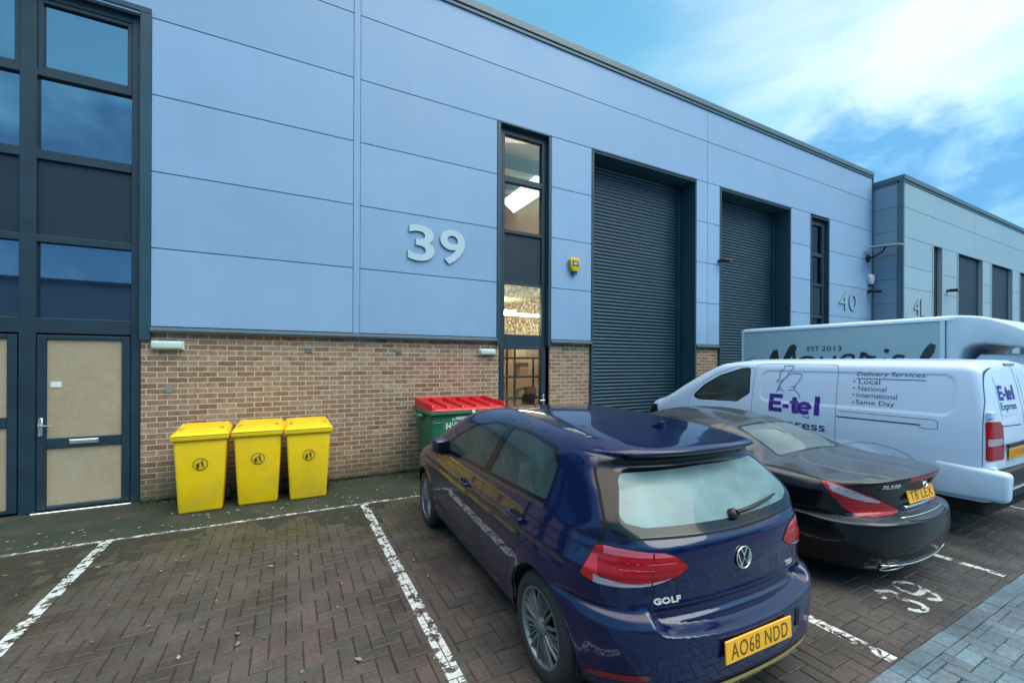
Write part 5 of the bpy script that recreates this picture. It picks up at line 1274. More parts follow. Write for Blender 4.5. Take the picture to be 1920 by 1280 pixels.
# outline round the lamps
LB = [(-p[0], p[1]) for p in LP]
def lamp_edge(body, poly, sg, wd):
    P = np.array(poly + [poly[0]]); Q = [P[0]]
    for a, b in zip(P[:-1], P[1:]):
        n = max(1, int(np.linalg.norm(b - a) / 0.02))
        for k in range(1, n + 1): Q.append(a + (b - a) * k / n)
    v2, f = ribbon2d(Q[:-1], wd, closed=True)
    # solve |x| + y = u on the surface: walk along the body at height z
    U, Z = v2[:, 0], v2[:, 1]; a = np.zeros(len(U)); b = np.minimum(U, 1.0)
    xs = np.linspace(0, 1, 200)[:, None] * b[None]; vals = body.f(np.stack([xs, U[None] - xs, np.broadcast_to(Z, xs.shape)], -1))
    i = np.argmax(vals[::-1] < 0, 0); i = 199 - i; X = xs[np.minimum(i, 199), np.arange(len(U))]
    P3 = body.project(np.stack([X, U - X, Z], -1), 3); P3 = P3 + body.normals(P3) * 0.0022; P3[:, 0] *= sg; return P3, f
for sg in (1, -1):
    V, Fc = lamp_edge(golf, LP, sg, 0.008); link('lamp_gasket', mesh_from('lamp_gasket', V, Fc), M_seam, car)
# light catcher strip below the side glass
seams_obj(golf, [('side', [(0.79, 1.018), (1.7, 0.995), (2.80, 0.968)], 0)], car, name='waist_moulding', m=mat('satin_black_moulding', (0.02, 0.024, 0.03), 0.3, coat=0.4), wd=0.022, off=0.004)
# door handles, mirrors
for sg in (-1, 1):
    for (hy, hz) in ((2.03, 0.855), (1.06, 0.885)):
        P = golf.side(np.array([hy]), np.array([hz]), sg)[0]
        mb = MB(); M = Matrix.Translation(Vector(P)) @ Matrix.Rotation(R(2), 4, 'X')
        for (a, b, c, d) in ((-0.105, 0.105, 0.022, 0.038),): mb.box(sg * c if sg > 0 else -d, sg * d if sg > 0 else -c, a, b, -0.013, 0.015, 0.006, M=M, seg=3)
        mb.box(min(0, sg * 0.03), max(0, sg * 0.03), -0.10, -0.06, -0.012, 0.014, 0.004, M=M); mb.box(min(0, sg * 0.03), max(0, sg * 0.03), 0.07, 0.10, -0.012, 0.014, 0.004, M=M)
        dh = mb.build('door_handle', M_blue, car, autosmooth=40)
        th = np.linspace(0, 2 * np.pi, 24, endpoint=False); Q = golf.side(hy + 0.085 * np.cos(th), hz + 0.030 * np.sin(th), sg, 0.0015)
        link('handle_recess', mesh_from('handle_recess', Q, [tuple(range(24))]), M_seam, dh)
    mb = MB(); P = Vector(golf.side(np.array([2.72]), np.array([1.0]), sg)[0])
    mb.box(-0.085, 0.085, -0.075, 0.065, -0.062, 0.072, 0.04, seg=4); o = mb.build('door_mirror', M_blue, car, autosmooth=50); o.location = (P.x + sg * 0.075, P.y - 0.02, 1.045); o.rotation_euler = (0, 0, sg * R(-14))
    mb = MB(); mb.box(-0.065, 0.065, -0.078, -0.0755, -0.04, 0.05, 0.0); mb.build('mirror_glass', M_gloss, o)
    mb = MB(); mb.box(-0.10, 0.0, -0.03, 0.04, -0.09, -0.058, 0.012, seg=2) if sg > 0 else mb.box(0.0, 0.10, -0.03, 0.04, -0.09, -0.058, 0.012, seg=2); mb.build('mirror_arm', M_black, o)
# roof aerial, high brake lamp, wiper
P = golf.top(np.array([0.0]), np.array([0.72]))[0]
mb = MB(); mb.prism([(0.66, P[2] - 0.01), (0.80, P[2] - 0.01), (0.70, P[2] + 0.028), (0.665, P[2] + 0.045), (0.655, P[2] + 0.04)], -0.016, 0.016, 'x', 0.006, 2); mb.build('roof_aerial', M_blue, car, autosmooth=50)
mb = MB(); mb.box(-0.16, 0.16, 0.268, 0.285, 1.378, 1.392, 0.003); mb.build('high_brake_light', M_dkred, car)
bs = golf.rear(np.array([0.02]), np.array([1.045]))[0]; tp = golf.rear(np.array([0.40]), np.array([1.075]))[0]
mb = MB(); mb.lathe([(0.0, 0.035), (0.022, 0.034), (0.03, 0.02), (0.032, 0.0)], Matrix.Translation(Vector(bs)) @ Matrix.Rotation(R(60), 4, 'X'), 16)
mb.tube([Vector(bs) + Vector((0, -0.03, 0.02)), Vector(bs) * 0.5 + Vector(tp) * 0.5 + Vector((0, -0.035, 0.012)), Vector(tp) + Vector((0, -0.02, 0.008))], [0.013, 0.009, 0.006], 8); wp = mb.build('rear_wiper', M_black, car)
q = [golf.rear(np.array([x]), np.array([1.052 + 0.075 * (x - 0.08)]))[0] for x in np.linspace(0.12, 0.46, 6)]
mb = MB(); mb.tube([Vector(p) + Vector((0, -0.016, 0.010)) for p in q], 0.006, 6); mb.build('wiper_blade', M_black, wp)
# badge: ring with the two letters
bc = golf.rear(np.array([0.0]), np.array([0.848]))[0]
parts = []
def flat(v, f, dz=0.0, th=0.006):
    pass
mb = MB(); Mb = Matrix.Translation((0.0, bc[1] - 0.006, 0.848)) @ Matrix.Rotation(R(86), 4, 'X')
mb.lathe([(0.057, -0.002), (0.0595, 0.004), (0.056, 0.007), (0.0525, 0.004), (0.0515, -0.002)], Mb, 40)
for st in ([(-0.021, 0.048), (0.0, 0.006), (0.021, 0.048)], [(-0.046, 0.024), (-0.022, -0.044), (0.0, 0.0), (0.022, -0.044), (0.046, 0.024)]):
    V2, F2 = ribbon2d(st, 0.0095); n2 = len(V2); V = [Mb @ Vector((p[0], p[1], 0.0)) for p in V2] + [Mb @ Vector((p[0], p[1], 0.006)) for p in V2]
    Fc = [tuple(i + n2 for i in f_) for f_ in F2]
    for i in range(0, n2 - 2, 2): Fc += [(i, i + 2, i + 2 + n2, i + n2), (i + 1, i + 3, i + 3 + n2, i + 1 + n2)]
    mb.arr(V, Fc)
bdg = mb.build('badge', M_silver, car)
mb = MB(); mb.lathe([(0.0, 0.0), (0.053, 0.0)], Mb, 32); mb.build('badge_field', M_gloss, bdg)
V, Fc = fit_text('GOLF', 0.150, 0.030, bold=0.035, extrude=0.0, spacing=1.05)
P = golf.rear(-0.572 + V[:, 0], 0.694 + V[:, 1], 0.005); P0 = golf.rear(-0.572 + V[:, 0], 0.694 + V[:, 1], 0.0)
n_ = len(P); ed = {}
for f_ in Fc:
    for i in range(len(f_)):
        a, b = f_[i], f_[(i + 1) % len(f_)]; ed[(a, b)] = 1
bnd = [(a, b) for (a, b) in ed if (b, a) not in ed]
link('model_lettering', mesh_from('model_lettering', np.concatenate([P, P0]), list(Fc) + [(a, a + n_, b + n_, b) for a, b in bnd]), M_badge, car)
def solid_text(body, txt, x0, z0, w_, h_, m, parent, name, th=0.005, **kw):
    V, Fc = fit_text(txt, w_, h_, **kw); P = body.rear(x0 + V[:, 0], z0 + V[:, 1], th); P0 = body.rear(x0 + V[:, 0], z0 + V[:, 1], 0.0); n = len(P); e = set()
    for f in Fc:
        for i in range(len(f)): e.add((f[i], f[(i + 1) % len(f)]))
    b = [(p, q) for (p, q) in e if (q, p) not in e]
    return link(name, mesh_from(name, np.concatenate([P, P0]), list(Fc) + [(p, p + n, q + n, q) for p, q in b]), m, parent)
solid_text(golf, 'TDI', 0.42, 0.70, 0.075, 0.024, M_badge, car, 'engine_lettering', bold=0.03)
plate(car, 0.0, golf.rear(np.array([0.0]), np.array([0.46]))[0][1] - 0.012, 0.462, 'AO68 NDD', tilt=R(-3))
mb = MB(); pr = golf.rear(np.array([0.36]), np.array([0.47]))[0]; mb.box(0.345, 0.385, pr[1] - 0.006, pr[1] + 0.02, 0.42, 0.52, 0.004); mb.build('towing_eye_cover', M_liner, car)
# chrome strip on the bumper's lower edge, yellow reflection painted into its colour
xs = np.linspace(-0.74, 0.74, 60); zz = 0.272 - 0.0 * xs
Vt = golf.rear(xs, 0.292 + 0.012 * (np.abs(xs) / 0.7) ** 3, 0.006); Vb = golf.rear(xs, 0.262 + 0.012 * (np.abs(xs) / 0.7) ** 3, 0.010); V = np.empty((120, 3)); V[0::2] = Vt; V[1::2] = Vb
link('bumper_strip', mesh_from('bumper_strip', V, [(2 * i, 2 * i + 1, 2 * i + 3, 2 * i + 2) for i in range(59)]), mat('yellow_reflection_chrome', (0.95, 0.74, 0.22), 0.35, 0.7), car, smooth=True)
arch_liner(car, golf.arches, 0.56, 0.845)
for (wy) in (0.77, 3.407):
    for sg in (-1, 1): wheel(car, sg * 0.868, wy, 0.316, 0.215, sg, 0.222, 'multi')
cabin(car, [(-0.36, 1.75), (0.36, 1.75)], (0.36, 2.30, 0.92), (-0.70, 0.70, 2.45, 2.85, 0.62, 0.94), bench=(0.62, 0.98), floor=(-0.72, 0.72, 0.55, 2.9, 0.30, 0.32))
mb = MB(); mb.box(-0.60, 0.60, 0.36, 0.85, 0.90, 0.92, 0.004); mb.build('parcel_shelf', M_inside, car)
# ---------------------------------------------------------------- black folding-roof coupe
mc = empty('parked_car', (MERC_O[0], MERC_O[1], 0), 0, 'black two-door coupe with folding metal roof and long red tail lamps, between hatchback and van', 'car', 'vehicles parked in the bays')
sh = Shell(merc, (-1.02, -0.1, 0.10), (1.02, 4.75, 1.36), 0.0145)
for (ay, az, ar) in merc.arches:
    sh.cut(lambda x, y, z: np.maximum(np.sqrt((y - ay) ** 2 + (z - az) ** 2) - ar, 0.55 - np.abs(x)), 'arch')
sh.reg['arch'] = []
sh.cut(lambda x, y, z: np.maximum(sd_poly(y, z, [(1.52, 0.985), (1.58, 1.085), (1.85, 1.175), (2.25, 1.215), (2.6, 1.185), (2.95, 1.045), (3.12, 0.965), (1.75, 0.955)], 0.02), 0.42 - np.abs(x)), 'trim')
sh.cut(lambda x, y, z: np.maximum(sd_poly(y, z, [(1.60, 0.995), (1.63, 1.075), (1.86, 1.155), (2.25, 1.195), (2.58, 1.165), (2.90, 1.035), (3.00, 0.985), (1.75, 0.975)], 0.02), 0.42 - np.abs(x)), 'glass', 'trim')
sh.cut(lambda x, y, z: np.maximum(sd_poly(x, y, [(-0.58, 0.965), (0.58, 0.965), (0.50, 1.50), (-0.50, 1.50)], 0.05), 0.9 - z), 'rtrim')
sh.cut(lambda x, y, z: sd_poly(x, y, [(-0.545, 0.995), (0.545, 0.995), (0.455, 1.47), (-0.455, 1.47)], 0.04), 'rglass', 'rtrim')
sh.cut(lambda x, y, z: np.maximum(sd_poly(x, y, [(-0.62, 2.62), (0.62, 2.62), (0.70, 3.30), (-0.70, 3.30)], 0.06), 0.9 - z), 'wind')
LM = [(1.315, 0.892), (1.20, 0.890), (1.03, 0.850), (0.86, 0.800), (0.69, 0.745), (0.51, 0.668), (0.455, 0.642), (0.60, 0.628), (0.80, 0.622), (0.99, 0.630), (1.12, 0.690), (1.235, 0.785), (1.295, 0.850)]
sh.cut(lambda x, y, z: np.maximum(sd_poly(um(x, y), z, LM, 0.008), y - 0.9), 'lamp')
sh.cut(lambda x, y, z: sd_poly(um(x, y), z, [(1.27, 0.878), (1.20, 0.876), (1.03, 0.838), (0.86, 0.786), (0.70, 0.732), (0.86, 0.742), (1.05, 0.775), (1.235, 0.822)], 0.006), 'lampwhite', 'lamp')
sh.cut(lambda x, y, z: np.abs(z - 0.815 - (um(x, y) - 1.0) * 0.19) - 0.0035, 'lampgap', 'lampwhite')
sh.finish()
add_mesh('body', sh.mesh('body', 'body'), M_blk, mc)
add_mesh('body_lining', sh.mesh('body_lining', 'body', off=-0.02, flip=True), M_inside, mc)
for sg in (1, -1):
    pk = (lambda c, s_=sg: c[0] * s_ > 0)
    add_mesh('window_trim', sh.mesh('window_trim', 'trim', off=0.001, pick=pk), M_gloss, mc)
    add_mesh('side_window', sh.mesh('side_window', 'glass', off=-0.003, pick=pk), M_carglass, mc)
    tl = add_mesh('tail_light', sh.mesh('tail_light', 'lamp', off=0.003, pick=pk), M_red, mc)
    add_mesh('clear_strip', sh.mesh('clear_strip', 'lampwhite', off=0.003, pick=pk), M_clear, tl)
    add_mesh('lamp_joint', sh.mesh('lamp_joint', 'lampgap', off=0.001, pick=pk), mat('blue_grey_rib', (0.08, 0.14, 0.2), 0.3) if 'blue_grey_rib' not in bpy.data.materials else bpy.data.materials['blue_grey_rib'], tl)
rw = add_mesh('rear_window', sh.mesh('rear_window', 'rglass', off=-0.001), glass_mat('coupe_rear_glass', (0.10, 0.16, 0.17), 1.0, 1.9, dirt_or_haze=0.22, haze_col=(0.35, 0.5, 0.52), dscale=1.6), mc)
add_mesh('rear_window_border', sh.mesh('rear_window_border', 'rtrim'), M_gloss, rw)
add_mesh('windscreen', sh.mesh('windscreen', 'wind', off=-0.002), M_carglass, mc)
lines = [('side', [(1.50, 0.99), (1.42, 0.95), (1.20, 0.928), (0.8, 0.912), (0.50, 0.897)], 0),
         ('side', [(1.50, 0.95), (1.42, 0.70), (1.48, 0.45), (1.60, 0.28), (2.9, 0.28), (3.0, 0.5), (2.98, 0.93)], 0),
         ('side', [(0.75, 0.60), (0.55, 0.62), (0.35, 0.625)], 0),
         ('top', [(-0.60, 1.60), (0.60, 1.60)], 1)]
for s_ in (1, -1): lines.append(('rear', [(s_ * 0.66, 0.825), (s_ * 0.50, 0.762), (s_ * 0.38, 0.69), (s_ * 0.355, 0.60), (0, 0.585)], 1))
seams_obj(merc, lines, mc, wd=0.007)
for sg in (1, -1):
    V, Fc = lamp_edge(merc, LM, sg, 0.007); link('lamp_gasket', mesh_from('lamp_gasket', V, Fc), M_seam, mc)
y0 = merc.rear(np.array([0.02]), np.array([0.76]))[0][1]
pl = plate(mc, 0.03, y0 - 0.010, 0.755, 'T8 LEX', tilt=R(-14), w_=0.50, h_=0.110)
mb = MB(); xs = np.linspace(-0.24, 0.30, 14); q = merc.rear(xs, np.full(14, 0.668), 0.012); q2 = merc.rear(xs, np.full(14, 0.672), 0.004)
mb.tube([Vector(p) for p in q], 0.017, 8); mb.build('boot_handle', M_silver, mc)
mb = MB(); q = merc.rear(np.linspace(-0.40, 0.42, 16), np.full(16, 0.612), 0.006); mb.tube([Vector(p) for p in q], 0.006, 6); mb.build('chrome_strip', M_silver, mc)
solid_text(merc, 'SL350', -0.535, 0.852, 0.175, 0.030, M_badge, mc, 'model_lettering', th=0.006, bold=0.02, spacing=1.05)
c = merc.rear(np.array([0.0]), np.array([0.868]))[0]; Ms = Matrix.Translation((0, c[1] - 0.006, 0.868)) @ Matrix.Rotation(R(80), 4, 'X')
mb = MB(); mb.lathe([(0.0405, -0.003), (0.0425, 0.003), (0.0385, 0.004), (0.0372, -0.003)], Ms, 36)
for k in range(3):
    a = R(90 + 120 * k); t = Vector((math.cos(a), math.sin(a), 0)); n_ = Vector((-t.y, t.x, 0))
    mb.arr([Ms @ v for v in (n_ * 0.0055 - t * 0.003, t * 0.038, -n_ * 0.0055 - t * 0.003, Vector((0, 0, 0.006)))], [(0, 1, 3), (1, 2, 3)])
mb.build('star_badge', M_silver, mc)
xs = np.linspace(-0.27, 0.27, 16); Va = merc.rear(xs, np.full(16, 0.932), 0.006); Vb = merc.rear(xs, np.full(16, 0.905), 0.006); V = np.empty((32, 3)); V[0::2] = Va; V[1::2] = Vb
link('high_brake_light', mesh_from('high_brake_light', V, [(2 * i, 2 * i + 1, 2 * i + 3, 2 * i + 2) for i in range(15)]), M_red, mc, smooth=True)
mb = MB(); q = merc.rear(np.linspace(-0.60, 0.60, 40), 0.235 + 0.02 * np.abs(np.linspace(-1, 1, 40)) ** 3, 0.008); mb.tube([Vector(p) for p in q], 0.008, 6); mb.build('bumper_strip', M_silver, mc)
for s_ in (1, -1):
    th = np.linspace(0, 2 * np.pi, 28, endpoint=False); Q = merc.rear(s_ * 0.47 + 0.105 * np.cos(th), 0.222 + 0.030 * np.sin(th), 0.012)
    mb = MB(); mb.tube([Vector(p) for p in list(Q) + [Q[0]]], 0.006, 6, cap=False); et = mb.build('exhaust_tip', M_silver, mc)
    link('exhaust_opening', mesh_from('exhaust_opening', merc.rear(s_ * 0.47 + 0.10 * np.cos(th), 0.222 + 0.026 * np.sin(th), 0.006), [tuple(range(28))]), M_liner, et)
for sg in (-1, 1):
    P = Vector(merc.side(np.array([1.68]), np.array([0.83]), sg)[0]); mb = MB(); mb.box(min(sg * 0.018, sg * 0.032), max(sg * 0.018, sg * 0.032), -0.11, 0.11, -0.012, 0.014, 0.005, M=Matrix.Translation(P), seg=3); mb.box(min(0, sg * 0.03), max(0, sg * 0.03), -0.1, -0.07, -0.01, 0.012, 0.003, M=Matrix.Translation(P)); mb.build('door_handle', M_silver, mc)
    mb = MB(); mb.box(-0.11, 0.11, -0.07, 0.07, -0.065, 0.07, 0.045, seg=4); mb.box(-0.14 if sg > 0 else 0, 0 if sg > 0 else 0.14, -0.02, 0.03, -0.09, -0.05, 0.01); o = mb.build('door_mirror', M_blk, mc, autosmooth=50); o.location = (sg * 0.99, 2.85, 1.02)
arch_liner(mc, merc.arches, 0.56, 0.87)
for wy in (1.10, 3.685):
    for sg in (-1, 1): wheel(mc, sg * 0.905, wy, 0.33, 0.25, sg, 0.24, 'five')
cabin(mc, [(-0.38, 2.05), (0.38, 2.05)], (0.38, 2.50, 0.86), (-0.7, 0.7, 2.65, 3.1, 0.6, 0.88), floor=(-0.75, 0.75, 1.5, 3.1, 0.28, 0.30), dz=-0.17)
# ---------------------------------------------------------------- white panel van
vn = empty('delivery_van', (VAN_O[0], VAN_O[1], 0), 0, 'white panel van with purple lettering and a service list, parked beside the black coupe', 'van', 'vehicles parked in the bays')
sh = Shell(van, (-1.06, -0.1, 0.22), (1.06, 5.32, 2.02), 0.021)
VA = ((1.25, 0.34, 0.40), (4.12, 0.34, 0.40))
for (ay, az, ar) in VA:
    sh.cut(lambda x, y, z: np.maximum(np.sqrt((y - ay) ** 2 + (z - az) ** 2) - ar, 0.6 - np.abs(x)), 'arch')
sh.reg['arch'] = []
sh.cut(lambda x, y, z: z - (0.47 - 0.14 * sstep(0.6, 1.0, y)), 'lower')
sh.cut(lambda x, y, z: np.maximum(sd_poly(y, z, [(2.56, 1.42), (2.575, 1.805), (2.72, 1.80), (3.10, 1.675), (3.36, 1.52), (3.60, 1.305), (3.46, 1.252), (2.76, 1.275)], 0.04), 0.5 - np.abs(x)), 'trim')
sh.cut(lambda x, y, z: np.maximum(sd_poly(y, z, [(2.575, 1.43), (2.59, 1.79), (2.72, 1.785), (3.09, 1.66), (3.35, 1.505), (3.56, 1.31), (3.44, 1.268), (2.77, 1.29)], 0.035), 0.5 - np.abs(x)), 'glass', 'trim')
sh.cut(lambda x, y, z: np.maximum(np.maximum(sd_poly(x, z, [(-0.80, 1.24), (0.80, 1.24), (0.70, 1.84), (-0.70, 1.84)], 0.06), 2.9 - y), -1), 'wind')
vm = lambda x, y: np.abs(x) + y
sh.cut(lambda x, y, z: np.maximum(sd_poly(vm(x, y), z, [(0.625, 0.895), (0.99, 0.895), (0.985, 1.295), (0.70, 1.285), (0.64, 1.24)], 0.02), y - 0.3), 'lamp')
sh.cut(lambda x, y, z: sd_poly(vm(x, y), z, [(0.65, 1.045), (0.965, 1.045), (0.965, 1.115), (0.655, 1.112)], 0.015), 'lampwhite', 'lamp')
sh.cut(lambda x, y, z: np.maximum(np.abs(x) - 0.30 - (y - 4.4) * 0.9, np.maximum(4.30 - y, np.abs(z - 0.93) - 0.10)), 'hl')
sh.reg['body'] += sh.reg['hl']; sh.reg['hl'] = []
sh.cut(lambda x, y, z: np.maximum(sd_poly(y, z, [(4.40, 0.90), (4.75, 0.86), (5.05, 0.88), (5.05, 1.02), (4.80, 1.07), (4.45, 1.08)], 0.02), 0.42 - np.abs(x)), 'headlamp')
sh.finish()
add_mesh('body', sh.mesh('body', 'body'), M_vanw, vn)
add_mesh('body_lining', sh.mesh('body_lining', 'body', off=-0.02, flip=True), M_inside, vn)
add_mesh('lower_sill', sh.mesh('lower_sill', 'lower', off=-0.03), M_liner, vn)
for sg in (1, -1):
    pk = (lambda c, s_=sg: c[0] * s_ > 0)
    add_mesh('window_trim', sh.mesh('window_trim', 'trim', off=0.001, pick=pk), M_gloss, vn)
    add_mesh('side_window', sh.mesh('side_window', 'glass', off=-0.003, pick=pk), M_carglass, vn)
    tl = add_mesh('tail_light', sh.mesh('tail_light', 'lamp', off=0.005, pick=pk), M_red, vn)
    add_mesh('clear_segment', sh.mesh('clear_segment', 'lampwhite', off=0.005, pick=pk), M_clear, tl)
    add_mesh('headlight', sh.mesh('headlight', 'headlamp', off=0.002, pick=pk), M_gloss, vn)
add_mesh('windscreen', sh.mesh('windscreen', 'wind', off=-0.002), M_carglass, vn)
lines = [('side', [(2.53, 0.50), (2.52, 1.25), (2.50, 1.80), (2.46, 1.855), (2.3, 1.865), (1.50, 1.865), (1.42, 1.855), (1.40, 1.80), (1.395, 0.80), (1.40, 0.50), (2.53, 0.50)], -1),
         ('side', [(2.53, 1.80), (2.80, 1.83), (3.15, 1.70), (3.45, 1.52), (3.66, 1.30), (3.70, 1.0), (3.68, 0.55), (2.53, 0.50)], 0),
         ('side', [(0.085, 0.84), (0.085, 1.5), (0.125, 1.84)], 0),
         ('side', [(1.37, 1.272), (0.45, 1.268), (0.42, 1.25), (0.42, 1.175), (0.47, 1.165), (0.58, 1.17)], -1)]
seams_obj(van, lines, vn, wd=0.006, m=mat('grey_seam', (0.05, 0.07, 0.10), 0.8))
seams_obj(van, [('side', [(1.385, 1.20), (0.56, 1.20)], -1)], vn, name='door_rail', m=M_liner, wd=0.013, off=0.003)
th = [(0.98 + 0.105 * math.cos(a), 0.80 + 0.085 * math.sin(a)) for a in np.linspace(R(40), R(330), 24)]
seams_obj(van, [('side', [(1.35, 0.80), (1.30, 0.86), (1.15, 0.91), (0.98, 0.925), (0.80, 0.90), (0.66, 0.84), (0.54, 0.72), (0.50, 0.62)], 0), ('side', [(1.22, 0.87), (1.235, 0.80), (1.20, 0.73), (1.10, 0.71), (1.00, 0.76)], -1)], vn, name='arch_crease', m=mat('soft_grey_crease', (0.22, 0.29, 0.38), 0.7), wd=0.009)
mb = MB(); P = Vector(van.side(np.array([1.03]), np.array([0.80]), -1)[0]); mb.box(-0.006, 0.0, -0.012, 0.012, -0.012, 0.012, 0.004, M=Matrix.Translation(P)); mb.build('fuel_lock', M_black, vn)
mb = MB(); P = Vector(van.side(np.array([3.86]), np.array([1.02]), -1)[0]); mb.box(-0.01, 0.0, -0.03, 0.03, -0.014, 0.014, 0.006, M=Matrix.Translation(P)); mb.build('side_repeater', M_black, vn)
for hz_ in (1.36, 0.80):
    for sg in (-1, 1):
        P = Vector(van.rear(np.array([sg * 0.86]), np.array([hz_]))[0]); mb = MB(); mb.box(-0.055, 0.055, -0.03, 0.01, -0.035, 0.035, 0.008, M=Matrix.Translation(P)); mb.build('door_hinge', M_vanw, vn)
# rear doors: centre gap, glass, handle, plate; rear bumper
yb = lambda x, z: van.rear(np.array([x]), np.array([z]))[0][1]
seams_obj(van, [('rear', [(0, 0.80), (0, 1.86)], 1), ('rear', [(-0.66, 1.235), (-0.1, 1.225)], 1), ('rear', [(0.1, 1.225), (0.66, 1.235)], 1)], vn, name='door_gap', wd=0.01)
for sg in (-1, 1):
    pts = np.array([(0.10, 1.36), (0.62, 1.36), (0.60, 1.76), (0.10, 1.76)]); 
    V2 = []; n = 8
    for i in range(n + 1):
        for j in range(n + 1): V2.append((sg * (0.10 + 0.52 * i / n), 1.34 + 0.42 * j / n))
    V2 = np.array(V2); P = van.rear(V2[:, 0], V2[:, 1], 0.003); Fc = [(i * (n + 1) + j, (i + 1) * (n + 1) + j, (i + 1) * (n + 1) + j + 1, i * (n + 1) + j + 1) for i in range(n) for j in range(n)]
    link('rear_door_panel', mesh_from('rear_door_panel', P, Fc), M_vanw, vn, smooth=True)
plate(vn, -0.28, yb(-0.28, 0.95) - 0.010, 0.945, 'LS19 KVC', w_=0.52)
mb = MB(); mb.box(-0.60, 0.05, yb(0, 1.03) - 0.025, yb(0, 1.03) + 0.0, 1.015, 1.055, 0.01, seg=2); mb.build('plate_shade', M_black, vn)
mb = MB(); mb.box(-0.80, 0.80, -0.05, 0.10, 0.50, 0.80, 0.03, seg=3)
bmp = mb.build('rear_bumper', M_black, vn, autosmooth=60)
mb = MB(); mb.box(-0.76, 0.76, -0.075, 0.0, 0.60, 0.625, 0.008); mb.build('bumper_step', M_chrome, bmp)
for sg in (-1, 1):
    mb = MB(); a_, b_ = sorted((sg * 0.985, sg * 0.80)); mb.hexa([(a_ + 0.02, -0.10, 0.50), (b_ - 0.02, -0.10, 0.50), (b_ - 0.02, 0.46, 0.47), (a_ + 0.02, 0.46, 0.47)], [(a_ + 0.01, -0.115, 0.80), (b_ - 0.01, -0.115, 0.80), (b_ - 0.01, 0.46, 0.855), (a_ + 0.01, 0.46, 0.855)], 0.05, 5); mb.build('bumper_corner', M_vanw, vn, autosmooth=70)
mb = MB(); mb.box(-0.78, 0.78, 0.12, 4.7, 0.30, 0.34); mb.build('underbody', M_liner, vn)
mb = MB(); mb.box(-0.16, 0.16, yb(0, 1.88) - 0.02, yb(0, 1.88) + 0.03, 1.865, 1.89, 0.006); mb.build('high_brake_light', M_dkred, vn)
mb = MB()
for sg in (-1, 1): pass
for (rx) in (-0.55, 0.55):
    mb = MB(); q = van.top(np.full(12, rx), np.linspace(0.25, 2.8, 12), 0.004); mb.tube([Vector(p) for p in q], 0.010, 6); mb.build('roof_rib', M_vanw, vn)
# lettering
M_purple = mat('purple_vinyl', (0.045, 0.012, 0.25), 0.4); M_vblue = mat('dark_blue_vinyl', (0.03, 0.035, 0.13), 0.45)
def rc(a, b, c, d):
    n = max(1, int((d - c) / 0.012)); V = []; 
    for k in range(n + 1): z_ = c + (d - c) * k / n; V += [(a, z_), (b, z_)]
    return (np.array(V, float), [(2 * k, 2 * k + 1, 2 * k + 3, 2 * k + 2) for k in range(n)])
def block_word():
    th = np.linspace(R(20), R(325), 30); ring_ = [(0.475 + 0.0705 * math.cos(a), 0.082 + 0.060 * math.sin(a)) for a in np.linspace(0, R(318), 30)]
    return [rc(0, 0.062, 0, 0.245), rc(0.0625, 0.185, 0.190, 0.245), rc(0.0625, 0.170, 0.095, 0.148), rc(0.0625, 0.185, 0, 0.055), rc(0.195, 0.275, 0.062, 0.110),
            rc(0.315, 0.375, 0.045, 0.215), rc(0.285, 0.3145, 0.125, 0.165), rc(0.3755, 0.400, 0.125, 0.165), rc(0.320, 0.402, 0.0, 0.0445),
            ribbon2d(ring_, 0.050), rc(0.431, 0.545, 0.066, 0.098), rc(0.598, 0.66, 0.0, 0.245)]
def lay_word(x0, z0, sx, view, parent, name, off=0.0025):
    for_ = []
    for k, (v, f) in enumerate(block_word()):
        v = np.asarray(v) * sx
        P = van.side(x0 - v[:, 0], z0 + v[:, 1], -1.0, off + 0.0003 * k) if view == 'side' else van.rear(x0 + v[:, 0], z0 + v[:, 1], off + 0.0003 * k)
        for_.append((P, f))
    V, Fc = join_arrays(for_); return link(name, mesh_from(name, V, Fc), M_purple, parent)
lay_word(2.258, 1.185, 1.02, 'side', vn, 'company_lettering')
surf_text(van, 'Express', 2.24, 0.945, 0.73, 0.150, 'side', M_vblue, vn, 'company_lettering', bold=0.01)
surf_text(van, 'Delivery Services:', 1.195, 1.712, 0.67, 0.066, 'side', M_vblue, vn, 'service_lettering', shear=0.25)
for i, (tx, wd_, yy, zz, hh) in enumerate((('Local', 0.215, 1.165, 1.628, 0.058), ('National', 0.285, 1.17, 1.545, 0.058), ('International', 0.40, 1.18, 1.462, 0.058), ('Same Day', 0.385, 1.185, 1.362, 0.070))):
    surf_text(van, tx, yy, zz, wd_, hh, 'side', M_vblue, vn, 'service_lettering')
    th = np.linspace(0, 2 * np.pi, 12, endpoint=False); Q = van.side(1.215 + 0.010 * np.cos(th), zz + 0.03 + 0.010 * np.sin(th), -1, 0.0025); link('bullet_mark', mesh_from('bullet_mark', Q, [tuple(range(12))]), M_vblue, vn)
V, Fc = seam(van, [(1.195, 1.694), (0.535, 1.694)], 0.009, 0.0025, view='side', sgn=-1.0); link('underline', mesh_from('underline', V, Fc), M_vblue, vn)
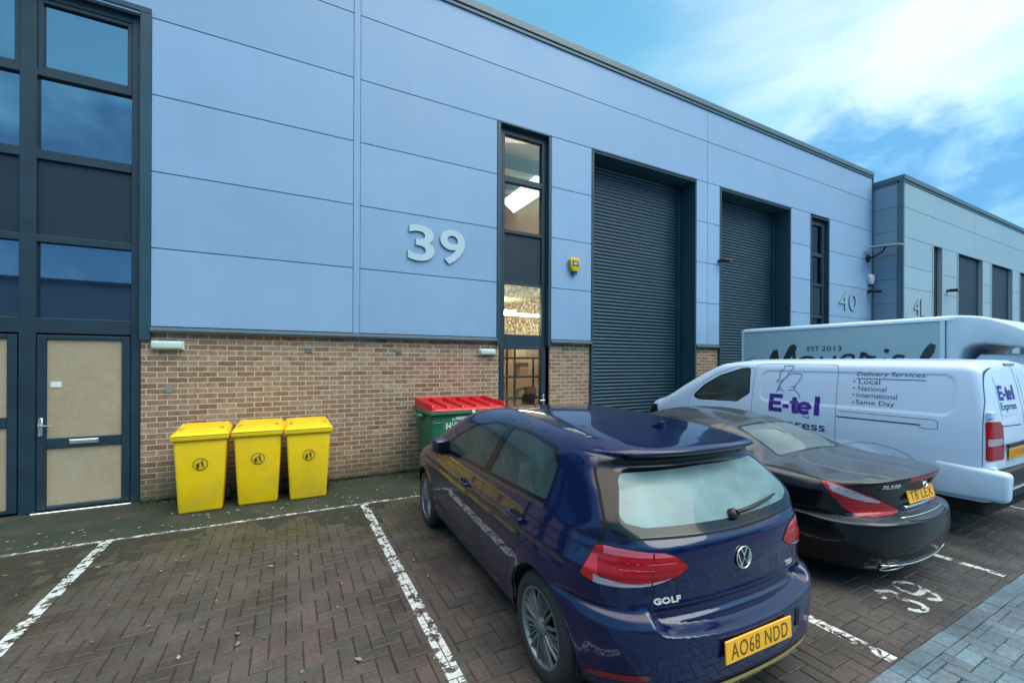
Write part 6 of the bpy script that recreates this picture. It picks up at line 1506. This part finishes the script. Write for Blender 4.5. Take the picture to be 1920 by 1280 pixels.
MAP = [[(1.958, 1.842), (2.063, 1.838), (2.088, 1.845), (2.080, 1.822), (2.086, 1.776), (2.121, 1.78), (2.139, 1.748), (2.119, 1.73), (2.142, 1.698), (2.128, 1.689), (2.145, 1.643), (2.175, 1.624), (2.146, 1.603), (2.12, 1.613), (2.093, 1.65)],
       [(1.958, 1.842), (1.953, 1.822), (1.983, 1.778), (2.009, 1.751), (2.027, 1.733), (2.005, 1.716), (1.952, 1.739), (1.893, 1.73), (1.852, 1.732), (1.832, 1.712), (1.846, 1.673), (1.881, 1.611), (1.918, 1.556)],
       [(1.972, 1.545), (1.918, 1.556), (1.904, 1.531), (1.942, 1.538)], [(2.002, 1.497), (1.931, 1.508), (1.888, 1.484), (1.852, 1.443), (1.84, 1.40)],
       [(2.101, 1.542), (2.134, 1.509), (2.141, 1.495), (2.089, 1.498), (2.057, 1.477)], [(1.793, 1.157), (1.709, 1.133), (1.722, 1.169)]]
V, Fc = join_arrays([seam(van, l, 0.0085, 0.0024, view='side', sgn=-1.0, step=0.01) for l in MAP]); link('map_outline', mesh_from('map_outline', V, Fc), M_vblue, vn)
V, Fc = seam(van, [(2.01, 1.72), (2.06, 1.665), (2.094, 1.61), (2.129, 1.563), (2.142, 1.508), (2.166, 1.461)], 0.014, 0.0024, view='side', sgn=-1.0); link('map_ribbon', mesh_from('map_ribbon', V, Fc), mat('lilac_vinyl', (0.12, 0.10, 0.35), 0.4), vn)
lay_word(-0.60, 1.50, 0.63, 'rear', vn, 'door_lettering', 0.0055)
V, Fc = fit_text('Express', 0.42, 0.10, bold=0.01); P = van.rear(-0.60 + V[:, 0], 1.375 + V[:, 1], 0.0055); link('door_lettering', mesh_from('door_lettering', P, Fc), M_vblue, vn)
arch_liner(vn, VA, 0.60, 0.90)
for wy in (1.25, 4.12):
    for sg in (-1, 1): wheel(vn, sg * 0.93, wy, 0.34, 0.215, sg, 0.21, 'five')
cabin(vn, [(-0.45, 2.75), (0.45, 2.75)], (0.45, 3.35, 1.16), (-0.8, 0.8, 3.5, 4.05, 0.8, 1.17), floor=(-0.8, 0.8, 2.3, 4.0, 0.6, 0.62))
mb = MB(); mb.box(-0.84, 0.84, 2.30, 2.33, 0.5, 1.84); mb.build('bulkhead', M_inside, vn)

# ---------------------------------------------------------------- box van behind
bx = empty('box_van', (10.35, 4.4, 0), 0, 'pale grey high-sided box van with black script lettering standing behind the white van', 'van', 'vehicles parked in the bays')
O_ = Vector((10.35, 4.4, 0))
def bxp(mb, name, m, parent=None, **kw):
    o = mb.build(name, m, None, **kw); p = parent or bx; o.parent = p
    if p is bx: o.location = -O_
    return o
XL, XR = 9.30, 11.40
mb = MB(); mb.box(XL, XR, 2.80, 6.19, 0.80, 2.565, 0.006); cb = bxp(mb, 'cargo_box', M_box)
mb = MB(); mb.prism([(XL - 0.012, 2.566), (XR + 0.012, 2.566), (XR + 0.012, 2.60), (XR - 0.03, 2.645), (XL + 0.03, 2.645), (XL - 0.012, 2.60)], 2.70, 6.20, 'y', 0.01, 2)
bxp(mb, 'roof_edge', M_boxedge, autosmooth=50)
mb = MB(); mb.box(XL - 0.014, XL + 0.06, 6.191, 6.24, 0.78, 2.62, 0.006); mb.box(XR - 0.06, XR + 0.014, 6.191, 6.24, 0.78, 2.62, 0.006); mb.box(XL - 0.014, XR + 0.014, 2.72, 6.24, 0.74, 0.799, 0.005); mb.box(XL - 0.010, XL - 0.001, 2.80, 2.86, 0.80, 2.565, 0.003)
bxp(mb, 'box_frame', M_boxedge)
nose = smooth_poly([(2.80, 2.640), (2.62, 2.638), (2.35, 2.585), (2.05, 2.44), (1.75, 2.22), (1.55, 2.08)], 5, False) + [(1.53, 2.04), (1.62, 2.06), (1.97, 2.105), (2.35, 2.185), (2.50, 2.17), (2.585, 2.10), (2.62, 2.0), (2.64, 1.85), (2.66, 0.95), (2.80, 0.90)]
mb = MB(); mb.prism(nose, XL - 0.004, XR + 0.004, 'x', 0.045, 3); bxp(mb, 'overcab_nose', M_boxedge, autosmooth=40)
cabp = [(2.52, 0.55), (2.52, 1.93), (2.44, 2.03), (1.55, 2.03), (1.40, 1.96), (0.95, 1.30), (0.45, 1.12), (0.28, 0.95), (0.22, 0.45), (2.52, 0.40)]
mb = MB(); mb.prism(cabp, XL + 0.10, XR - 0.10, 'x', 0.06, 3); cab = bxp(mb, 'cab', M_boxedge, autosmooth=40)
mb = MB(); mb.box(XL + 0.2, XR - 0.2, 0.30, 6.1, 0.45, 0.74); bxp(mb, 'chassis', M_liner)
for sx, s_ in ((XL + 0.094, -1), (XR - 0.094, 1)):
    mb = MB(); mb.prism([(2.30, 1.25), (2.30, 1.85), (1.55, 1.85), (1.16, 1.32), (1.2, 1.25)], sx - 0.004, sx + 0.004, 'x'); bxp(mb, 'side_window', M_gloss)
mb = MB(); mb.hexa([(XL + 0.25, 0.985, 1.36), (XR - 0.25, 0.985, 1.36), (XR - 0.25, 0.995, 1.36), (XL + 0.25, 0.995, 1.36)], [(XL + 0.32, 1.35, 1.90), (XR - 0.32, 1.35, 1.90), (XR - 0.32, 1.36, 1.90), (XL + 0.32, 1.36, 1.90)]); bxp(mb, 'windscreen', M_gloss)
for (y, s_) in ((0.95, -1), (0.95, 1), (5.1, -1), (5.1, 1)):
    t = wheel(bx, (s_ * 0.98), y - 4.4, 0.345, 0.2, s_, 0.2, 'five')
for s_ in (-1, 1):
    mb = MB(); mb.box(10.35 + s_ * 0.95 - 0.05, 10.35 + s_ * 0.95 + 0.05, 6.20, 6.245, 0.55, 0.72, 0.01); bxp(mb, 'tail_light', M_red)
    mb = MB(); mb.box(10.35 + s_ * 0.72 - 0.12, 10.35 + s_ * 0.72 + 0.12, 0.21, 0.30, 0.78, 0.95, 0.03); bxp(mb, 'headlight', M_clear)
mb = MB(); mb.box(XL + 0.4, XR - 0.4, 6.1, 6.3, 0.40, 0.52, 0.02); bxp(mb, 'rear_step', M_liner)
# script lettering on the box side
xx = XL - 0.0035
def on_side(v2): return np.stack([np.full(len(v2), xx - XL + XL - O_.x), v2[:, 0] - O_.y, v2[:, 1]], -1)
M_bv = mat('black_vinyl', (0.012, 0.03, 0.035), 0.5)
for tx, x0_, w0_ in (('EST', 4.835, 0.215), ('2013', 4.575, 0.34)):
    V, Fc = fit_text(tx, w0_, 0.095, bold=0.012, spacing=1.15); v2 = np.stack([x0_ - V[:, 0], 2.118 + V[:, 1]], -1); link('date_lettering', mesh_from('date_lettering', on_side(v2), Fc), M_bv, bx)
strokes = [  # (y, z) centre lines with widths, brush-written
    ([(6.15, 1.90), (6.02, 1.965), (5.90, 2.04)], [0.004, 0.012, 0.002]),
    ([(5.72, 1.62), (5.62, 1.80), (5.52, 2.00), (5.47, 2.15)], [0.02, 0.10, 0.14, 0.08]),
    ([(5.45, 2.16), (5.42, 1.95), (5.36, 1.75)], [0.05, 0.06, 0.05]),
    ([(5.38, 1.72), (5.24, 1.98), (5.12, 2.18), (5.07, 2.25)], [0.03, 0.12, 0.16, 0.07]),
    ([(5.10, 2.20), (5.08, 1.90), (5.04, 1.66)], [0.05, 0.07, 0.05]),
    ([(4.72, 1.98), (4.86, 2.00), (4.98, 1.94), (5.00, 1.80), (4.90, 1.70), (4.78, 1.80), (4.72, 1.97), (4.72, 1.72), (4.64, 1.68)], 0.05),
    ([(4.58, 2.01), (4.55, 1.85), (4.52, 1.70), (4.40, 1.85), (4.34, 2.02)], 0.055),
    ([(4.24, 1.80), (4.10, 1.88), (4.04, 2.01), (4.16, 2.03), (4.26, 1.92), (4.25, 1.76), (4.14, 1.69), (4.02, 1.76)], 0.05),
    ([(3.94, 1.70), (3.92, 1.90), (3.90, 2.06), (3.80, 1.99), (3.70, 2.00)], [0.05, 0.06, 0.06, 0.07, 0.03]),
    ([(3.58, 1.98), (3.56, 1.84), (3.54, 1.70)], [0.03, 0.06, 0.05]),
    ([(3.575, 2.085), (3.545, 2.10), (3.515, 2.085)], [0.06, 0.075, 0.05]),
    ([(3.30, 1.99), (3.40, 2.01), (3.48, 1.90), (3.42, 1.74), (3.30, 1.72)], 0.05),
    ([(3.16, 1.62), (3.10, 1.85), (2.99, 2.08), (2.94, 2.20)], [0.04, 0.10, 0.13, 0.07]),
]
parts = []
for pts, wd_ in strokes:
    sp = smooth_poly(pts, 5, False); n = len(sp); ww = [wd_] * n if not isinstance(wd_, list) else list(np.interp(np.linspace(0, 1, n), np.linspace(0, 1, len(wd_)), wd_))
    v, f = ribbon2d(sp, ww); parts.append((v, f))
for k, (v, f) in enumerate(parts):   # each stroke a hair in front of the last so that crossings stay clean
    P = on_side(v); P[:, 0] -= 0.0004 * k; parts[k] = (P, f)
V, Fc = join_arrays(parts); link('script_lettering', mesh_from('script_lettering', V, Fc), M_bv, bx)
# ================================================================ bins
M_by = world_grime(mat('yellow_bin_plastic', (0.86, 0.56, 0.002), 0.38, var=0.05, vscale=2.5, bump=0.15, bscale=120, rvar=0.1), (0.42, 0.36, 0.05), 0.75, 2.6, (0.1, 0.8))
M_bydirt = M_by
def yellow_bin(x, y, rz, label, tiltlid=0.0):
    r_ = empty('wheelie_bin', (x, y, 0), rz, label, 'bin', 'yellow wheelie bins along the brick wall')
    # local: front face at y=0, body goes back to +y
    mb = MB(); wb, wt, db, dt, h = 0.225, 0.275, 0.40, 0.60, 0.955
    mb.hexa([(-wb, 0.035, 0.0), (wb, 0.035, 0.0), (wb, db + 0.08, 0.0), (-wb, db + 0.08, 0.0)], [(-wt, 0.0, h), (wt, 0.0, h), (wt, dt + 0.04, h), (-wt, dt + 0.04, h)], 0.03, 3)
    mb.build('bin_body', M_by, r_, autosmooth=50)
    mb = MB(); mb.hexa([(-wt - 0.018, -0.028, h - 0.055), (wt + 0.018, -0.028, h - 0.055), (wt + 0.018, dt + 0.06, h - 0.045), (-wt - 0.018, dt + 0.06, h - 0.045)], [(-wt - 0.022, -0.034, h + 0.004), (wt + 0.022, -0.034, h + 0.004), (wt + 0.022, dt + 0.07, h + 0.02), (-wt - 0.022, dt + 0.07, h + 0.02)], 0.012, 2)
    mb.build('rim', M_by, r_, autosmooth=50)
    mb = MB(); z0 = h + 0.008
    mb.hexa([(-wt - 0.03, -0.05, z0), (wt + 0.03, -0.05, z0), (wt + 0.025, dt + 0.06, z0 + 0.02), (-wt - 0.025, dt + 0.06, z0 + 0.02)], [(-wt + 0.02, 0.02, z0 + 0.045), (wt - 0.02, 0.02, z0 + 0.045), (wt - 0.02, dt + 0.0, z0 + 0.085), (-wt + 0.02, dt + 0.0, z0 + 0.085)], 0.016, 4)
    mb.hexa([(-wt + 0.045, 0.06, z0 + 0.035), (wt - 0.045, 0.06, z0 + 0.035), (wt - 0.045, dt - 0.05, z0 + 0.06), (-wt + 0.045, dt - 0.05, z0 + 0.06)], [(-wt + 0.075, 0.10, z0 + 0.062), (wt - 0.075, 0.10, z0 + 0.062), (wt - 0.075, dt - 0.09, z0 + 0.098), (-wt + 0.075, dt - 0.09, z0 + 0.098)], 0.015, 3)
    lid = mb.build('lid', M_by, r_, autosmooth=50)
    for s_ in (-1, 1):
        mb = MB(); mb.box(s_ * 0.2 - 0.03, s_ * 0.2 + 0.03, 0.12, 0.20, z0 + 0.05, z0 + 0.072, 0.012, seg=2); mb.build('lid_grip', mat('dark_yellow_plastic', (0.42, 0.30, 0.01), 0.6) if 'dark_yellow_plastic' not in bpy.data.materials else bpy.data.materials['dark_yellow_plastic'], lid)
        mb = MB(); mb.tube([(s_ * 0.18, dt + 0.03, h - 0.03), (s_ * 0.18, dt + 0.11, h + 0.01), (s_ * 0.05, dt + 0.115, h + 0.02)], 0.014); mb.build('handle', M_by, r_)
        mb = MB(); mb.lathe([(0.03, -0.028), (0.092, -0.028), (0.1, -0.018), (0.1, 0.018), (0.092, 0.028), (0.03, 0.028)], Matrix.Translation((s_ * 0.262, db + 0.07, 0.1)) @ Matrix.Rotation(R(90), 4, 'Y'), 28); mb.build('wheel', M_tyre, r_)
    # oval tidy-up emblem on the sloping front
    def fp(u, v, off):   # u across, v height -> point on the front face
        t = v / h; return (u, 0.035 * (1 - t) - off, v)
    parts = []
    V2, F2 = ring2d(0, 0, 0.078, 0.078, 0.006, 44); parts.append((V2, F2))
    V2, F2 = ring2d(0, 0, 0.064, 0.064, 0.002, 44); parts.append((V2, F2))
    def poly(p): return (np.array(p), [tuple(range(len(p)))])
    th = np.linspace(0, 2 * np.pi, 16, endpoint=False)
    parts.append((np.stack([0.018 + 0.0085 * np.cos(th), 0.043 + 0.0085 * np.sin(th)], -1), [tuple(range(16))]))
    parts.append(ribbon2d([(0.017, 0.033), (0.022, 0.008), (0.022, -0.010)], [0.012, 0.022, 0.016]))
    parts.append(ribbon2d([(0.020, -0.008), (0.012, -0.028), (0.010, -0.046)], [0.010, 0.008, 0.006])); parts.append(ribbon2d([(0.024, -0.008), (0.034, -0.028), (0.040, -0.046)], [0.010, 0.008, 0.006]))
    parts.append(ribbon2d([(0.014, 0.028), (-0.004, 0.020), (-0.018, 0.024)], [0.008, 0.007, 0.005]))
    parts.append(poly([(-0.044, 0.008), (-0.008, 0.008), (-0.012, -0.046), (-0.040, -0.046)])); parts.append(poly([(-0.030, 0.020), (-0.018, 0.022), (-0.014, 0.012), (-0.028, 0.011)]))
    parts.append(ribbon2d([(-0.040, -0.055), (-0.02, -0.066), (0.0, -0.070), (0.02, -0.066), (0.040, -0.055)], 0.005))
    out = []
    for k, (v, f) in enumerate(parts): out.append((np.array([fp(a, 0.60 + b, 0.0032 + 0.0002 * k) for a, b in v]), f))
    V, Fc = join_arrays(out); link('emblem', mesh_from('emblem', V, Fc), mat('emblem_ink', (0.05, 0.05, 0.012), 0.7) if 'emblem_ink' not in bpy.data.materials else bpy.data.materials['emblem_ink'], r_)
    return r_
yellow_bin(-0.945, 6.44, R(2), 'yellow wheelie bin nearest the boarded door, first of three')
yellow_bin(-0.335, 6.48, R(-1), 'yellow wheelie bin in the middle, its lid touching the first')
yellow_bin(0.265, 6.42, R(1), 'yellow wheelie bin standing slightly apart, towards the green container')

# green 4-wheel container with red lid
gc = empty('waste_container', (2.555, 6.25, 0), R(1), 'large green wheeled waste container with red ribbed lid in front of the brick wall', 'waste container'); gc.scale = (0.93, 0.93, 0.93)
M_green = mat('green_bin_plastic', (0.018, 0.150, 0.075), 0.5, var=0.2, vscale=2, bump=0.15, bscale=90, rvar=0.1); world_grime(M_green, (0.06, 0.11, 0.07), 0.7, 5.0)
M_redlid = mat('red_lid_plastic', (0.52, 0.012, 0.018), 0.4, var=0.1, vscale=3)
mb = MB(); mb.hexa([(-0.60, 0.10, 0.20), (0.60, 0.10, 0.20), (0.60, 0.85, 0.20), (-0.60, 0.85, 0.20)], [(-0.675, 0.02, 1.16), (0.675, 0.02, 1.16), (0.675, 0.98, 1.16), (-0.675, 0.98, 1.16)], 0.045, 4)
gb = mb.build('container_body', M_green, gc, autosmooth=50)
mb = MB(); mb.box(-0.71, 0.71, -0.03, 1.01, 1.135, 1.205, 0.018, seg=2); mb.build('rim', M_green, gc, autosmooth=50)
mb = MB()
for s_ in (-1, 1): mb.box(s_ * 0.745 - 0.055, s_ * 0.745 + 0.055, 0.35, 0.65, 1.06, 1.13, 0.02); 
mb.build('lifting_lug', M_green, gc)
for k in range(2):
    mb = MB(); mb.tube([(-0.66 + 1.32 * k, 0.0, 1.05), (-0.66 + 1.32 * k, -0.05, 1.02), (-0.5 + 1.0 * k, -0.05, 1.02), (-0.5 + 1.0 * k, 0.0, 1.05)], 0.014); mb.build('grab_handle', M_green, gc)
mb = MB(); mb.hexa([(-0.70, -0.04, 1.207), (0.70, -0.04, 1.207), (0.70, 0.98, 1.207), (-0.70, 0.98, 1.207)], [(-0.67, -0.01, 1.25), (0.67, -0.01, 1.25), (0.67, 0.95, 1.30), (-0.67, 0.95, 1.30)], 0.012, 2)
lid = mb.build('lid', M_redlid, gc, autosmooth=45)
for i in range(6):
    x = -0.655 + i * 0.262
    mb = MB(); mb.hexa([(x - 0.03, -0.03, 1.23), (x + 0.03, -0.03, 1.23), (x + 0.03, 0.93, 1.28), (x - 0.03, 0.93, 1.28)], [(x - 0.018, 0.0, 1.315 if i in (0, 5) else 1.285), (x + 0.018, 0.0, 1.315 if i in (0, 5) else 1.285), (x + 0.018, 0.90, 1.365), (x - 0.018, 0.90, 1.365)], 0.01, 2); mb.build('lid_rib', M_redlid, lid, autosmooth=45)
mb = MB(); mb.hexa([(-0.69, 0.90, 1.27), (0.69, 0.90, 1.27), (0.69, 0.97, 1.27), (-0.69, 0.97, 1.27)], [(-0.67, 0.91, 1.37), (0.67, 0.91, 1.37), (0.67, 0.96, 1.37), (-0.67, 0.96, 1.37)], 0.012, 2); mb.build('lid_hinge_bar', M_redlid, lid)
mb = MB(); mb.box(0.02, 0.075, -0.045, -0.031, 1.155, 1.205, 0.004); mb.build('lock_tag', M_white, gc)
def front(u, v, off): t = (v - 0.2) / 0.96; return (u, 0.10 - 0.08 * t - off, v)
mb = MB(); mb.arr([front(-0.25, 1.05, 0.004), front(0.20, 1.05, 0.004), front(0.20, 1.105, 0.004), front(-0.25, 1.105, 0.004)], [(0, 1, 2, 3)]); mb.build('address_sticker', M_white, gc)
mb = MB(); mb.arr([front(-0.32, 1.035, 0.003), front(-0.255, 1.035, 0.003), front(-0.255, 1.09, 0.003), front(-0.32, 1.09, 0.003)], [(0, 1, 2, 3)]); mb.build('green_sticker', mat('lime_sticker', (0.25, 0.6, 0.2), 0.5), gc)
for (tx, u0, v0, ww, hh, bd_) in (('H', -0.42, 0.895, 0.088, 0.115, 0.05), ('URN', -0.315, 0.955, 0.17, 0.058, 0.03), ('SKIPS', -0.315, 0.895, 0.26, 0.045, 0.02)):
    V, Fc = fit_text(tx, ww, hh, bold=bd_); P = np.array([front(u0 + a[0], v0 + a[1], 0.004) for a in V]); link('company_lettering', mesh_from('company_lettering', P, Fc), M_white, gc)
for sx in (-0.5, 0.5):
    for sy in (0.18, 0.78):
        mb = MB(); mb.lathe([(0.02, -0.025), (0.09, -0.025), (0.1, -0.015), (0.1, 0.015), (0.09, 0.025), (0.02, 0.025)], Matrix.Translation((sx, sy, 0.1)) @ Matrix.Rotation(R(90), 4, 'Y'), 24); mb.box(sx - 0.05, sx + 0.05, sy - 0.03, sy + 0.03, 0.10, 0.205, 0.004); mb.build('castor', M_tyre, gc)

# ================================================================ unit number signs
M_num = mat('pale_number_plate', (0.46, 0.60, 0.66), 0.4, var=0.03)
M_numside = mat('number_edge', (0.10, 0.16, 0.19), 0.5)
def number_sign(txt, x, y, z, w_, h_, label, bold, th=0.03, m=M_num):
    r_ = empty('unit_number_sign', (x, y, z), 0, label, 'sign', 'unit numbers on the cladding')
    n = len(txt); gap = w_ * 0.10; cw = (w_ - gap * (n - 1)) / n
    for k, chh in enumerate(txt):
        ww = cw * (0.6 if chh == '1' else 1.0)
        V, Fc = fit_text(chh, ww, h_, bold=bold, res=8); x0 = k * (cw + gap)
        A = np.stack([x0 + V[:, 0], np.full(len(V), -th), V[:, 1]], -1); B = A.copy(); B[:, 1] = 0; e = {(f[i], f[(i + 1) % len(f)]) for f in Fc for i in range(len(f))}
        b = [(p, q) for (p, q) in e if (q, p) not in e]; N_ = len(A)
        me = mesh_from('digit', np.concatenate([A, B]), list(Fc) + [(p, q, q + N_, p + N_) for p, q in b]); me.materials.append(m); me.materials.append(M_numside)
        me.polygons.foreach_set('material_index', [0] * len(Fc) + [1] * len(b)); o = bpy.data.objects.new('digit', me); COL.objects.link(o); o.parent = r_
    return r_
number_sign('39', 1.80, YW - 0.002, 3.605, 1.03, 0.615, 'large pale 39 fixed to the cladding left of the slim window', 0.018)
number_sign('40', 15.72, YW - 0.002, 3.62, 1.10, 0.56, 'large pale 40 fixed low on the cladding near the far corner', 0.0, m=mat('grey_blue_number', (0.30, 0.43, 0.53), 0.45))
number_sign('41', 18.72, 6.418, 3.52, 0.95, 0.56, 'large pale 41 fixed to the projecting grey-green block', 0.0, m=mat('pale_number_41', (0.34, 0.45, 0.49), 0.45))

# ================================================================ alarm boxes, cameras, lamps
def alarm(name, x, y, z, s, m1, m2, label, txt=None):
    r_ = empty(name, (x, y, z), 0, label, 'alarm', 'alarm boxes on the cladding')
    o6 = [(-0.15, 0.14), (-0.10, 0.19), (0.10, 0.19), (0.15, 0.14), (0.13, -0.04), (0.07, -0.14), (-0.07, -0.14), (-0.13, -0.04)]
    mb = MB(); mb.prism([(a * s, b * s) for a, b in o6], -0.11 * s, 0, 'y', 0.02 * s, 3); mb.build('casing', m1, r_, autosmooth=40)
    mb = MB(); mb.prism([(-0.068 * s, -0.141 * s), (0.068 * s, -0.141 * s), (0.055 * s, -0.205 * s), (-0.055 * s, -0.205 * s)], -0.09 * s, 0, 'y', 0.012 * s, 2); mb.build('strobe_lens', m2, r_)
    if txt:
        mb = MB(); mb.box(-0.09 * s, 0.09 * s, -0.115 * s, -0.1105 * s, -0.01 * s, 0.11 * s); lb = mb.build('label_panel', mat('label_dark_blue', (0.02, 0.02, 0.09), 0.4), r_)
        V, Fc = fit_text(txt, 0.14 * s, 0.065 * s, bold=0.04); P = np.stack([V[:, 0] - 0.07 * s, np.full(len(V), -0.1165 * s), V[:, 1] + 0.018 * s], -1); link('label_lettering', mesh_from('label_lettering', P, Fc), M_white, lb)
    return r_
alarm('alarm_box', 5.24, YW - 0.001, 3.86, 0.86, mat('alarm_yellow', (0.68, 0.44, 0.008), 0.35), mat('dark_blue_lens', (0.01, 0.03, 0.07), 0.2, coat=1), 'yellow alarm box between slim window and tall shutter', 'ADT')
alarm('alarm_box', 17.68, YW - 0.001, 4.72, 1.0, M_white, mat('dark_lens', (0.01, 0.03, 0.05), 0.2), 'small white alarm box high on the far corner above number 40')
def camera_thing(x, y, z, label, sz=1.0, d=(-0.3, -1, -0.25)):
    r_ = empty('security_camera', (x, y, z), 0, label, 'camera', 'security cameras on the cladding')
    mb = MB(); mb.lathe([(0.0, 0.0), (0.05 * sz, 0.0), (0.05 * sz, 0.03), (0.0, 0.03)], Matrix.Rotation(R(90), 4, 'X'), 16); mb.tube([(0, -0.03, 0), (0, -0.10 * sz, -0.01)], 0.015 * sz); mb.build('bracket', M_black, r_)
    dv_ = Vector(d).normalized(); c = Vector((0, -0.12 * sz, 0)); mb = MB(); mb.tube([c - dv_ * 0.07 * sz, c + dv_ * 0.16 * sz], 0.045 * sz, 12); mb.build('housing', M_black, r_)
    mb = MB(); mb.tube([c + dv_ * 0.161 * sz, c + dv_ * 0.168 * sz], 0.032 * sz, 12); mb.build('lens', M_silver, r_)
camera_thing(9.83, YW - 0.015, 4.49, 'small black camera on the edge of the second shutter opening', 1.0, (0.6, -0.8, -0.1))
camera_thing(17.62, YW, 4.33, 'black camera low on the far corner below the white alarm', 1.3, (0.6, -1, -0.1))
camera_thing(21.5, 6.42, 4.55, 'black camera beside the first dark opening of block 41', 1.3, (-0.5, -1, -0.1))
fl = empty('floodlight', (17.55, YW, 5.45), 0, 'flat black floodlight on a curved arm at the far upper corner', 'lamp')
mb = MB(); mb.lathe([(0, 0), (0.12, 0), (0.12, 0.05), (0, 0.06)], Matrix.Rotation(R(90), 4, 'X'), 18); mb.tube([(0, -0.05, 0), (0, -0.2, 0.03), (0, -0.42, 0.14), (0, -0.5, 0.28)], 0.028); mb.build('arm', M_black, fl)
mb = MB(); mb.box(-0.20, 0.20, -0.42, 0.42, -0.018, 0.02, 0.008); h_ = mb.build('lamp_head', M_trimlight, fl); h_.location = (0.0, -0.55, 0.30); h_.rotation_euler = (R(6), 0, 0)
def bulkhead(x, z, w_, label):
    r_ = empty('wall_light', (x, YB, z), 0, label, 'lamp', 'oblong wall lights on the brickwork')
    mb = MB(); mb.box(-w_ / 2, w_ / 2, -0.03, 0, -0.06, 0.06, 0.006); mb.build('base_plate', M_white, r_)
    mb = MB(); mb.box(-w_ / 2 + 0.01, w_ / 2 - 0.01, -0.09, -0.031, -0.05, 0.05, 0.02, seg=3); mb.build('diffuser', mat('pale_green_diffuser', (0.52, 0.66, 0.60), 0.4) if 'pale_green_diffuser' not in bpy.data.materials else bpy.data.materials['pale_green_diffuser'], r_, autosmooth=50)
bulkhead(-1.43, 2.085, 0.36, 'pale oblong wall light beside the boarded door')
bulkhead(3.30, 2.06, 0.33, 'pale oblong wall light beside the glazed door of unit 39')
